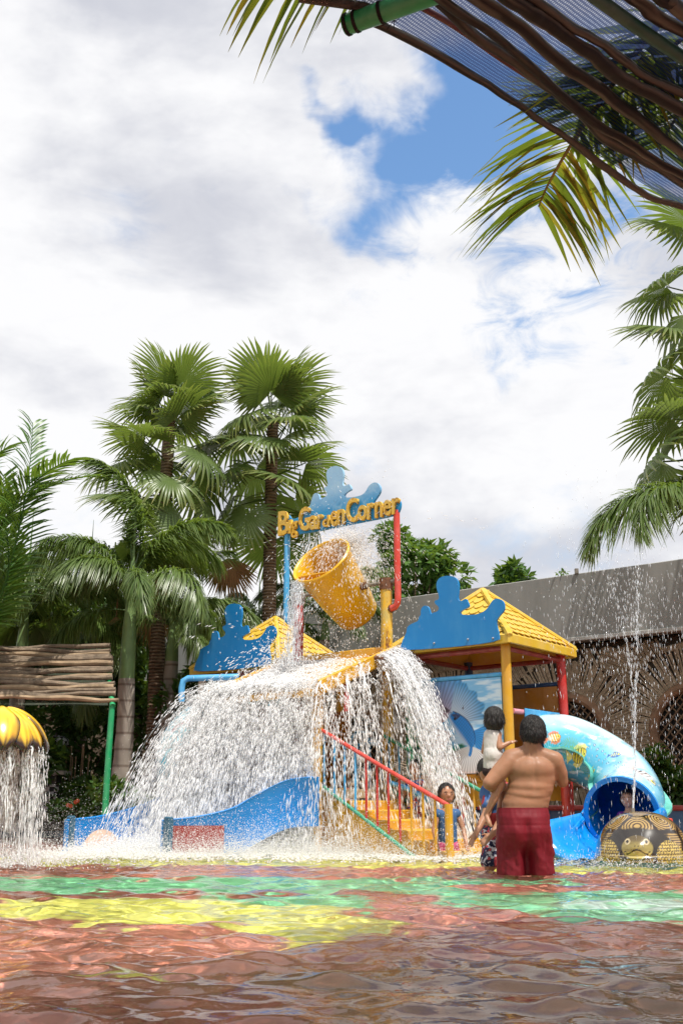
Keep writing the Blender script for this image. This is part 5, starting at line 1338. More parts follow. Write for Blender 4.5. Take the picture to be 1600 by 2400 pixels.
leafy('shrub', 'glossy green shrub growing against the twig wall behind the turtle', 'shrub', P(1578, 1838, 14.9), (.42, .35, .50), 1100, .17, 7, M['dark_leaf'], trunk_r=.03)
leafy('shrub', 'light green shrub at the foot of the grey foxtail trunk', 'shrub', P(285, 1878, 15.2), (.65, .5, .28), 1200, .14, 17, M['tree_leaf'], trunk_r=.03)
for k, (px, py, Y, rx, rz) in enumerate(((40, 1600, 19.5, 1.5, 1.2), (170, 1560, 21, 1.6, 1.3), (60, 1480, 21, 2.0, 1.5), (-60, 1780, 17.2, 1.2, 1.0))):
    leafy('dark_fill_tree', ('dense dark tree in the shade behind the pole rack', 'dark tree filling the space behind the chequered parasol', 'dark tall tree crown above the pole rack', 'dark leafy bush behind the petal fountain')[k], 'tree', P(px, py, Y), (rx, 1.0, rz), 3600, .22, 50 + k, M['dark_leaf'], lumps=12)
q = P(196, 1888, 16.4)
fl = leafy('flower_bush', 'low bush with orange flowers near the green post', 'bush', P(190, 1895, 16.4), (.5, .4, .16), 700, .12, 71, M['dark_leaf'], trunk_r=.02)
om = plain_mat('orange_petal', (.55, .10, .03), .6, .2, 10)
for (px, py) in ((183, 1877), (160, 1887), (167, 1889), (178, 1880)):
    mb = MB(); c = P(px, py, 16.1)
    for k in range(6): w = k * 1.047; mb.ball(c + Vector((.018 * math.cos(w), -.01, .018 * math.sin(w))), (.015, .008, .015), 8, 5)
    mb.build('flower', om, fl)
leafy('shrub', 'tall dark shrub added for wall shade between parasol and green post', 'shrub', P(215, 1750, 18.6), (1.0, .5, 1.1), 2200, .17, 75, M['dark_leaf'], trunk_r=.03)  # shrub added to darken a stretch of wall that came out bright
leafy('shrub', 'dark shrub in the gloom left of the grey foxtail trunk', 'shrub', P(235, 1865, 17.5), (.8, .5, .35), 1200, .15, 72, M['dark_leaf'], trunk_r=.03)
leafy('shrub', 'spiky green shrub under the low palm beside the teal tunnel', 'shrub', P(455, 1620, 17.5), (.8, .5, .5), 1200, .22, 73, M['dark_leaf'], trunk_r=.03)
leafy('dark_fill_tree', 'dark tree added to stand for shade between the grey and ringed trunks', 'tree', P(335, 1590, 21.3), (1.2, .8, 1.1), 3000, .22, 76, M['dark_leaf'], lumps=12)  # tree added to cover sunlit fascia where shade belongs
wq = PV(1322, 1347, A, wd); leafy('weed', 'tiny green weed sprouting on top of the grey fascia', 'plant', (wq.x, wq.y + .1, zf + fh + .03), (.12, .06, .05), 24, .09, 74, M['tree_leaf'], base_z=zf + fh - .02, trunk_r=.006, lumps=3)
# ------------------------------------------------------------------ near shade canopy overhead at right
ZC = 3.2
def cz(x, y, dz=0.0): return W(500 + x * .7015, y * .7015, ZC + dz)
E0, E1 = cz(560, 60), cz(1568, 690); ed = (E1 - E0).normalized(); en = Vector((ed.y, -ed.x, 0))      # en: to the right and back
cn_ = thing('pole_canopy', (E1.x + .9, E1.y + .3, .1), 'overhead shade canopy of crooked dark poles and blue-grey net', 'canopy')
t = NT('crooked_pole_bark'); n1 = t.noise(5, 6, .65, stretch=(1, 1, 1)); n2 = t.noise(26, 5, .65)
c = t.mix(t.rng(n1, .3, .7), (.028, .027, .025), (.115, .108, .092)); c = t.mix(t.rng(n2, .45, .7, 0, .8), c, (.018, .016, .014)); M['canopy_pole'] = t.done(t.bsdf(c, .8, t.bump(n2, .9, .01), .3))  # bark colour lowered to stand for poles seen against the light
M['bark_highlight_paint'] = vcol_mat('bark_grain_and_highlights', .8, .3, 0, .5, 60)
def cpole(pts, r, m, dz, name='pole', wig=.012, seed=0):
    g = np.random.default_rng(seed); q = [cz(x, y, dz) for x, y in pts]; d = (q[-1] - q[-2]).normalized(); q.append(q[-1] + d * .9); d0 = (q[0] - q[1]).normalized()
    q.insert(0, q[0] + d0 * (.5 if pts[0][1] <= 5 else .02))
    pp_ = bez(q, 40); wob_ = fbm(np.stack([np.arange(40) * .22, np.full(40, seed * 5.7)], 1), seed + 9) - .5; wob2 = fbm(np.stack([np.arange(40) * .22, np.full(40, seed * 2.7 + 50)], 1), seed + 19) - .5; pp_ = [p + en * (8 * wig * wob_[i]) + Vector((0, 0, 6 * wig * wob2[i])) for i, p in enumerate(pp_)]
    pp_ = bez(pp_, 90); lump = fbm(np.stack([np.arange(90) * .12, np.full(90, seed * 3.1)], 1), seed) - .5
    if m is not M['canopy_pole']: return MB().tube(pp_, r, 12).build(name, m, cn_)
    NA = 14; me = MB().tube(pp_, [r * (1 + .5 * lump[i]) for i in range(90)], NA).mesh(name, offset_of(cn_)); v = verts_of(me); k = np.arange(len(v)); aa = (k % NA) / NA * 6.283; ll = (k // NA) * .05
    n1 = fbm(np.stack([np.cos(aa) * 2.2 + seed * 7, np.sin(aa) * 2.2, ll * .55], 1), seed + 2); n2 = fbm(np.stack([np.cos(aa) * 5 + seed, np.sin(aa) * 5, ll * 1.6], 1), seed + 5)
    nr = np.empty(len(v) * 3, dtype=np.float32); me.vertices.foreach_get('normal', nr); nr = nr.reshape(-1, 3); me.vertices.foreach_set('co', (v + nr * (r * .55 * (n1 - .5))[:, None]).astype(np.float32).ravel())
    cc = np.array((.010, .010, .0095))[None] * (1 - sstep(n1, .46, .60))[:, None] + np.array((.10, .098, .078))[None] * sstep(n1, .46, .60)[:, None]; cc *= (.5 + n2)[:, None]; paint(me, cc)  # backlit near-black and tan highlight streaks painted into the bark grain
    return link(name, me, M['bark_highlight_paint'], cn_)
cpole([(530, 70), (700, 155), (860, 250), (1010, 345), (1080, 400), (1200, 480), (1340, 580), (1460, 650), (1568, 692)], .015, M['canopy_pole'], .0, 'edge_pole', .004, 1)
cpole([(640, -5), (800, 85), (980, 210), (1150, 320), (1400, 490), (1568, 600)], .011, paint_mat('shaded_red_pipe', (.09, .010, .010), .5, .3), .03, 'red_pipe', .0, 2)  # red darkened in the colour to stand for shadow under the net
cpole([(740, 0), (900, 130), (1050, 232), (1200, 352), (1330, 470), (1568, 612)], .020, M['canopy_pole'], -.03, 'pole', .005, 3)
cpole([(775, 0), (960, 130), (1130, 275), (1250, 395), (1400, 492), (1568, 590)], .016, M['canopy_pole'], -.06, 'pole', .005, 4)
cpole([(880, -5), (1000, 70), (1150, 205), (1300, 312), (1450, 425), (1568, 520)], .021, M['canopy_pole'], -.05, 'pole', .005, 5)
cpole([(990, -5), (1100, 80), (1200, 150), (1340, 245), (1568, 372)], .022, M['canopy_pole'], -.05, 'pole', .005, 6)
cpole([(1060, -5), (1230, 110), (1380, 215), (1568, 318)], .016, M['canopy_pole'], -.02, 'pole', .005, 7)
cpole([(1280, -5), (1420, 95), (1568, 195)], .022, paint_mat('shaded_green_pipe', (.006, .06, .035), .5, .2), -.10, 'green_pole', .0, 8)  # green darkened in the colour to read as a shaded silhouette
cpole([(1400, -5), (1568, 112)], .022, M['canopy_pole'], -.06, 'pole', .005, 9)
cpole([(1500, -5), (1568, 45)], .022, M['canopy_pole'], -.06, 'pole', .005, 10)
for k in range(1, 7):                                      # further poles of the roof, above the camera
    a, b = E0 + en * (1.15 + .38 * k) - ed * 1.6, E1 + en * (1.15 + .38 * k) + ed * .6
    pp_ = [lerp(a, b, i / 20) + Vector((.02 * math.sin(i + k), .02 * math.sin(i * 1.4 + k), .015 * math.sin(i * .7 + k))) for i in range(21)]
    MB().tube(pp_, .03, 8).build('pole', M['canopy_pole'], cn_)
# green cross pole whose wrapped end sticks out
g0, g1 = cz(438, 85, -.03), cz(655, 8, -.03); dg_ = (g1 - g0).normalized()
gpo = MB().tube([g0, g0 + dg_ * .03, g1, g1 + dg_ * 2.6], [.034, .036, .036, .036], 16).build('cross_pole', M['green_pole'], cn_)
for f in (.02, .16, .55): 
    q = g0 + (g1 - g0) * f; MB().tube([q, q + dg_ * .012], .039, 14).build('tie_band', M['dark'], gpo)
MB().tube([cz(285, -6, .0), cz(400, 8, 0), cz(500, 22, 0), cz(560, 40, 0)], [.014, .016, .016, .015], 8).build('pole', M['canopy_pole'], cn_)
for (px_, py_) in ((560, 45), (585, 62)):
    mb = MB(); q = cz(px_, py_, -.01)
    for k in range(7): w = k * .9; mb.tube([q + Vector((.03 * math.cos(w), .02, .03 * math.sin(w))), q + Vector((.045 * math.cos(w + 2), -.01, .04 * math.sin(w + 2.4)))], .0016, 4)
    mb.build('wire_tie', M['dark'], cn_)
# net: fine woven strips, with real gaps in the weave as thin film
t = NT('blue_shade_net')
wv1 = t.n('TexWave'); wv1.bands_direction = 'X'; wv1.inputs['Scale'].default_value = 34; wv1.inputs['Distortion'].default_value = 3; wv1.inputs['Detail'].default_value = 2; t.l(t.coord('UV'), wv1.inputs[0])
wv2 = t.n('TexWave'); wv2.bands_direction = 'Y'; wv2.inputs['Scale'].default_value = 22; wv2.inputs['Distortion'].default_value = 2; t.l(t.coord('UV'), wv2.inputs[0])
mxv = t.n('Math', operation='MULTIPLY'); t.l(wv1.outputs[1], mxv.inputs[0]); t.l(wv2.outputs[1], mxv.inputs[1])
d = t.n('BsdfDiffuse'); d.inputs[0].default_value = (.02, .032, .085, 1); trl = t.n('BsdfTranslucent'); trl.inputs[0].default_value = (.035, .055, .14, 1)
m1 = t.n('MixShader'); m1.inputs[0].default_value = .5; t.l(d.outputs[0], m1.inputs[1]); t.l(trl.outputs[0], m1.inputs[2])
tr = t.n('BsdfTransparent'); m2 = t.n('MixShader'); t.l(t.rng(mxv.outputs[0], .05, .8, .10, .62), m2.inputs[0]); t.l(m1.outputs[0], m2.inputs[1]); t.l(tr.outputs[0], m2.inputs[2]); nm = t.done(m2)
n0, n1_ = cz(575, 25), E1 + ed * .9; mb = MB(); NU, NV = 40, 26
mb.grid(lambda a, b: lerp(n0 - ed * 1.5, n1_, a) + en * (3.2 * b - .07) + Vector((0, 0, .055 + .02 * math.sin(a * 23) * math.sin(b * 17) - .03 * (b > .0) * math.sin(b * 3.14))), NU, NV)
neto = mb.build('net', nm, cn_)
uvl = neto.data.uv_layers.new(name='UVMap')
for lp in neto.data.loops:
    i = lp.vertex_index; uvl.data[lp.index].uv = ((i % NU) / NU * 4.6, (i // NU) / NV * 3.2)
for q in (E1 + ed * .85 + en * .3, E0 - ed * 1.4 + en * 2.9, E1 + ed * .85 + en * 3.0):
    MB().tube([Vector((q.x, q.y, DEPTH)), Vector((q.x, q.y, ZC))], .045, 10).build('post', M['green_pole'], cn_)
# palm fronds thrown over the canopy
M['dry_green'] = leaf_mat('drying_frond', (.035, .075, .012), (.085, .12, .016), (.42, .28, .03), .45, .4, .35)
def lying_frond(name, label, rach, ll, n, seed, hang, spread=1.0, tipfall=.5, lw=.011, flat=True, tipc=.5):
    g = np.random.default_rng(seed); o = thing(name, (rach[0].x, rach[0].y, rach[0].z), label, 'palm frond')
    pts = bez(rach, 50); MB().tube(pts, [.013 * (1 - .8 * i / 49) + .001 for i in range(50)], 6).build('rachis', plain_mat('frond_rachis', (.22, .17, .06), .6, .3, 8), o)
    V = []; F = []; Cc = []; off = offset_of(o)
    for i in range(n):
        t_ = .04 + .95 * (i + g.uniform(-.3, .3)) / n; j = min(int(t_ * 49), 48); p = pts[j]; T = (pts[j + 1] - pts[max(j - 1, 0)]).normalized()
        sd = T.cross(UP).normalized() * (1 if i % 2 else -1); hg = hang if not callable(hang) else hang(t_)
        d = (sd * spread + T * g.uniform(.45, .95) + UP * g.uniform(-.05, .2)).normalized(); ln = ll * (1 - .35 * abs(t_ - .45) / .55) * g.uniform(.8, 1.15); w_ = lw * g.uniform(.8, 1.25)
        wdir = d.cross(UP); wdir = wdir.normalized() if wdir.length > .05 else T; tw_a = g.uniform(-.7, .7); wdir = (wdir * math.cos(tw_a) + d.cross(wdir) * math.sin(tw_a)).normalized(); prev = None; yel = g.choice([0, .1, .35, .9], p=[.4, .25, .2, .15]); kink = g.random() < .15
        for f, wf in ((0, .6), (.2, 1), (.45, 1), (.7, .7), (.88, .35), (1, .04)):
            pos = p + d * (ln * f) - UP * (hg * ln * f ** 1.8) - (UP * ln * .5 * max(0, f - .6) if kink else Vector((0, 0, 0))); row = []
            for s, up in ((-1, 0), (0, -.35), (1, 0)):
                row.append(len(V)); V.append(tuple(pos + wdir * (w_ * wf * s) + UP * (up * w_ * wf) - off)); Cc.append((min(1, yel + (f > .8) * .25), 0, 0))
            if prev: F += [(prev[0], prev[1], row[1], row[0]), (prev[1], prev[2], row[2], row[1])]
            prev = row
    me = bpy.data.meshes.new('leaflets'); me.from_pydata(V, [], F); me.polygons.foreach_set('use_smooth', [True] * len(F)); paint(me, np.array(Cc)); link('leaflets', me, M['dry_green'], o); return o
lying_frond('palm_frond', 'yellowing palm frond hanging over the canopy edge against the sky', [cz(1500, 60, .12), cz(1370, 230, .12), cz(1235, 420, .11), cz(1165, 530, .07), cz(1115, 620, .03), cz(1085, 690, -.01)], .50, 90, 5, lambda t_: .18 + .35 * t_, 1.0)
lying_frond('palm_frond', 'dark palm frond lying on the canopy net', [cz(1700, 20, .14), cz(1560, 130, .14), cz(1450, 240, .13), cz(1330, 330, .12), cz(1220, 390, .11)], .55, 80, 6, .05, 1.0)
lying_frond('palm_frond', 'dark palm frond lying deeper over the crooked poles', [cz(1720, 180, .13), cz(1640, 260, .13), cz(1540, 400, .12), cz(1480, 500, .11)], .45, 60, 7, .12, 1.0)
lying_frond('palm_frond', 'palm frond whose hanging tips fringe the top beside the green pole', [cz(600, -130, .2), cz(440, -120, .12), cz(290, -105, .06), cz(140, -95, .0)], .28, 34, 8, 1.0, .75)
# ------------------------------------------------------------------ people: each body is one remeshed surface
def skin_mat(name, col, wet=.35):
    t = NT(name); n1 = t.noise(5, 5, .6); n2 = t.noise(60, 3)
    c = t.mix(t.rng(n1, .35, .68), tuple(x * .84 for x in col), (min(1, col[0] * 1.12), col[1] * 1.05, col[2] * 1.02)); c = t.mix(t.rng(t.noise(2.2, 3), .5, .68, 0, .35), c, (col[0] * .95, col[1] * .72, col[2] * .66))
    return t.done(t.bsdf(c, t.rng(t.noise(14, 4), .35, .7, wet * .75, wet * 1.25), t.bump(n2, .12, .003), .35, **{'Subsurface Weight': .12, 'Subsurface Radius': (.012, .005, .003), 'Subsurface Scale': 1.0}))
M['skin_man'] = skin_mat('tanned_skin', (.33, .168, .095), .52); M['skin_child'] = skin_mat('child_skin', (.40, .21, .125), .4); M['skin_pale'] = skin_mat('light_skin', (.55, .33, .22), .4)
t = NT('wet_black_hair'); n1 = t.noise(110, 3, .6, stretch=(1, 1, .12)); M['hair'] = t.done(t.bsdf(t.mix(t.rng(n1, .35, .65), (.003, .003, .003), (.035, .028, .024)), .48, t.bump(n1, 1.0, .012), .4))
def cloth_mat(name, c1, c2=None, pat=0, rough=.75):
    t = NT(name); n1 = t.noise(7, 4, .5, stretch=(1, 1, .35)); c = t.mix(t.rng(n1, .3, .7), tuple(x * .8 for x in c1), c1)
    if pat:
        vo = t.n('TexVoronoi'); vo.inputs['Scale'].default_value = pat; t.l(t.coord('Object'), vo.inputs[0]); c = t.mix(t.rng(t.noise(pat * .6, 2), .54, .58), c, c2); sp_ = t.n('SeparateColor'); t.l(vo.outputs['Color'], sp_.inputs[0]); c = t.mix(t.rng(sp_.outputs[1], .78, .8), c, (.35, .04, .05))
    return t.done(t.bsdf(c, rough, t.bump(t.noise(9, 4, .5, stretch=(1.2, 1.2, .4)), .35, .02), .3, **{'Sheen Weight': .0}))
def flesh(name, prims, voxel, smooth, m, parent, disp=None):
    mb = MB()
    for p in prims:
        if p[0] == 's': mb.ball(p[1], p[2], 20, 14, p[3] if len(p) > 3 else None)
        else:
            _, a, b, r0, r1 = p; a, b = Vector(a), Vector(b); n = 6
            mb.tube([lerp(a, b, i / n) for i in range(n + 1)], [lerp(r0, r1, i / n) for i in range(n + 1)], 16); mb.ball(a, r0, 16, 10); mb.ball(b, r1, 16, 10)
    me = bpy.data.meshes.new('tmp'); off = offset_of(parent); me.from_pydata([(x - off.x, y - off.y, z - off.z) for x, y, z in mb.v], [], mb.f)
    bm = bmesh.new(); bm.from_mesh(me); bmesh.ops.recalc_face_normals(bm, faces=bm.faces); bm.to_mesh(me); bm.free()
    o = bpy.data.objects.new('tmp', me); C.objects.link(o)
    r = o.modifiers.new('r', 'REMESH'); r.mode = 'VOXEL'; r.voxel_size = voxel; r.use_smooth_shade = True
    s = o.modifiers.new('s', 'SMOOTH'); s.factor = .5; s.iterations = smooth
    bpy.context.view_layer.update()
    out = bpy.data.meshes.new_from_object(o.evaluated_get(bpy.context.evaluated_depsgraph_get())); out.name = name
    bpy.data.objects.remove(o); bpy.data.meshes.remove(me); out.materials.clear()
    if disp is not None:
        v = verts_of(out); nrm = np.empty(len(v) * 3, dtype=np.float32); out.vertices.foreach_get('normal', nrm); nrm = nrm.reshape(-1, 3)
        out.vertices.foreach_set('co', (v + nrm * disp(v + np.array(off))[:, None]).astype(np.float32).ravel()); out.update()
    out.polygons.foreach_set('use_smooth', [True] * len(out.polygons))
    return link(name, out, m, parent)
def fingers(base, d, up, s, spread=.35, curl=.5):
    """palm and five fingers as cones; d: pointing direction, up: back of the hand"""
    d = d.normalized(); up = (up - d * up.dot(d)).normalized(); sd = d.cross(up); pr = [('c', base, base + d * .045 * s, .026 * s, .030 * s), ('c', base + d * .03 * s + sd * .018 * s, base + d * .075 * s + sd * .022 * s, .014 * s, .013 * s), ('c', base + d * .03 * s - sd * .018 * s, base + d * .072 * s - sd * .022 * s, .014 * s, .013 * s)]
    for k, ln in enumerate((.058, .068, .064, .050)):
        o = (k - 1.5) / 1.5; b0 = base + d * .075 * s + sd * (o * .028 * s); dd = (d + sd * (o * spread * .5)).normalized(); m_ = b0 + dd * ln * .5 * s; e = m_ + (dd * math.cos(curl) - up * math.sin(curl)) * ln * .5 * s
        pr += [('c', b0, m_, .0088 * s, .0080 * s), ('c', m_, e, .0080 * s, .0066 * s)]
    tb = base + d * .025 * s + sd * .03 * s; tm = tb + (d * .6 + sd * .8).normalized() * .03 * s; pr += [('c', tb, tm, .012 * s, .010 * s), ('c', tm, tm + (d * .9 + sd * .3).normalized() * .028 * s, .0095 * s, .008 * s)]
    return pr
def hair_strands(c, r, n, seed, parent, m, zlow=-.55, face=None, ln=.07, w=.004, puff=.4):
    """a cap of hair with combed wet strands; face: direction kept bare"""
    g = np.random.default_rng(seed); V = []; F = []; off = offset_of(parent)
    for k in range(n):
        d = Vector(g.normal(0, 1, 3)).normalized()
        if d.z < zlow or (face and d.dot(face) > .45 + .35 * max(0, d.z)): continue
        p = c + Vector((d.x * r[0], d.y * r[1], d.z * r[2])); tn = Vector((d.x, d.y, 0)); tn = tn.normalized() if tn.length > .05 else Vector((1, 0, 0))
        dn = (tn * max(0, d.z) * .9 - UP * (1.05 - max(0, d.z) * .5) + Vector(g.normal(0, .22, 3))); dn = (dn - d * dn.dot(d)).normalized(); sd = dn.cross(d).normalized(); L = ln * g.uniform(.6, 1.3); prev = None
        for f, wf in ((0, .7), (.5, 1), (1, .1)):
            q = p + dn * L * f + d * (.004 + .022 * f * g.random() * puff); q2 = q - c; e_ = math.sqrt((q2.x / r[0]) ** 2 + (q2.y / r[1]) ** 2 + (q2.z / r[2]) ** 2)
            q = c + q2 * ((1.02 + .10 * f * g.random() * puff) / max(e_, .2)) if e_ < 1.02 or q2.z > -.03 else q
            row = [len(V), len(V) + 1]; V += [tuple(q - sd * w * wf - off), tuple(q + sd * w * wf - off)]
            if prev: F.append((prev[0], prev[1], row[1], row[0]))
            prev = row
    me = bpy.data.meshes.new('hair_strands'); me.from_pydata(V, [], F); me.polygons.foreach_set('use_smooth', [True] * len(F)); return link('hair_strands', me, m, parent)

# ---- man, seen from behind
YM = 8.65
def mp(px, py, dy=0.0): return P(px, py, YM + dy)
man = thing('person', (mp(1230, 1990).x, YM, DEPTH), 'bare-backed person in long dark red shorts standing with a toddler on one arm', 'person')
def at_z(px, z, dy=0): q = mp(px, 1990, dy); return Vector((q.x, q.y, z))
hp = [('s', mp(1247, 1712), (.084, .100, .115)), ('c', mp(1247, 1735, -.01), mp(1246, 1772, .0), .072, .082), ('s', mp(1219, 1722, .0), (.012, .02, .032)), ('s', mp(1276, 1722, .0), (.012, .02, .032)),
  ('c', mp(1246, 1762, .01), mp(1196, 1778, .01), .062, .078), ('c', mp(1246, 1762, .01), mp(1298, 1782, .01), .062, .078),
  ('s', mp(1246, 1806, .02), (.202, .122, .125)), ('s', mp(1246, 1804, -.02), (.185, .110, .115)), ('s', mp(1245, 1826, .02), (.197, .135, .115)), ('s', mp(1242, 1846, .02), (.192, .145, .11)), ('s', mp(1236, 1866, .025), (.192, .152, .10)), ('s', mp(1230, 1884, .03), (.195, .155, .095)), ('s', mp(1228, 1905, .02), (.192, .148, .11)),
  ('c', mp(1194, 1786, .0), mp(1167, 1813, -.03), .082, .070), ('c', mp(1167, 1813, -.03), mp(1145, 1836, -.06), .068, .054), ('c', mp(1145, 1836, -.06), mp(1158, 1846, .06), .054, .050), ('c', mp(1158, 1846, .06), mp(1178, 1846, .22), .048, .036),
  ('c', mp(1300, 1788, .01), mp(1312, 1812, .04), .074, .062), ('c', mp(1312, 1812, .04), mp(1317, 1832, .06), .058, .050), ('c', mp(1317, 1832, .06), mp(1308, 1832, .30), .047, .032)]
hp += fingers(mp(1178, 1846, .26), Vector((.8, .5, .1)), Vector((0, 0, -1)), 1.1) + fingers(mp(1306, 1832, .32), Vector((-.3, .9, .1)), Vector((0, 0, 1)), 1.1)
for px_, sx in ((1200, -1), (1256, 1)):
    hp += [('c', at_z(px_, .36), at_z(px_, -.02), .10, .072), ('c', at_z(px_, -.02), at_z(px_ + 2 * sx, -.24, .0), .066, .058), ('c', at_z(px_ + 2 * sx, -.24), at_z(px_ + 2 * sx, DEPTH + .07), .052, .040), ('s', at_z(px_ + 3 * sx, DEPTH + .04, .05), (.045, .12, .038))]
def back_detail(v):
    x = v[:, 0] - mp(1246, 1800).x; z = v[:, 2]
    groove = -.007 * np.exp(-(x / .022) ** 2) * sstep(z, .55, .72) * (1 - sstep(z, .95, 1.02)) * (v[:, 1] < YM)
    fold = -.005 * np.exp(-((z - mp(1246, 1872).z - .03 * (x / .2) ** 2) / .016) ** 2) * (np.abs(x) < .24) * (v[:, 1] < YM + .05)
    fold += -.003 * np.exp(-((z - mp(1246, 1852).z - .02 * (x / .2) ** 2) / .016) ** 2) * (np.abs(x) < .24) * (v[:, 1] < YM + .05)
    return groove + fold + .004 * (fbm(v * 9, 5) - .5)
flesh('body', hp, .0085, 22, M['skin_man'], man, back_detail)
def wrinkle(amp, s=(14, 14, 4), seed=2):
    return lambda v: amp * (fbm(v * np.array(s), seed) - .5) * 2 + amp * .6 * (np.abs(fbm(v * np.array(s) * 1.7 + 9, seed + 3) - .5) * -4 + .5)
wz = mp(1228, 1894).z
def shorts_loft():
    nu, nv = 96, 70; V = np.zeros((nv, nu, 3)); zt_, zb_ = wz + .004, -.13
    for j in range(nv):
        f = j / (nv - 1); z = zt_ + (zb_ - zt_) * f
        rx = np.interp(f, [0, .03, .10, .25, .5, 1], [.198, .200, .210, .214, .214, .220]); ry = np.interp(f, [0, .03, .12, .30, .5, 1], [.158, .160, .186, .196, .165, .160])
        cxp = at_z(np.interp(f, [0, 1], [1228, 1229]), z, .02)
        for i in range(nu):
            w = 2 * math.pi * i / nu; cx_, sy_ = math.cos(w), math.sin(w); e_ = 2 / 2.25
            x = rx * math.copysign(abs(cx_) ** e_, cx_); y = ry * math.copysign(abs(sy_) ** e_, sy_)
            g = math.exp(-(x / .020) ** 2) * float(sstep(f, .10, .22)); g2 = math.exp(-(x / .045) ** 2) * float(sstep(f, .38, .62))
            but = .016 * (math.exp(-((abs(x) - .10) / .075) ** 2) * math.exp(-((f - .27) / .13) ** 2)) if sy_ < 0 else 0
            y = y * (1 - .10 * g - .62 * g2) - but
            V[j, i] = (cxp.x + x, cxp.y + y, z)
    P_ = V.reshape(-1, 3); ang = np.tile(np.arange(nu) / nu * 2 * math.pi, nv); fz = np.repeat(np.arange(nv) / (nv - 1), nu)
    ctr = np.array([at_z(1228, 0, .02).x, at_z(1228, 0, .02).y, 0]); dr = P_ - ctr; dr[:, 2] = 0; dr /= np.linalg.norm(dr, axis=1)[:, None]
    fold = fbm(np.stack([np.cos(ang) * 4.2 + 9, np.sin(ang) * 4.2, fz * 1.7], 1), 6) - .5; fine = fbm(np.stack([np.cos(ang) * 9 + 3, np.sin(ang) * 9, fz * 7 + ang * 0], 1), 9) - .5
    diag = fbm(np.stack([P_[:, 0] * 16 + P_[:, 2] * 12, P_[:, 2] * 5 - P_[:, 0] * 4], 1), 12) - .5
    d = .060 * fold * sstep(fz, .1, .6) + .012 * fine * sstep(fz, .0, .1) + .026 * diag * sstep(fz, .15, .4); d += -.004 * np.exp(-((fz - .21) / .010) ** 2) + .003 * (fz < .045) + .006 * np.abs(np.sin(ang * 34)) * np.exp(-((fz - .07) / .05) ** 2)
    P_ = P_ + dr * d[:, None]; i = np.arange(nu * nv).reshape(nv, nu); j = np.roll(i, -1, 1)
    F = np.stack([i[:-1], j[:-1], j[1:], i[1:]], -1).reshape(-1, 4)
    return big_mesh('shorts', P_, F, cloth_mat('dark_red_satin', (.17, .003, .011), rough=.6), man)
shorts_loft()
hc_ = mp(1248, 1706, .005); hair = flesh('hair', [('s', hc_, (.098, .112, .108)), ('s', mp(1248, 1718, -.03), (.094, .082, .085))], .008, 5, M['hair'], man, lambda v: .016 * (fbm(v * np.array([70, 70, 14]), 3) - .45))
hair_strands(mp(1248, 1710, -.0), (.102, .118, .120), 3600, 4, man, M['hair'], -.85, Vector((0, 1, 0)), .055, .003, 1.0)

# ---- toddler on the arm
YT = 8.76
def kp(px, py, dy=0.0): return P(px, py, YT + dy)
kid = thing('person', kp(1156, 1845), 'toddler in a white sleeveless top carried on the left arm', 'person')
pr = [('s', kp(1157, 1684), (.074, .082, .086)), ('c', kp(1157, 1700), kp(1155, 1718), .036, .042), ('c', kp(1143, 1722), kp(1166, 1722), .036, .036), ('c', kp(1153, 1730), kp(1156, 1795), .070, .078), ('s', kp(1156, 1805), (.075, .07, .06)),
  ('c', kp(1166, 1724, -.03), kp(1170, 1752, -.07), .030, .026), ('c', kp(1170, 1752, -.07), kp(1190, 1742, -.05), .025, .019),
  ('c', kp(1140, 1726, .01), kp(1133, 1762, .02), .029, .025), ('c', kp(1133, 1762, .02), kp(1146, 1772, .12), .024, .018),
  ('c', kp(1152, 1806, -.02), kp(1172, 1836, -.10), .050, .042), ('c', kp(1172, 1836, -.10), kp(1155, 1876, -.10), .040, .034), ('c', kp(1155, 1876, -.10), kp(1139, 1908, -.09), .033, .022), ('c', kp(1138, 1909, -.09), kp(1146, 1930, -.13), .021, .020), ('c', kp(1146, 1930, -.13), kp(1150, 1936, -.14), .019, .013),
  ('c', kp(1165, 1806, .05), kp(1178, 1850, .10), .045, .036), ('c', kp(1178, 1850, .10), kp(1168, 1905, .04), .034, .022), ('c', kp(1168, 1905, .04), kp(1166, 1922, .0), .02, .015), ('s', kp(1137, 1690, .0), (.009, .014, .02)), ('s', kp(1177, 1690, 0), (.009, .014, .02))]
pr += fingers(kp(1192, 1741, -.05), Vector((.9, 0, .25)), Vector((0, -.4, .9)), .55) + fingers(kp(1147, 1773, .13), Vector((.8, .5, -.1)), Vector((0, -.4, .9)), .55)
flesh('body', pr, .0062, 5, M['skin_child'], kid)
flesh('top', [('c', kp(1153, 1726, -.0), kp(1156, 1800, -.0), .074, .086), ('c', kp(1146, 1716), kp(1148, 1728, -.01), .026, .03), ('c', kp(1163, 1716), kp(1162, 1728, -.01), .026, .03), ('s', kp(1155, 1770, -.01), (.086, .085, .1))], .007, 4, cloth_mat('white_wet_cotton', (.66, .62, .58)), kid, wrinkle(.006, (24, 24, 9), 4))
flesh('shorts', [('s', kp(1153, 1808), (.085, .08, .055)), ('c', kp(1152, 1806, -.02), kp(1162, 1822, -.06), .062, .056)], .008, 4, cloth_mat('dark_brown_cloth', (.035, .018, .018)), kid, wrinkle(.004))
flesh('hair', [('s', kp(1157, 1681, -.0), (.084, .092, .092)), ('s', kp(1156, 1694, -.015), (.083, .078, .074))], .006, 4, M['hair'], kid)
hair_strands(kp(1157, 1682), (.087, .095, .097), 900, 6, kid, M['hair'], -.7, Vector((-.3, .9, 0)), .07, .003)

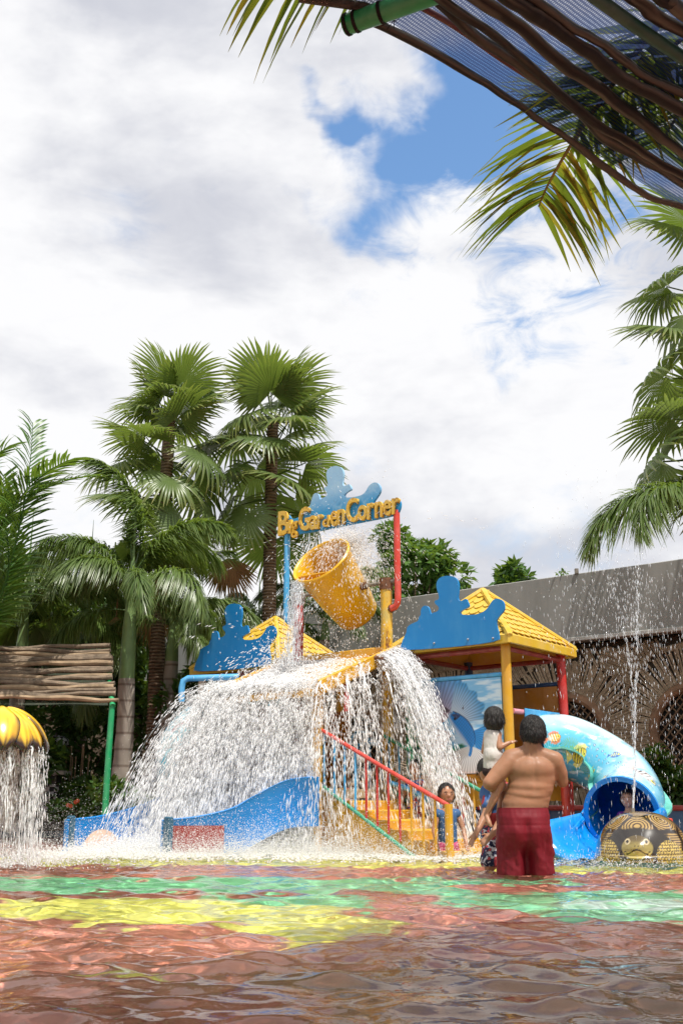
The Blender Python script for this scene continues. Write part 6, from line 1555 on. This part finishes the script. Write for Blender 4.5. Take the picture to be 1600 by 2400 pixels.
# ---- person stooping behind them
YB = 9.35
def bp(px, py, dy=0.0): return P(px, py, YB + dy)
def bz(px, z, dy=0): q = bp(px, 1990, dy); return Vector((q.x, q.y, z))
ben = thing('person', (bp(1165, 1990).x, YB, DEPTH), 'person in grey shirt and patterned navy shorts stooping with one hand reaching down', 'person')
pr = [('s', bp(1143, 1808, -.1), (.082, .095, .105)), ('c', bp(1148, 1832, -.05), bp(1155, 1850), .055, .06), ('s', bp(1166, 1868), (.15, .12, .14)), ('s', bp(1170, 1915, .05), (.15, .13, .16)), ('s', bp(1172, 1955, .06), (.15, .13, .12)),
  ('c', bp(1148, 1858, -.05), bp(1140, 1905, -.12), .048, .040), ('c', bp(1140, 1905, -.12), bp(1116, 1950, -.22), .038, .026), ('c', bp(1190, 1865, -.02), bp(1178, 1915, -.14), .048, .04), ('c', bp(1178, 1915, -.14), bp(1153, 1955, -.22), .038, .027),
  ('c', bp(1160, 1965, .05), bz(1148, .02, -.05), .085, .062), ('c', bz(1148, .02, -.05), bz(1140, DEPTH + .07, .05), .058, .04), ('s', bz(1138, DEPTH + .04, -.0), (.045, .11, .038)), ('c', bp(1190, 1965, .05), bz(1195, .02), .085, .062), ('c', bz(1195, .02), bz(1195, DEPTH + .07, .06), .058, .04), ('s', bz(1195, DEPTH + .04, .02), (.045, .11, .038))]
pr += fingers(bp(1115, 1952, -.22), Vector((-.5, -.2, -.85)), Vector((-.7, -.4, .5)), .95, .5, .3) + fingers(bp(1152, 1956, -.22), Vector((-.65, -.2, -.5)), Vector((-.3, -.8, .5)), .95)
flesh('body', pr, .008, 5, M['skin_child'], ben)
flesh('shirt', [('s', bp(1166, 1866), (.165, .135, .14)), ('s', bp(1170, 1905, .04), (.168, .145, .15)), ('c', bp(1149, 1858, -.04), bp(1143, 1886, -.10), .062, .056), ('c', bp(1189, 1864, -.02), bp(1182, 1890, -.08), .062, .056)], .009, 5, cloth_mat('grey_blue_shirt', (.22, .24, .28), (.05, .12, .3), 9), ben, wrinkle(.010))
flesh('shorts', [('s', bp(1172, 1950, .05), (.165, .145, .10)), ('c', bp(1161, 1962, .03), bz(1150, .06, -.03), .105, .095), ('c', bp(1190, 1962, .03), bz(1195, .06, .0), .105, .095)], .009, 5, cloth_mat('navy_patterned_cloth', (.012, .014, .045), (.5, .5, .55), 42), ben, wrinkle(.009))
flesh('hair', [('s', bp(1143, 1800, -.09), (.095, .108, .098))], .008, 4, M['hair'], ben)
hair_strands(bp(1143, 1802, -.09), (.096, .11, .106), 600, 9, ben, M['hair'], -.4, Vector((-.7, -.7, -.2)), .08, .004)

# ---- children
def small_child(label, c, face, skin, shirt, sc=1.0, legs=True, hairc='hair', shorts=None, feet_z=None, arms='down'):
    c = Vector(c); fd = Vector(face).normalized(); sd = fd.cross(UP).normalized()          # sd: the child's right
    o = thing('person', (c.x, c.y, feet_z if feet_z is not None else c.z - .9 * sc), label, 'person')
    q = lambda x, y, z: c + sd * (x * sc) + fd * (y * sc) + UP * (z * sc)
    pr = [('s', q(0, 0, 0), (.078 * sc, .085 * sc, .098 * sc)), ('s', q(0, .035, -.045), (.050 * sc, .045 * sc, .048 * sc)), ('s', q(0, .084, -.018), (.011 * sc, .014 * sc, .017 * sc)), ('s', q(.078, 0, -.01), (.01 * sc, .016 * sc, .024 * sc)), ('s', q(-.078, 0, -.01), (.01 * sc, .016 * sc, .024 * sc)), ('c', q(0, -.01, -.08), q(0, -.01, -.15), .038 * sc, .045 * sc), ('c', q(-.085, 0, -.18), q(.085, 0, -.18), .042 * sc, .042 * sc), ('c', q(0, 0, -.20), q(0, 0, -.42), .082 * sc, .08 * sc), ('s', q(0, 0, -.48), (.095 * sc, .08 * sc, .08 * sc))]
    for s in (-1, 1):
        el = q(.15 * s, .03, -.34) if arms == 'down' else q(.14 * s, .10, -.30); hd = q(.15 * s, .12, -.47) if arms == 'down' else q(.07 * s, .24, -.28)
        pr += [('c', q(.10 * s, 0, -.19), el, .032 * sc, .027 * sc), ('c', el, hd, .026 * sc, .019 * sc)] + fingers(hd, hd - el, UP, .6 * sc)
        if legs: pr += [('c', q(.05 * s, 0, -.52), q(.055 * s, .02, -.74), .055 * sc, .042 * sc), ('c', q(.055 * s, .02, -.74), q(.055 * s, -.02, -1.0), .038 * sc, .027 * sc), ('s', q(.055 * s, .03, -1.03), (.03 * sc, .03 * sc, .022 * sc))]
        else: pr += [('c', q(.05 * s, 0, -.50), q(.07 * s, .28, -.46), .055 * sc, .042 * sc), ('c', q(.07 * s, .28, -.46), q(.08 * s, .50, -.60), .038 * sc, .027 * sc)]
    b = flesh('body', pr, .0065 * sc, 4, skin, o)
    flesh('shirt', [('c', q(0, 0, -.22), q(0, 0, -.44), .094 * sc, .096 * sc), ('c', q(-.09, 0, -.19), q(.09, 0, -.19), .052 * sc, .052 * sc)], .008 * sc, 4, shirt, o, wrinkle(.005))
    flesh('shorts', [('s', q(0, 0, -.49), (.108 * sc, .095 * sc, .085 * sc))] + [(('c', q(.05 * s, 0, -.52), q(.055 * s, .01, -.66), .066 * sc, .06 * sc) if legs else ('c', q(.05 * s, 0, -.50), q(.065 * s, .18, -.47), .066 * sc, .058 * sc)) for s in (-1, 1)], .008 * sc, 4, shorts or shirt, o, wrinkle(.004))
    flesh('hair', [('s', q(0, -.018, .022), (.085 * sc, .088 * sc, .092 * sc)), ('s', q(0, -.03, -.03), (.084 * sc, .07 * sc, .07 * sc))], .0065 * sc, 4, M['hair'], o)
    hair_strands(q(0, -.01, .005), (.088 * sc, .094 * sc, .106 * sc), 700, int(c.x * 100) % 50, o, M['hair'], -.5, fd, .06 * sc, .003 * sc)
    em = M['dark']; wm = plain_mat('eye_white', (.45, .43, .41), .3, .05)
    for s in (-1, 1):
        MB().ball(q(.030 * s, .072, .0), (.0095 * sc, .007 * sc, .0048 * sc), 10, 6).build('eye', wm, b); MB().ball(q(.030 * s, .079, .0), (.0046 * sc,) * 3, 8, 6).build('iris', em, b); MB().tube([q(.016 * s, .080, .017), q(.032 * s, .080, .022), q(.046 * s, .070, .017)], .0028 * sc, 5).build('eyebrow', M['hair'], b)
    MB().tube([q(-.02, .080, -.052), q(0, .086, -.050), q(.02, .080, -.052)], [.003 * sc, .005 * sc, .003 * sc], 6).build('lips', plain_mat('lips', (.42, .13, .11), .4, .1), b)
    return o
small_child('child in a purple top sitting in the mouth of the tube slide', P(1470, 1872, 11.42), (-.45, -.9, -.05), M['skin_pale'], cloth_mat('purple_cloth', (.16, .03, .24)), .95, False, feet_z=P(1470, 1872, 11.42).z - .5, arms='fwd')
qk = P(1046, 1861, 11.15); small_child('wet child in blue with pink shorts wading below the green handrail', qk, (.2, -.95, 0), M['skin_child'], cloth_mat('blue_cloth', (.05, .12, .26)), (qk.z - DEPTH) / 1.05, True, shorts=cloth_mat('pink_cloth', (.6, .10, .24)), feet_z=DEPTH)
qk = P(972, 1800, 12.35); small_child('child in flowered blue standing on the stairs behind the cascade', qk, (-.5, -.8, 0), M['skin_child'], cloth_mat('flowered_blue_cloth', (.03, .10, .34), (.6, .25, .2), 30), .92, True, feet_z=qk.z - .95)
# ------------------------------------------------------------------ moving water
sg_ = np.random.default_rng(77)
t = NT('white_water'); d = t.bsdf((.985, .987, .99), .35, None, .5); tr = t.n('BsdfTranslucent'); tr.inputs[0].default_value = (.985, .987, .99, 1); mx = t.n('MixShader'); mx.inputs[0].default_value = .25
t.l(d.outputs[0], mx.inputs[1]); t.l(tr.outputs[0], mx.inputs[2]); tp_ = t.n('BsdfTransparent'); mx2 = t.n('MixShader'); mx2.inputs[0].default_value = .34; t.l(mx.outputs[0], mx2.inputs[1]); t.l(tp_.outputs[0], mx2.inputs[2]); M['white_water'] = t.done(mx2)
t = NT('clear_drops'); d = t.bsdf((.85, .90, .95), .08, None, .8); tr = t.n('BsdfTransparent'); mx = t.n('MixShader'); mx.inputs[0].default_value = .45; t.l(d.outputs[0], mx.inputs[1]); t.l(tr.outputs[0], mx.inputs[2]); M['clear_drops'] = t.done(mx)
class Drops:
    def __init__(s): s.p = []; s.d = []; s.l = []; s.r = []
    def add(s, p, d, l, r):
        n = len(p); d = np.asarray(d, dtype=float); d = d / np.maximum(np.linalg.norm(d, axis=1), 1e-6)[:, None]
        s.p.append(np.asarray(p)); s.d.append(d); s.l.append(np.broadcast_to(l, n)); s.r.append(np.broadcast_to(r, n))
    def build(s, name, m, label, cat='water'):
        p, d, l, r = np.concatenate(s.p), np.concatenate(s.d), np.concatenate(s.l), np.concatenate(s.r)
        n = len(p); ref = sg_.normal(0, 1, (n, 3)); a = np.cross(d, ref); a /= np.maximum(np.linalg.norm(a, axis=1), 1e-6)[:, None]; b = np.cross(d, a)
        hl = np.maximum(l / 2, r)[:, None]; rr = r[:, None]; sh = sg_.uniform(-.35, .35, n)[:, None]
        V = np.stack([p - d * hl, p + d * hl, p + d * hl * sh + a * rr, p + d * hl * sh + b * rr, p + d * hl * sh - a * rr, p + d * hl * sh - b * rr], 1).reshape(-1, 3)
        k = np.arange(n)[:, None] * 6; T = np.array([[0, 3, 2], [0, 4, 3], [0, 5, 4], [0, 2, 5], [1, 2, 3], [1, 3, 4], [1, 4, 5], [1, 5, 2]])
        F = (k[:, None, :] + T[None]).reshape(-1, 3)
        return tag(big_mesh(name, V, F, m), label, cat, kind='stuff')
G = 9.81
def ballistic(D, src, vel, ppj, jit, zend=0.0, rlo=.003, rhi=.009, tpow=1.0, jit_t=.05, lscale=.02, tcap=9., clump=0.0):
    """droplets strung along many ballistic jets"""
    n = len(src); vz = vel[:, 2]; tmax = (vz + np.sqrt(np.maximum(vz ** 2 + 2 * G * (src[:, 2] - zend), .01))) / G; tmax = np.minimum(tmax, tcap)
    tt = sg_.random((n, ppj)) ** tpow * tmax[:, None]
    if clump:                                          # water breaks up into packets along each jet
        k = 9; cc = (sg_.random((n, k)) ** tpow) * tmax[:, None]; tt = np.take_along_axis(cc, sg_.integers(0, k, (n, ppj)), 1) + sg_.normal(0, .011, (n, ppj)); mixm = sg_.random((n, ppj)) < .35; tt = np.where(mixm, sg_.random((n, ppj)) ** tpow * tmax[:, None], tt)
    tt = np.clip(tt, 0, tmax[:, None]).ravel(); s_ = np.repeat(src, ppj, 0); v_ = np.repeat(vel, ppj, 0)
    v_ = v_ + sg_.normal(0, .06, v_.shape)
    p = s_ + v_ * tt[:, None]; p[:, 2] -= .5 * G * tt ** 2; v = v_.copy(); v[:, 2] -= G * tt
    p += sg_.normal(0, 1, p.shape) * (jit + jit_t * tt)[:, None]
    ok = p[:, 2] > zend - .02; p, v = p[ok], v[ok]; spd = np.linalg.norm(v, axis=1)
    D.add(p, v, np.clip(spd * lscale * sg_.uniform(.4, 1.6, len(p)), .008, .14), sg_.uniform(rlo, rhi, len(p)))
E1n, E2n = np.array(e1), np.array(e2); Zn = np.array([0, 0, 1.])
cF, cFL, cR, cL = [np.array(c4[i]) for i in (2, 3, 1, 0)]
t = NT('thin_water_sheet'); d = t.bsdf((.95, .965, .975), .15, None, .6); tr = t.n('BsdfTransparent'); mx = t.n('MixShader')
nz_ = t.noise(16, 5, .6, stretch=(1, 1, .35)); t.l(t.rng(nz_, .40, .62, .15, .95), mx.inputs[0]); t.l(d.outputs[0], mx.inputs[1]); t.l(tr.outputs[0], mx.inputs[2]); M['water_sheet'] = t.done(mx)
def ribbons(name, src, vel, wid, t1, label, m='water_sheet', seg=18, zend=0.0):
    """connected, ragged sheets that follow the falling water"""
    V = []; F = []; n = len(src); base = 0
    for k in range(n):
        v = vel[k]; sd = np.cross(v, [0, 0, 1.]); sd = sd / (np.linalg.norm(sd) + 1e-6); sd = sd * math.cos(.5) + np.array([0, 0, .2]) * sg_.normal(); ph = sg_.uniform(0, 9); row = []
        for j in range(seg):
            t_ = t1[k] * j / (seg - 1); p = src[k] + v * t_ - np.array([0, 0, .5 * G * t_ * t_])
            if p[2] < zend: break
            w = wid[k] * (1 - .75 * j / (seg - 1)) * (.55 + .6 * math.sin(j * 1.1 + ph) ** 2); c_ = .012 * math.sin(j * .9 + ph * 2)
            V += [p + sd * (c_ - w), p + sd * c_ + np.array([0, 0, w * .4]), p + sd * (c_ + w)]; row.append(len(V) - 3)
        F += [(a, a + 1, b_ + 1, b_) for a, b_ in zip(row[:-1], row[1:])] + [(a + 1, a + 2, b_ + 2, b_ + 1) for a, b_ in zip(row[:-1], row[1:])]
    return tag(big_mesh(name, np.array(V), np.array(F), M[m]), label, 'water', kind='stuff')
class Mist(Drops):
    def build(s, name, m, label, cat='water'):
        p, r = np.concatenate(s.p), np.concatenate(s.r); n = len(p); T4 = np.array([[1, 1, 1], [1, -1, -1], [-1, 1, -1], [-1, -1, 1]]) * .75
        V = (p[:, None, :] + T4[None] * r[:, None, None] * sg_.uniform(.7, 1.4, (n, 1, 3))).reshape(-1, 3); k = np.arange(n)[:, None, None] * 4; F = (k + np.array([[0, 1, 2], [0, 3, 1], [0, 2, 3], [1, 3, 2]])[None]).reshape(-1, 3)
        return tag(big_mesh(name, V, F, m), label, cat, kind='stuff')
# --- main cascade off the tray's front and left edges
D = Drops(); MI = Mist(); nj = 520; s = sg_.random(nj) ** 1.5; lf = np.array([-1., -.12, 0])
src = cFL + np.outer(s, cF - cFL) + np.outer(sg_.uniform(0, .35, nj), E2n); src[:, 2] += sg_.uniform(.0, .14, nj) + .10 * sg_.random(nj)
sp = np.minimum(sg_.gamma(3.2, .36, nj), 1.75) * (1.05 - .72 * s)
vel = -np.outer(sp * .45, E2n) + np.outer(np.minimum(sg_.gamma(1.9, .32, nj), 1.7) * (1.05 - .8 * s), lf) + np.outer(sg_.normal(.02, .12, nj), E1n) + np.outer(sg_.uniform(-.3, .7, nj), Zn)
ballistic(D, src, vel, 120, .008, 0, .0022, .0078, .72, .018, .017, clump=1); ballistic(MI, src, vel, 80, .03, 0, .0012, .0028, .9, .12, .001)
pick = sg_.random(nj) < .5
ribbons('cascade_sheet', src[pick], vel[pick], sg_.uniform(.010, .032, pick.sum()), sg_.uniform(.2, .6, pick.sum()), 'thin torn sheets of water breaking over the tray edge')
nj = 34; s = sg_.random(nj); src = cFL + np.outer(s, cL - cFL); src[:, 2] += sg_.uniform(.03, .18, nj)
vel = -np.outer(sg_.uniform(.2, 1.2, nj), E1n) - np.outer(sg_.uniform(.1, 1.4, nj), E2n) + np.outer(sg_.uniform(-.2, .6, nj), Zn); ballistic(D, src, vel, 70, .010, 0, .0018, .0055, .8, .045, .015, clump=1); ballistic(MI, src, vel, 50, .03, 0, .0012, .0026, .9, .14, .001)
# right-hand side, thinner, with the fast arcs from the spouts
nj = 80; s = sg_.random(nj); src = cF + np.outer(s, cR - cF); src[:, 2] += sg_.uniform(.02, .10, nj)
vel = np.outer(sg_.gamma(2.4, .22, nj), E1n) + np.outer(sg_.normal(-.25, .25, nj), E2n) + np.outer(sg_.uniform(-.2, .5, nj), Zn); ballistic(D, src, vel, 60, .007, 0, .0022, .0075, .9, .025, .017, clump=1)
pick = sg_.random(nj) < .45; ribbons('side_sheet', src[pick], vel[pick], sg_.uniform(.008, .024, pick.sum()), sg_.uniform(.2, .5, pick.sum()), 'ragged strands of water falling off the side of the tray above the stairs')
nj = 100; s = sg_.uniform(.68, 1.0, nj); src = cF + np.outer(s, cR - cF); src[:, 2] += sg_.uniform(.04, .10, nj)
vel = np.outer(sg_.normal(1.5, .2, nj), E1n) + np.outer(sg_.normal(-.35, .12, nj), E2n) + np.outer(sg_.uniform(.1, .5, nj), Zn); ballistic(D, src, vel, 95, .006, 0, .0022, .0075, .95, .02, .017, clump=1); ballistic(MI, src, vel, 40, .03, 0, .0012, .0026, 1, .08, .001)
pick = sg_.random(nj) < .5; ribbons('spout_sheet', src[pick], vel[pick], sg_.uniform(.010, .028, pick.sum()), sg_.uniform(.3, .6, pick.sum()), 'arching sheets of water thrown from the rusty spouts')
D.build('cascade', M['white_water'], 'white cascade of water pouring off the yellow tray onto the slide')
n = 70000; x = -.8 + sg_.normal(0, 1.0, n); y = 11.5 + sg_.normal(0, .5, n) - .08 * x; hz = sg_.exponential(.13, n) * (.5 + fbm(np.stack([x * 2, y * 2], 1), 18)); MI.add(np.stack([x, y, hz], 1), np.ones((n, 3)), .002, sg_.uniform(.0012, .0028, n))
n = 16000; MI.add(np.stack([sg_.normal(BF.x, .7, n), sg_.normal(BF.y + .4, .6, n), sg_.exponential(.18, n)], 1), np.ones((n, 3)), .002, sg_.uniform(.0012, .0028, n))
MI.build('spray_mist', M['white_water'], 'fine drifting mist round the cascade and along the water')
# --- foam heaped on the tray, and the burst where the bucket's stream hits it
D = Drops(); n = 15000; a, b = sg_.random(n) ** .8, sg_.random(n) ** 1.15
p = cF + np.outer(a, cFL - cF) + np.outer(b * .93, cR - cF) ; hmp = .03 + .13 * fbm(np.stack([a * 6, b * 6], 1), 4) * (1 - .55 * b) * sstep(a, .0, .35); p[:, 2] += hmp * sg_.random(n) ** .5
keep = sg_.random(n) < np.clip(.12 + a * 1.3 - .35 * b, .04, 1); p = p[keep]; n = len(p)
D.add(p, -E2n + .5 * sg_.normal(0, 1, (n, 3)), sg_.uniform(.02, .07, n), sg_.uniform(.005, .016, n))
low_rim = np.array(bmid + bd_ * .53 + bup * .36 - e1 * .16); hit = cR * .28 + cL * .72 - E2n * .38; hit[2] = TB - .14
nj = 170; src = hit + sg_.normal(0, .12, (nj, 3)); az = sg_.uniform(0, 6.28, nj); hsp = sg_.gamma(2, .55, nj)
vel = np.stack([np.cos(az) * hsp, np.sin(az) * hsp, sg_.gamma(2.2, .42, nj)], 1) - .9 * E2n - .45 * E1n; ballistic(D, src, vel, 26, .015, TB - .3, .0025, .008, 1, .03, .018, .55)
D.build('tray_foam', M['white_water'], 'foaming white water heaped on the sloping yellow tray')
# --- stream falling from the bucket's lip
D = Drops(); nj = 48; src = low_rim + np.outer(sg_.uniform(-.10, .10, nj), E1n) + sg_.normal(0, .014, (nj, 3)); vel = -np.outer(sg_.uniform(.15, .55, nj), E2n) + sg_.normal(0, .06, (nj, 3)); vel[:, 2] = sg_.uniform(-.6, 0, nj)
ballistic(D, src, vel, 30, .006, hit[2], .0015, .005, 1, .03, .03)
D.build('bucket_stream', M['clear_drops'], 'clear stream of water falling from the lip of the yellow bucket')
# --- water bursting round the bucket's rear rim and inside it
D = Drops(); top_rim = np.array(bmid + bd_ * .40 - bup * .47 + e1 * .12); nj = 420; src = top_rim + sg_.normal(0, .07, (nj, 3)) + np.outer(sg_.uniform(-.1, .25, nj), E1n)
dirs = sg_.normal(0, 1, (nj, 3)); dirs /= np.linalg.norm(dirs, axis=1)[:, None]; dirs[:, 2] = np.abs(dirs[:, 2]) * .8 + .1
vel = dirs * sg_.gamma(2.2, .6, nj)[:, None]; ballistic(D, src, vel, 20, .02, 1.2, .0018, .006, 1, .04, .014, .42)
n = 2200; p = top_rim + sg_.normal(0, .09, (n, 3)); D.add(p, sg_.normal(0, 1, (n, 3)), sg_.uniform(.01, .05, n), sg_.uniform(.002, .007, n))
n = 1100; p = np.array(bmid) + sg_.normal(0, 1, (n, 3)) * np.array([.45, .45, .5]); D.add(p, np.tile([0, 0, -1.], (n, 1)) + sg_.normal(0, .35, (n, 3)), sg_.uniform(.01, .03, n), sg_.uniform(.002, .006, n))
n = 1500; p = np.array(bmid) - np.array([0, .25, .75]) + sg_.normal(0, 1, (n, 3)) * np.array([.6, .3, .5]); D.add(p, np.tile([0, 0, -1.], (n, 1)) + sg_.normal(0, .25, (n, 3)), sg_.uniform(.015, .045, n), sg_.uniform(.002, .006, n))
D.build('bucket_spray', M['white_water'], 'fine white spray bursting round the rim of the yellow bucket')
# --- foam, bounce and mist along the foot of the cascade
D = Drops(); n = 30000; a = sg_.normal(0, 1, n); x = -.8 + a * .95; x = np.where(sg_.random(n) < .3, sg_.uniform(-2.4, 1.5, n), x); y = 11.45 + sg_.normal(0, .45, n) - .10 * x + (x > .2) * (-.25 * (x - .2)); hz = sg_.exponential(.07, n) * (1 + .8 * fbm(np.stack([x * 3, y * 3], 1), 8)); p = np.stack([x, y, hz - .005], 1)
D.add(p, sg_.normal(0, 1, (n, 3)) + np.array([0, 0, .6]), sg_.uniform(.005, .018, n), sg_.uniform(.0018, .005, n))
n = 9000; x = sg_.uniform(-3.0, 1.6, n); y = 11.3 + sg_.normal(0, .5, n) - .08 * x; p = np.stack([x, y, sg_.uniform(0, .028, n)], 1); D.add(p, sg_.normal(0, 1, (n, 3)) * np.array([1, 1, .15]), sg_.uniform(.02, .07, n), sg_.uniform(.003, .010, n))
nj = 500; src = np.stack([sg_.uniform(-2.7, 1.4, nj), 11.4 + sg_.normal(0, .4, nj), np.full(nj, .0)], 1); vel = np.stack([sg_.normal(0, .45, nj), sg_.normal(-.2, .45, nj), sg_.gamma(2.5, .45, nj)], 1); ballistic(D, src, vel, 14, .006, 0, .0018, .005, 1, .02, .012)
# rush of water running out of the chute
n = 8000; f = sg_.random(n); i0 = np.clip((f * 9).astype(int), 0, 22); L3 = np.array([[*q] for q in lb])[i0]; R3 = np.array([[*q] for q in rb])[i0]; a = sg_.uniform(.06, .9, n)
p = L3 * (1 - a[:, None]) + R3 * a[:, None]; p[:, 2] = np.maximum(p[:, 2] - .42, -.03) + sg_.exponential(.032, n) * (1 + 1.5 * fbm(np.stack([a * 6, f * 8], 1), 3)); p[:, :2] += sg_.normal(0, .05, (n, 2)); D.add(p, -E2n + .5 * sg_.normal(0, 1, (n, 3)), sg_.uniform(.012, .05, n), sg_.uniform(.003, .011, n))
n = 7000; p = np.stack([ER.x - .55 + sg_.normal(0, .5, n), ER.y - .05 + sg_.normal(0, .28, n), sg_.exponential(.03, n)], 1); D.add(p, sg_.normal(0, 1, (n, 3)), sg_.uniform(.01, .04, n), sg_.uniform(.003, .009, n))
D.build('splash_foam', M['white_water'], 'churning white foam and mist along the foot of the cascade')
# --- petal fountain curtain
D = Drops(); nj = 120; w = sg_.uniform(0, 6.283, nj); w = np.round(w / (6.283 / 26)) * 6.283 / 26 + sg_.normal(0, .05, nj); r = sg_.uniform(.30, .43, nj); src = np.stack([BF.x + r * np.cos(w), BF.y + r * np.sin(w), np.full(nj, ztip + .06)], 1)
vel = np.stack([np.cos(w) * .12, np.sin(w) * .12, sg_.uniform(-.5, 0, nj)], 1); ballistic(D, src, vel, 60, .004, 0, .0015, .0045, .9, .03, .022, clump=1); ribbons('fountain_strand', src[:70], vel[:70], sg_.uniform(.006, .018, 70), sg_.uniform(.25, .5, 70), 'glassy strands of water under the yellow petals')
n = 5000; p = np.stack([BF.x + sg_.normal(0, .42, n), BF.y + sg_.normal(0, .35, n), sg_.exponential(.05, n)], 1); D.add(p, sg_.normal(0, 1, (n, 3)), sg_.uniform(.008, .03, n), sg_.uniform(.002, .007, n))
D.build('fountain_curtain', M['white_water'], 'water falling in strands from the yellow petal fountain')
# --- tortoise jets
D = Drops(); tt_ = np.array(TTOP)
for (px_, py_, nn_) in ((1428, 1345, 200), (1496, 1310, 300), (1478, 1330, 80)):
    q = np.array(P(px_, py_, TURT.y + .2)); f = sg_.random(nn_) ** .8; p = tt_ + np.outer(f, q - tt_); bow = np.sin(f * 3.14) * .12; p[:, 0] += bow * (1 if px_ < 1450 else .0) + sg_.normal(0, 1, nn_) * (.003 + .018 * f ** 2); p[:, 1] += sg_.normal(0, .012, nn_); dd = np.tile(q - tt_, (nn_, 1)) + sg_.normal(0, .15, (nn_, 3))
    D.add(p, dd, sg_.uniform(.02, .09, nn_) * (1.2 - .5 * f), sg_.uniform(.0016, .0042, nn_))
nn_ = 150; f = np.linspace(0, .42, nn_); q = np.array(P(1500, 1600, TURT.y + .1)); p = tt_ + np.outer(f, q - tt_) * 1.; D.add(p, np.tile(q - tt_, (nn_, 1)), np.full(nn_, .05), .013 * (1 - f * 1.5))
nn_ = 1500; top_ = np.array(P(1450, 1330, TURT.y + .3)); p = top_ + sg_.normal(0, 1, (nn_, 3)) * np.array([.42, .3, .55]); p[:, 2] -= np.abs(sg_.normal(0, .9, nn_)); p = p[p[:, 2] > .02]; D.add(p, np.tile([0, 0, -1.], (len(p), 1)) + sg_.normal(0, .06, (len(p), 3)), sg_.uniform(.012, .07, len(p)), sg_.uniform(.0016, .0035, len(p)))
nn_ = 700; p = np.stack([sg_.uniform(2.0, 3.6, nn_), sg_.normal(10.0, .5, nn_), sg_.uniform(0, 2.6, nn_)], 1); D.add(p, np.tile([0, 0, -1.], (nn_, 1)) + sg_.normal(0, .06, (nn_, 3)), sg_.uniform(.015, .07, nn_), sg_.uniform(.0015, .003, nn_))
n = 1600; p = np.stack([sg_.normal(2.5, .55, n), sg_.normal(9.9, .45, n), sg_.exponential(.025, n)], 1); D.add(p, sg_.normal(0, 1, (n, 3)) + np.array([0, 0, .8]), sg_.uniform(.006, .03, n), sg_.uniform(.0018, .005, n))
D.build('fountain_jets', M['clear_drops'], 'thin jets and falling drops above the tortoise fountain')
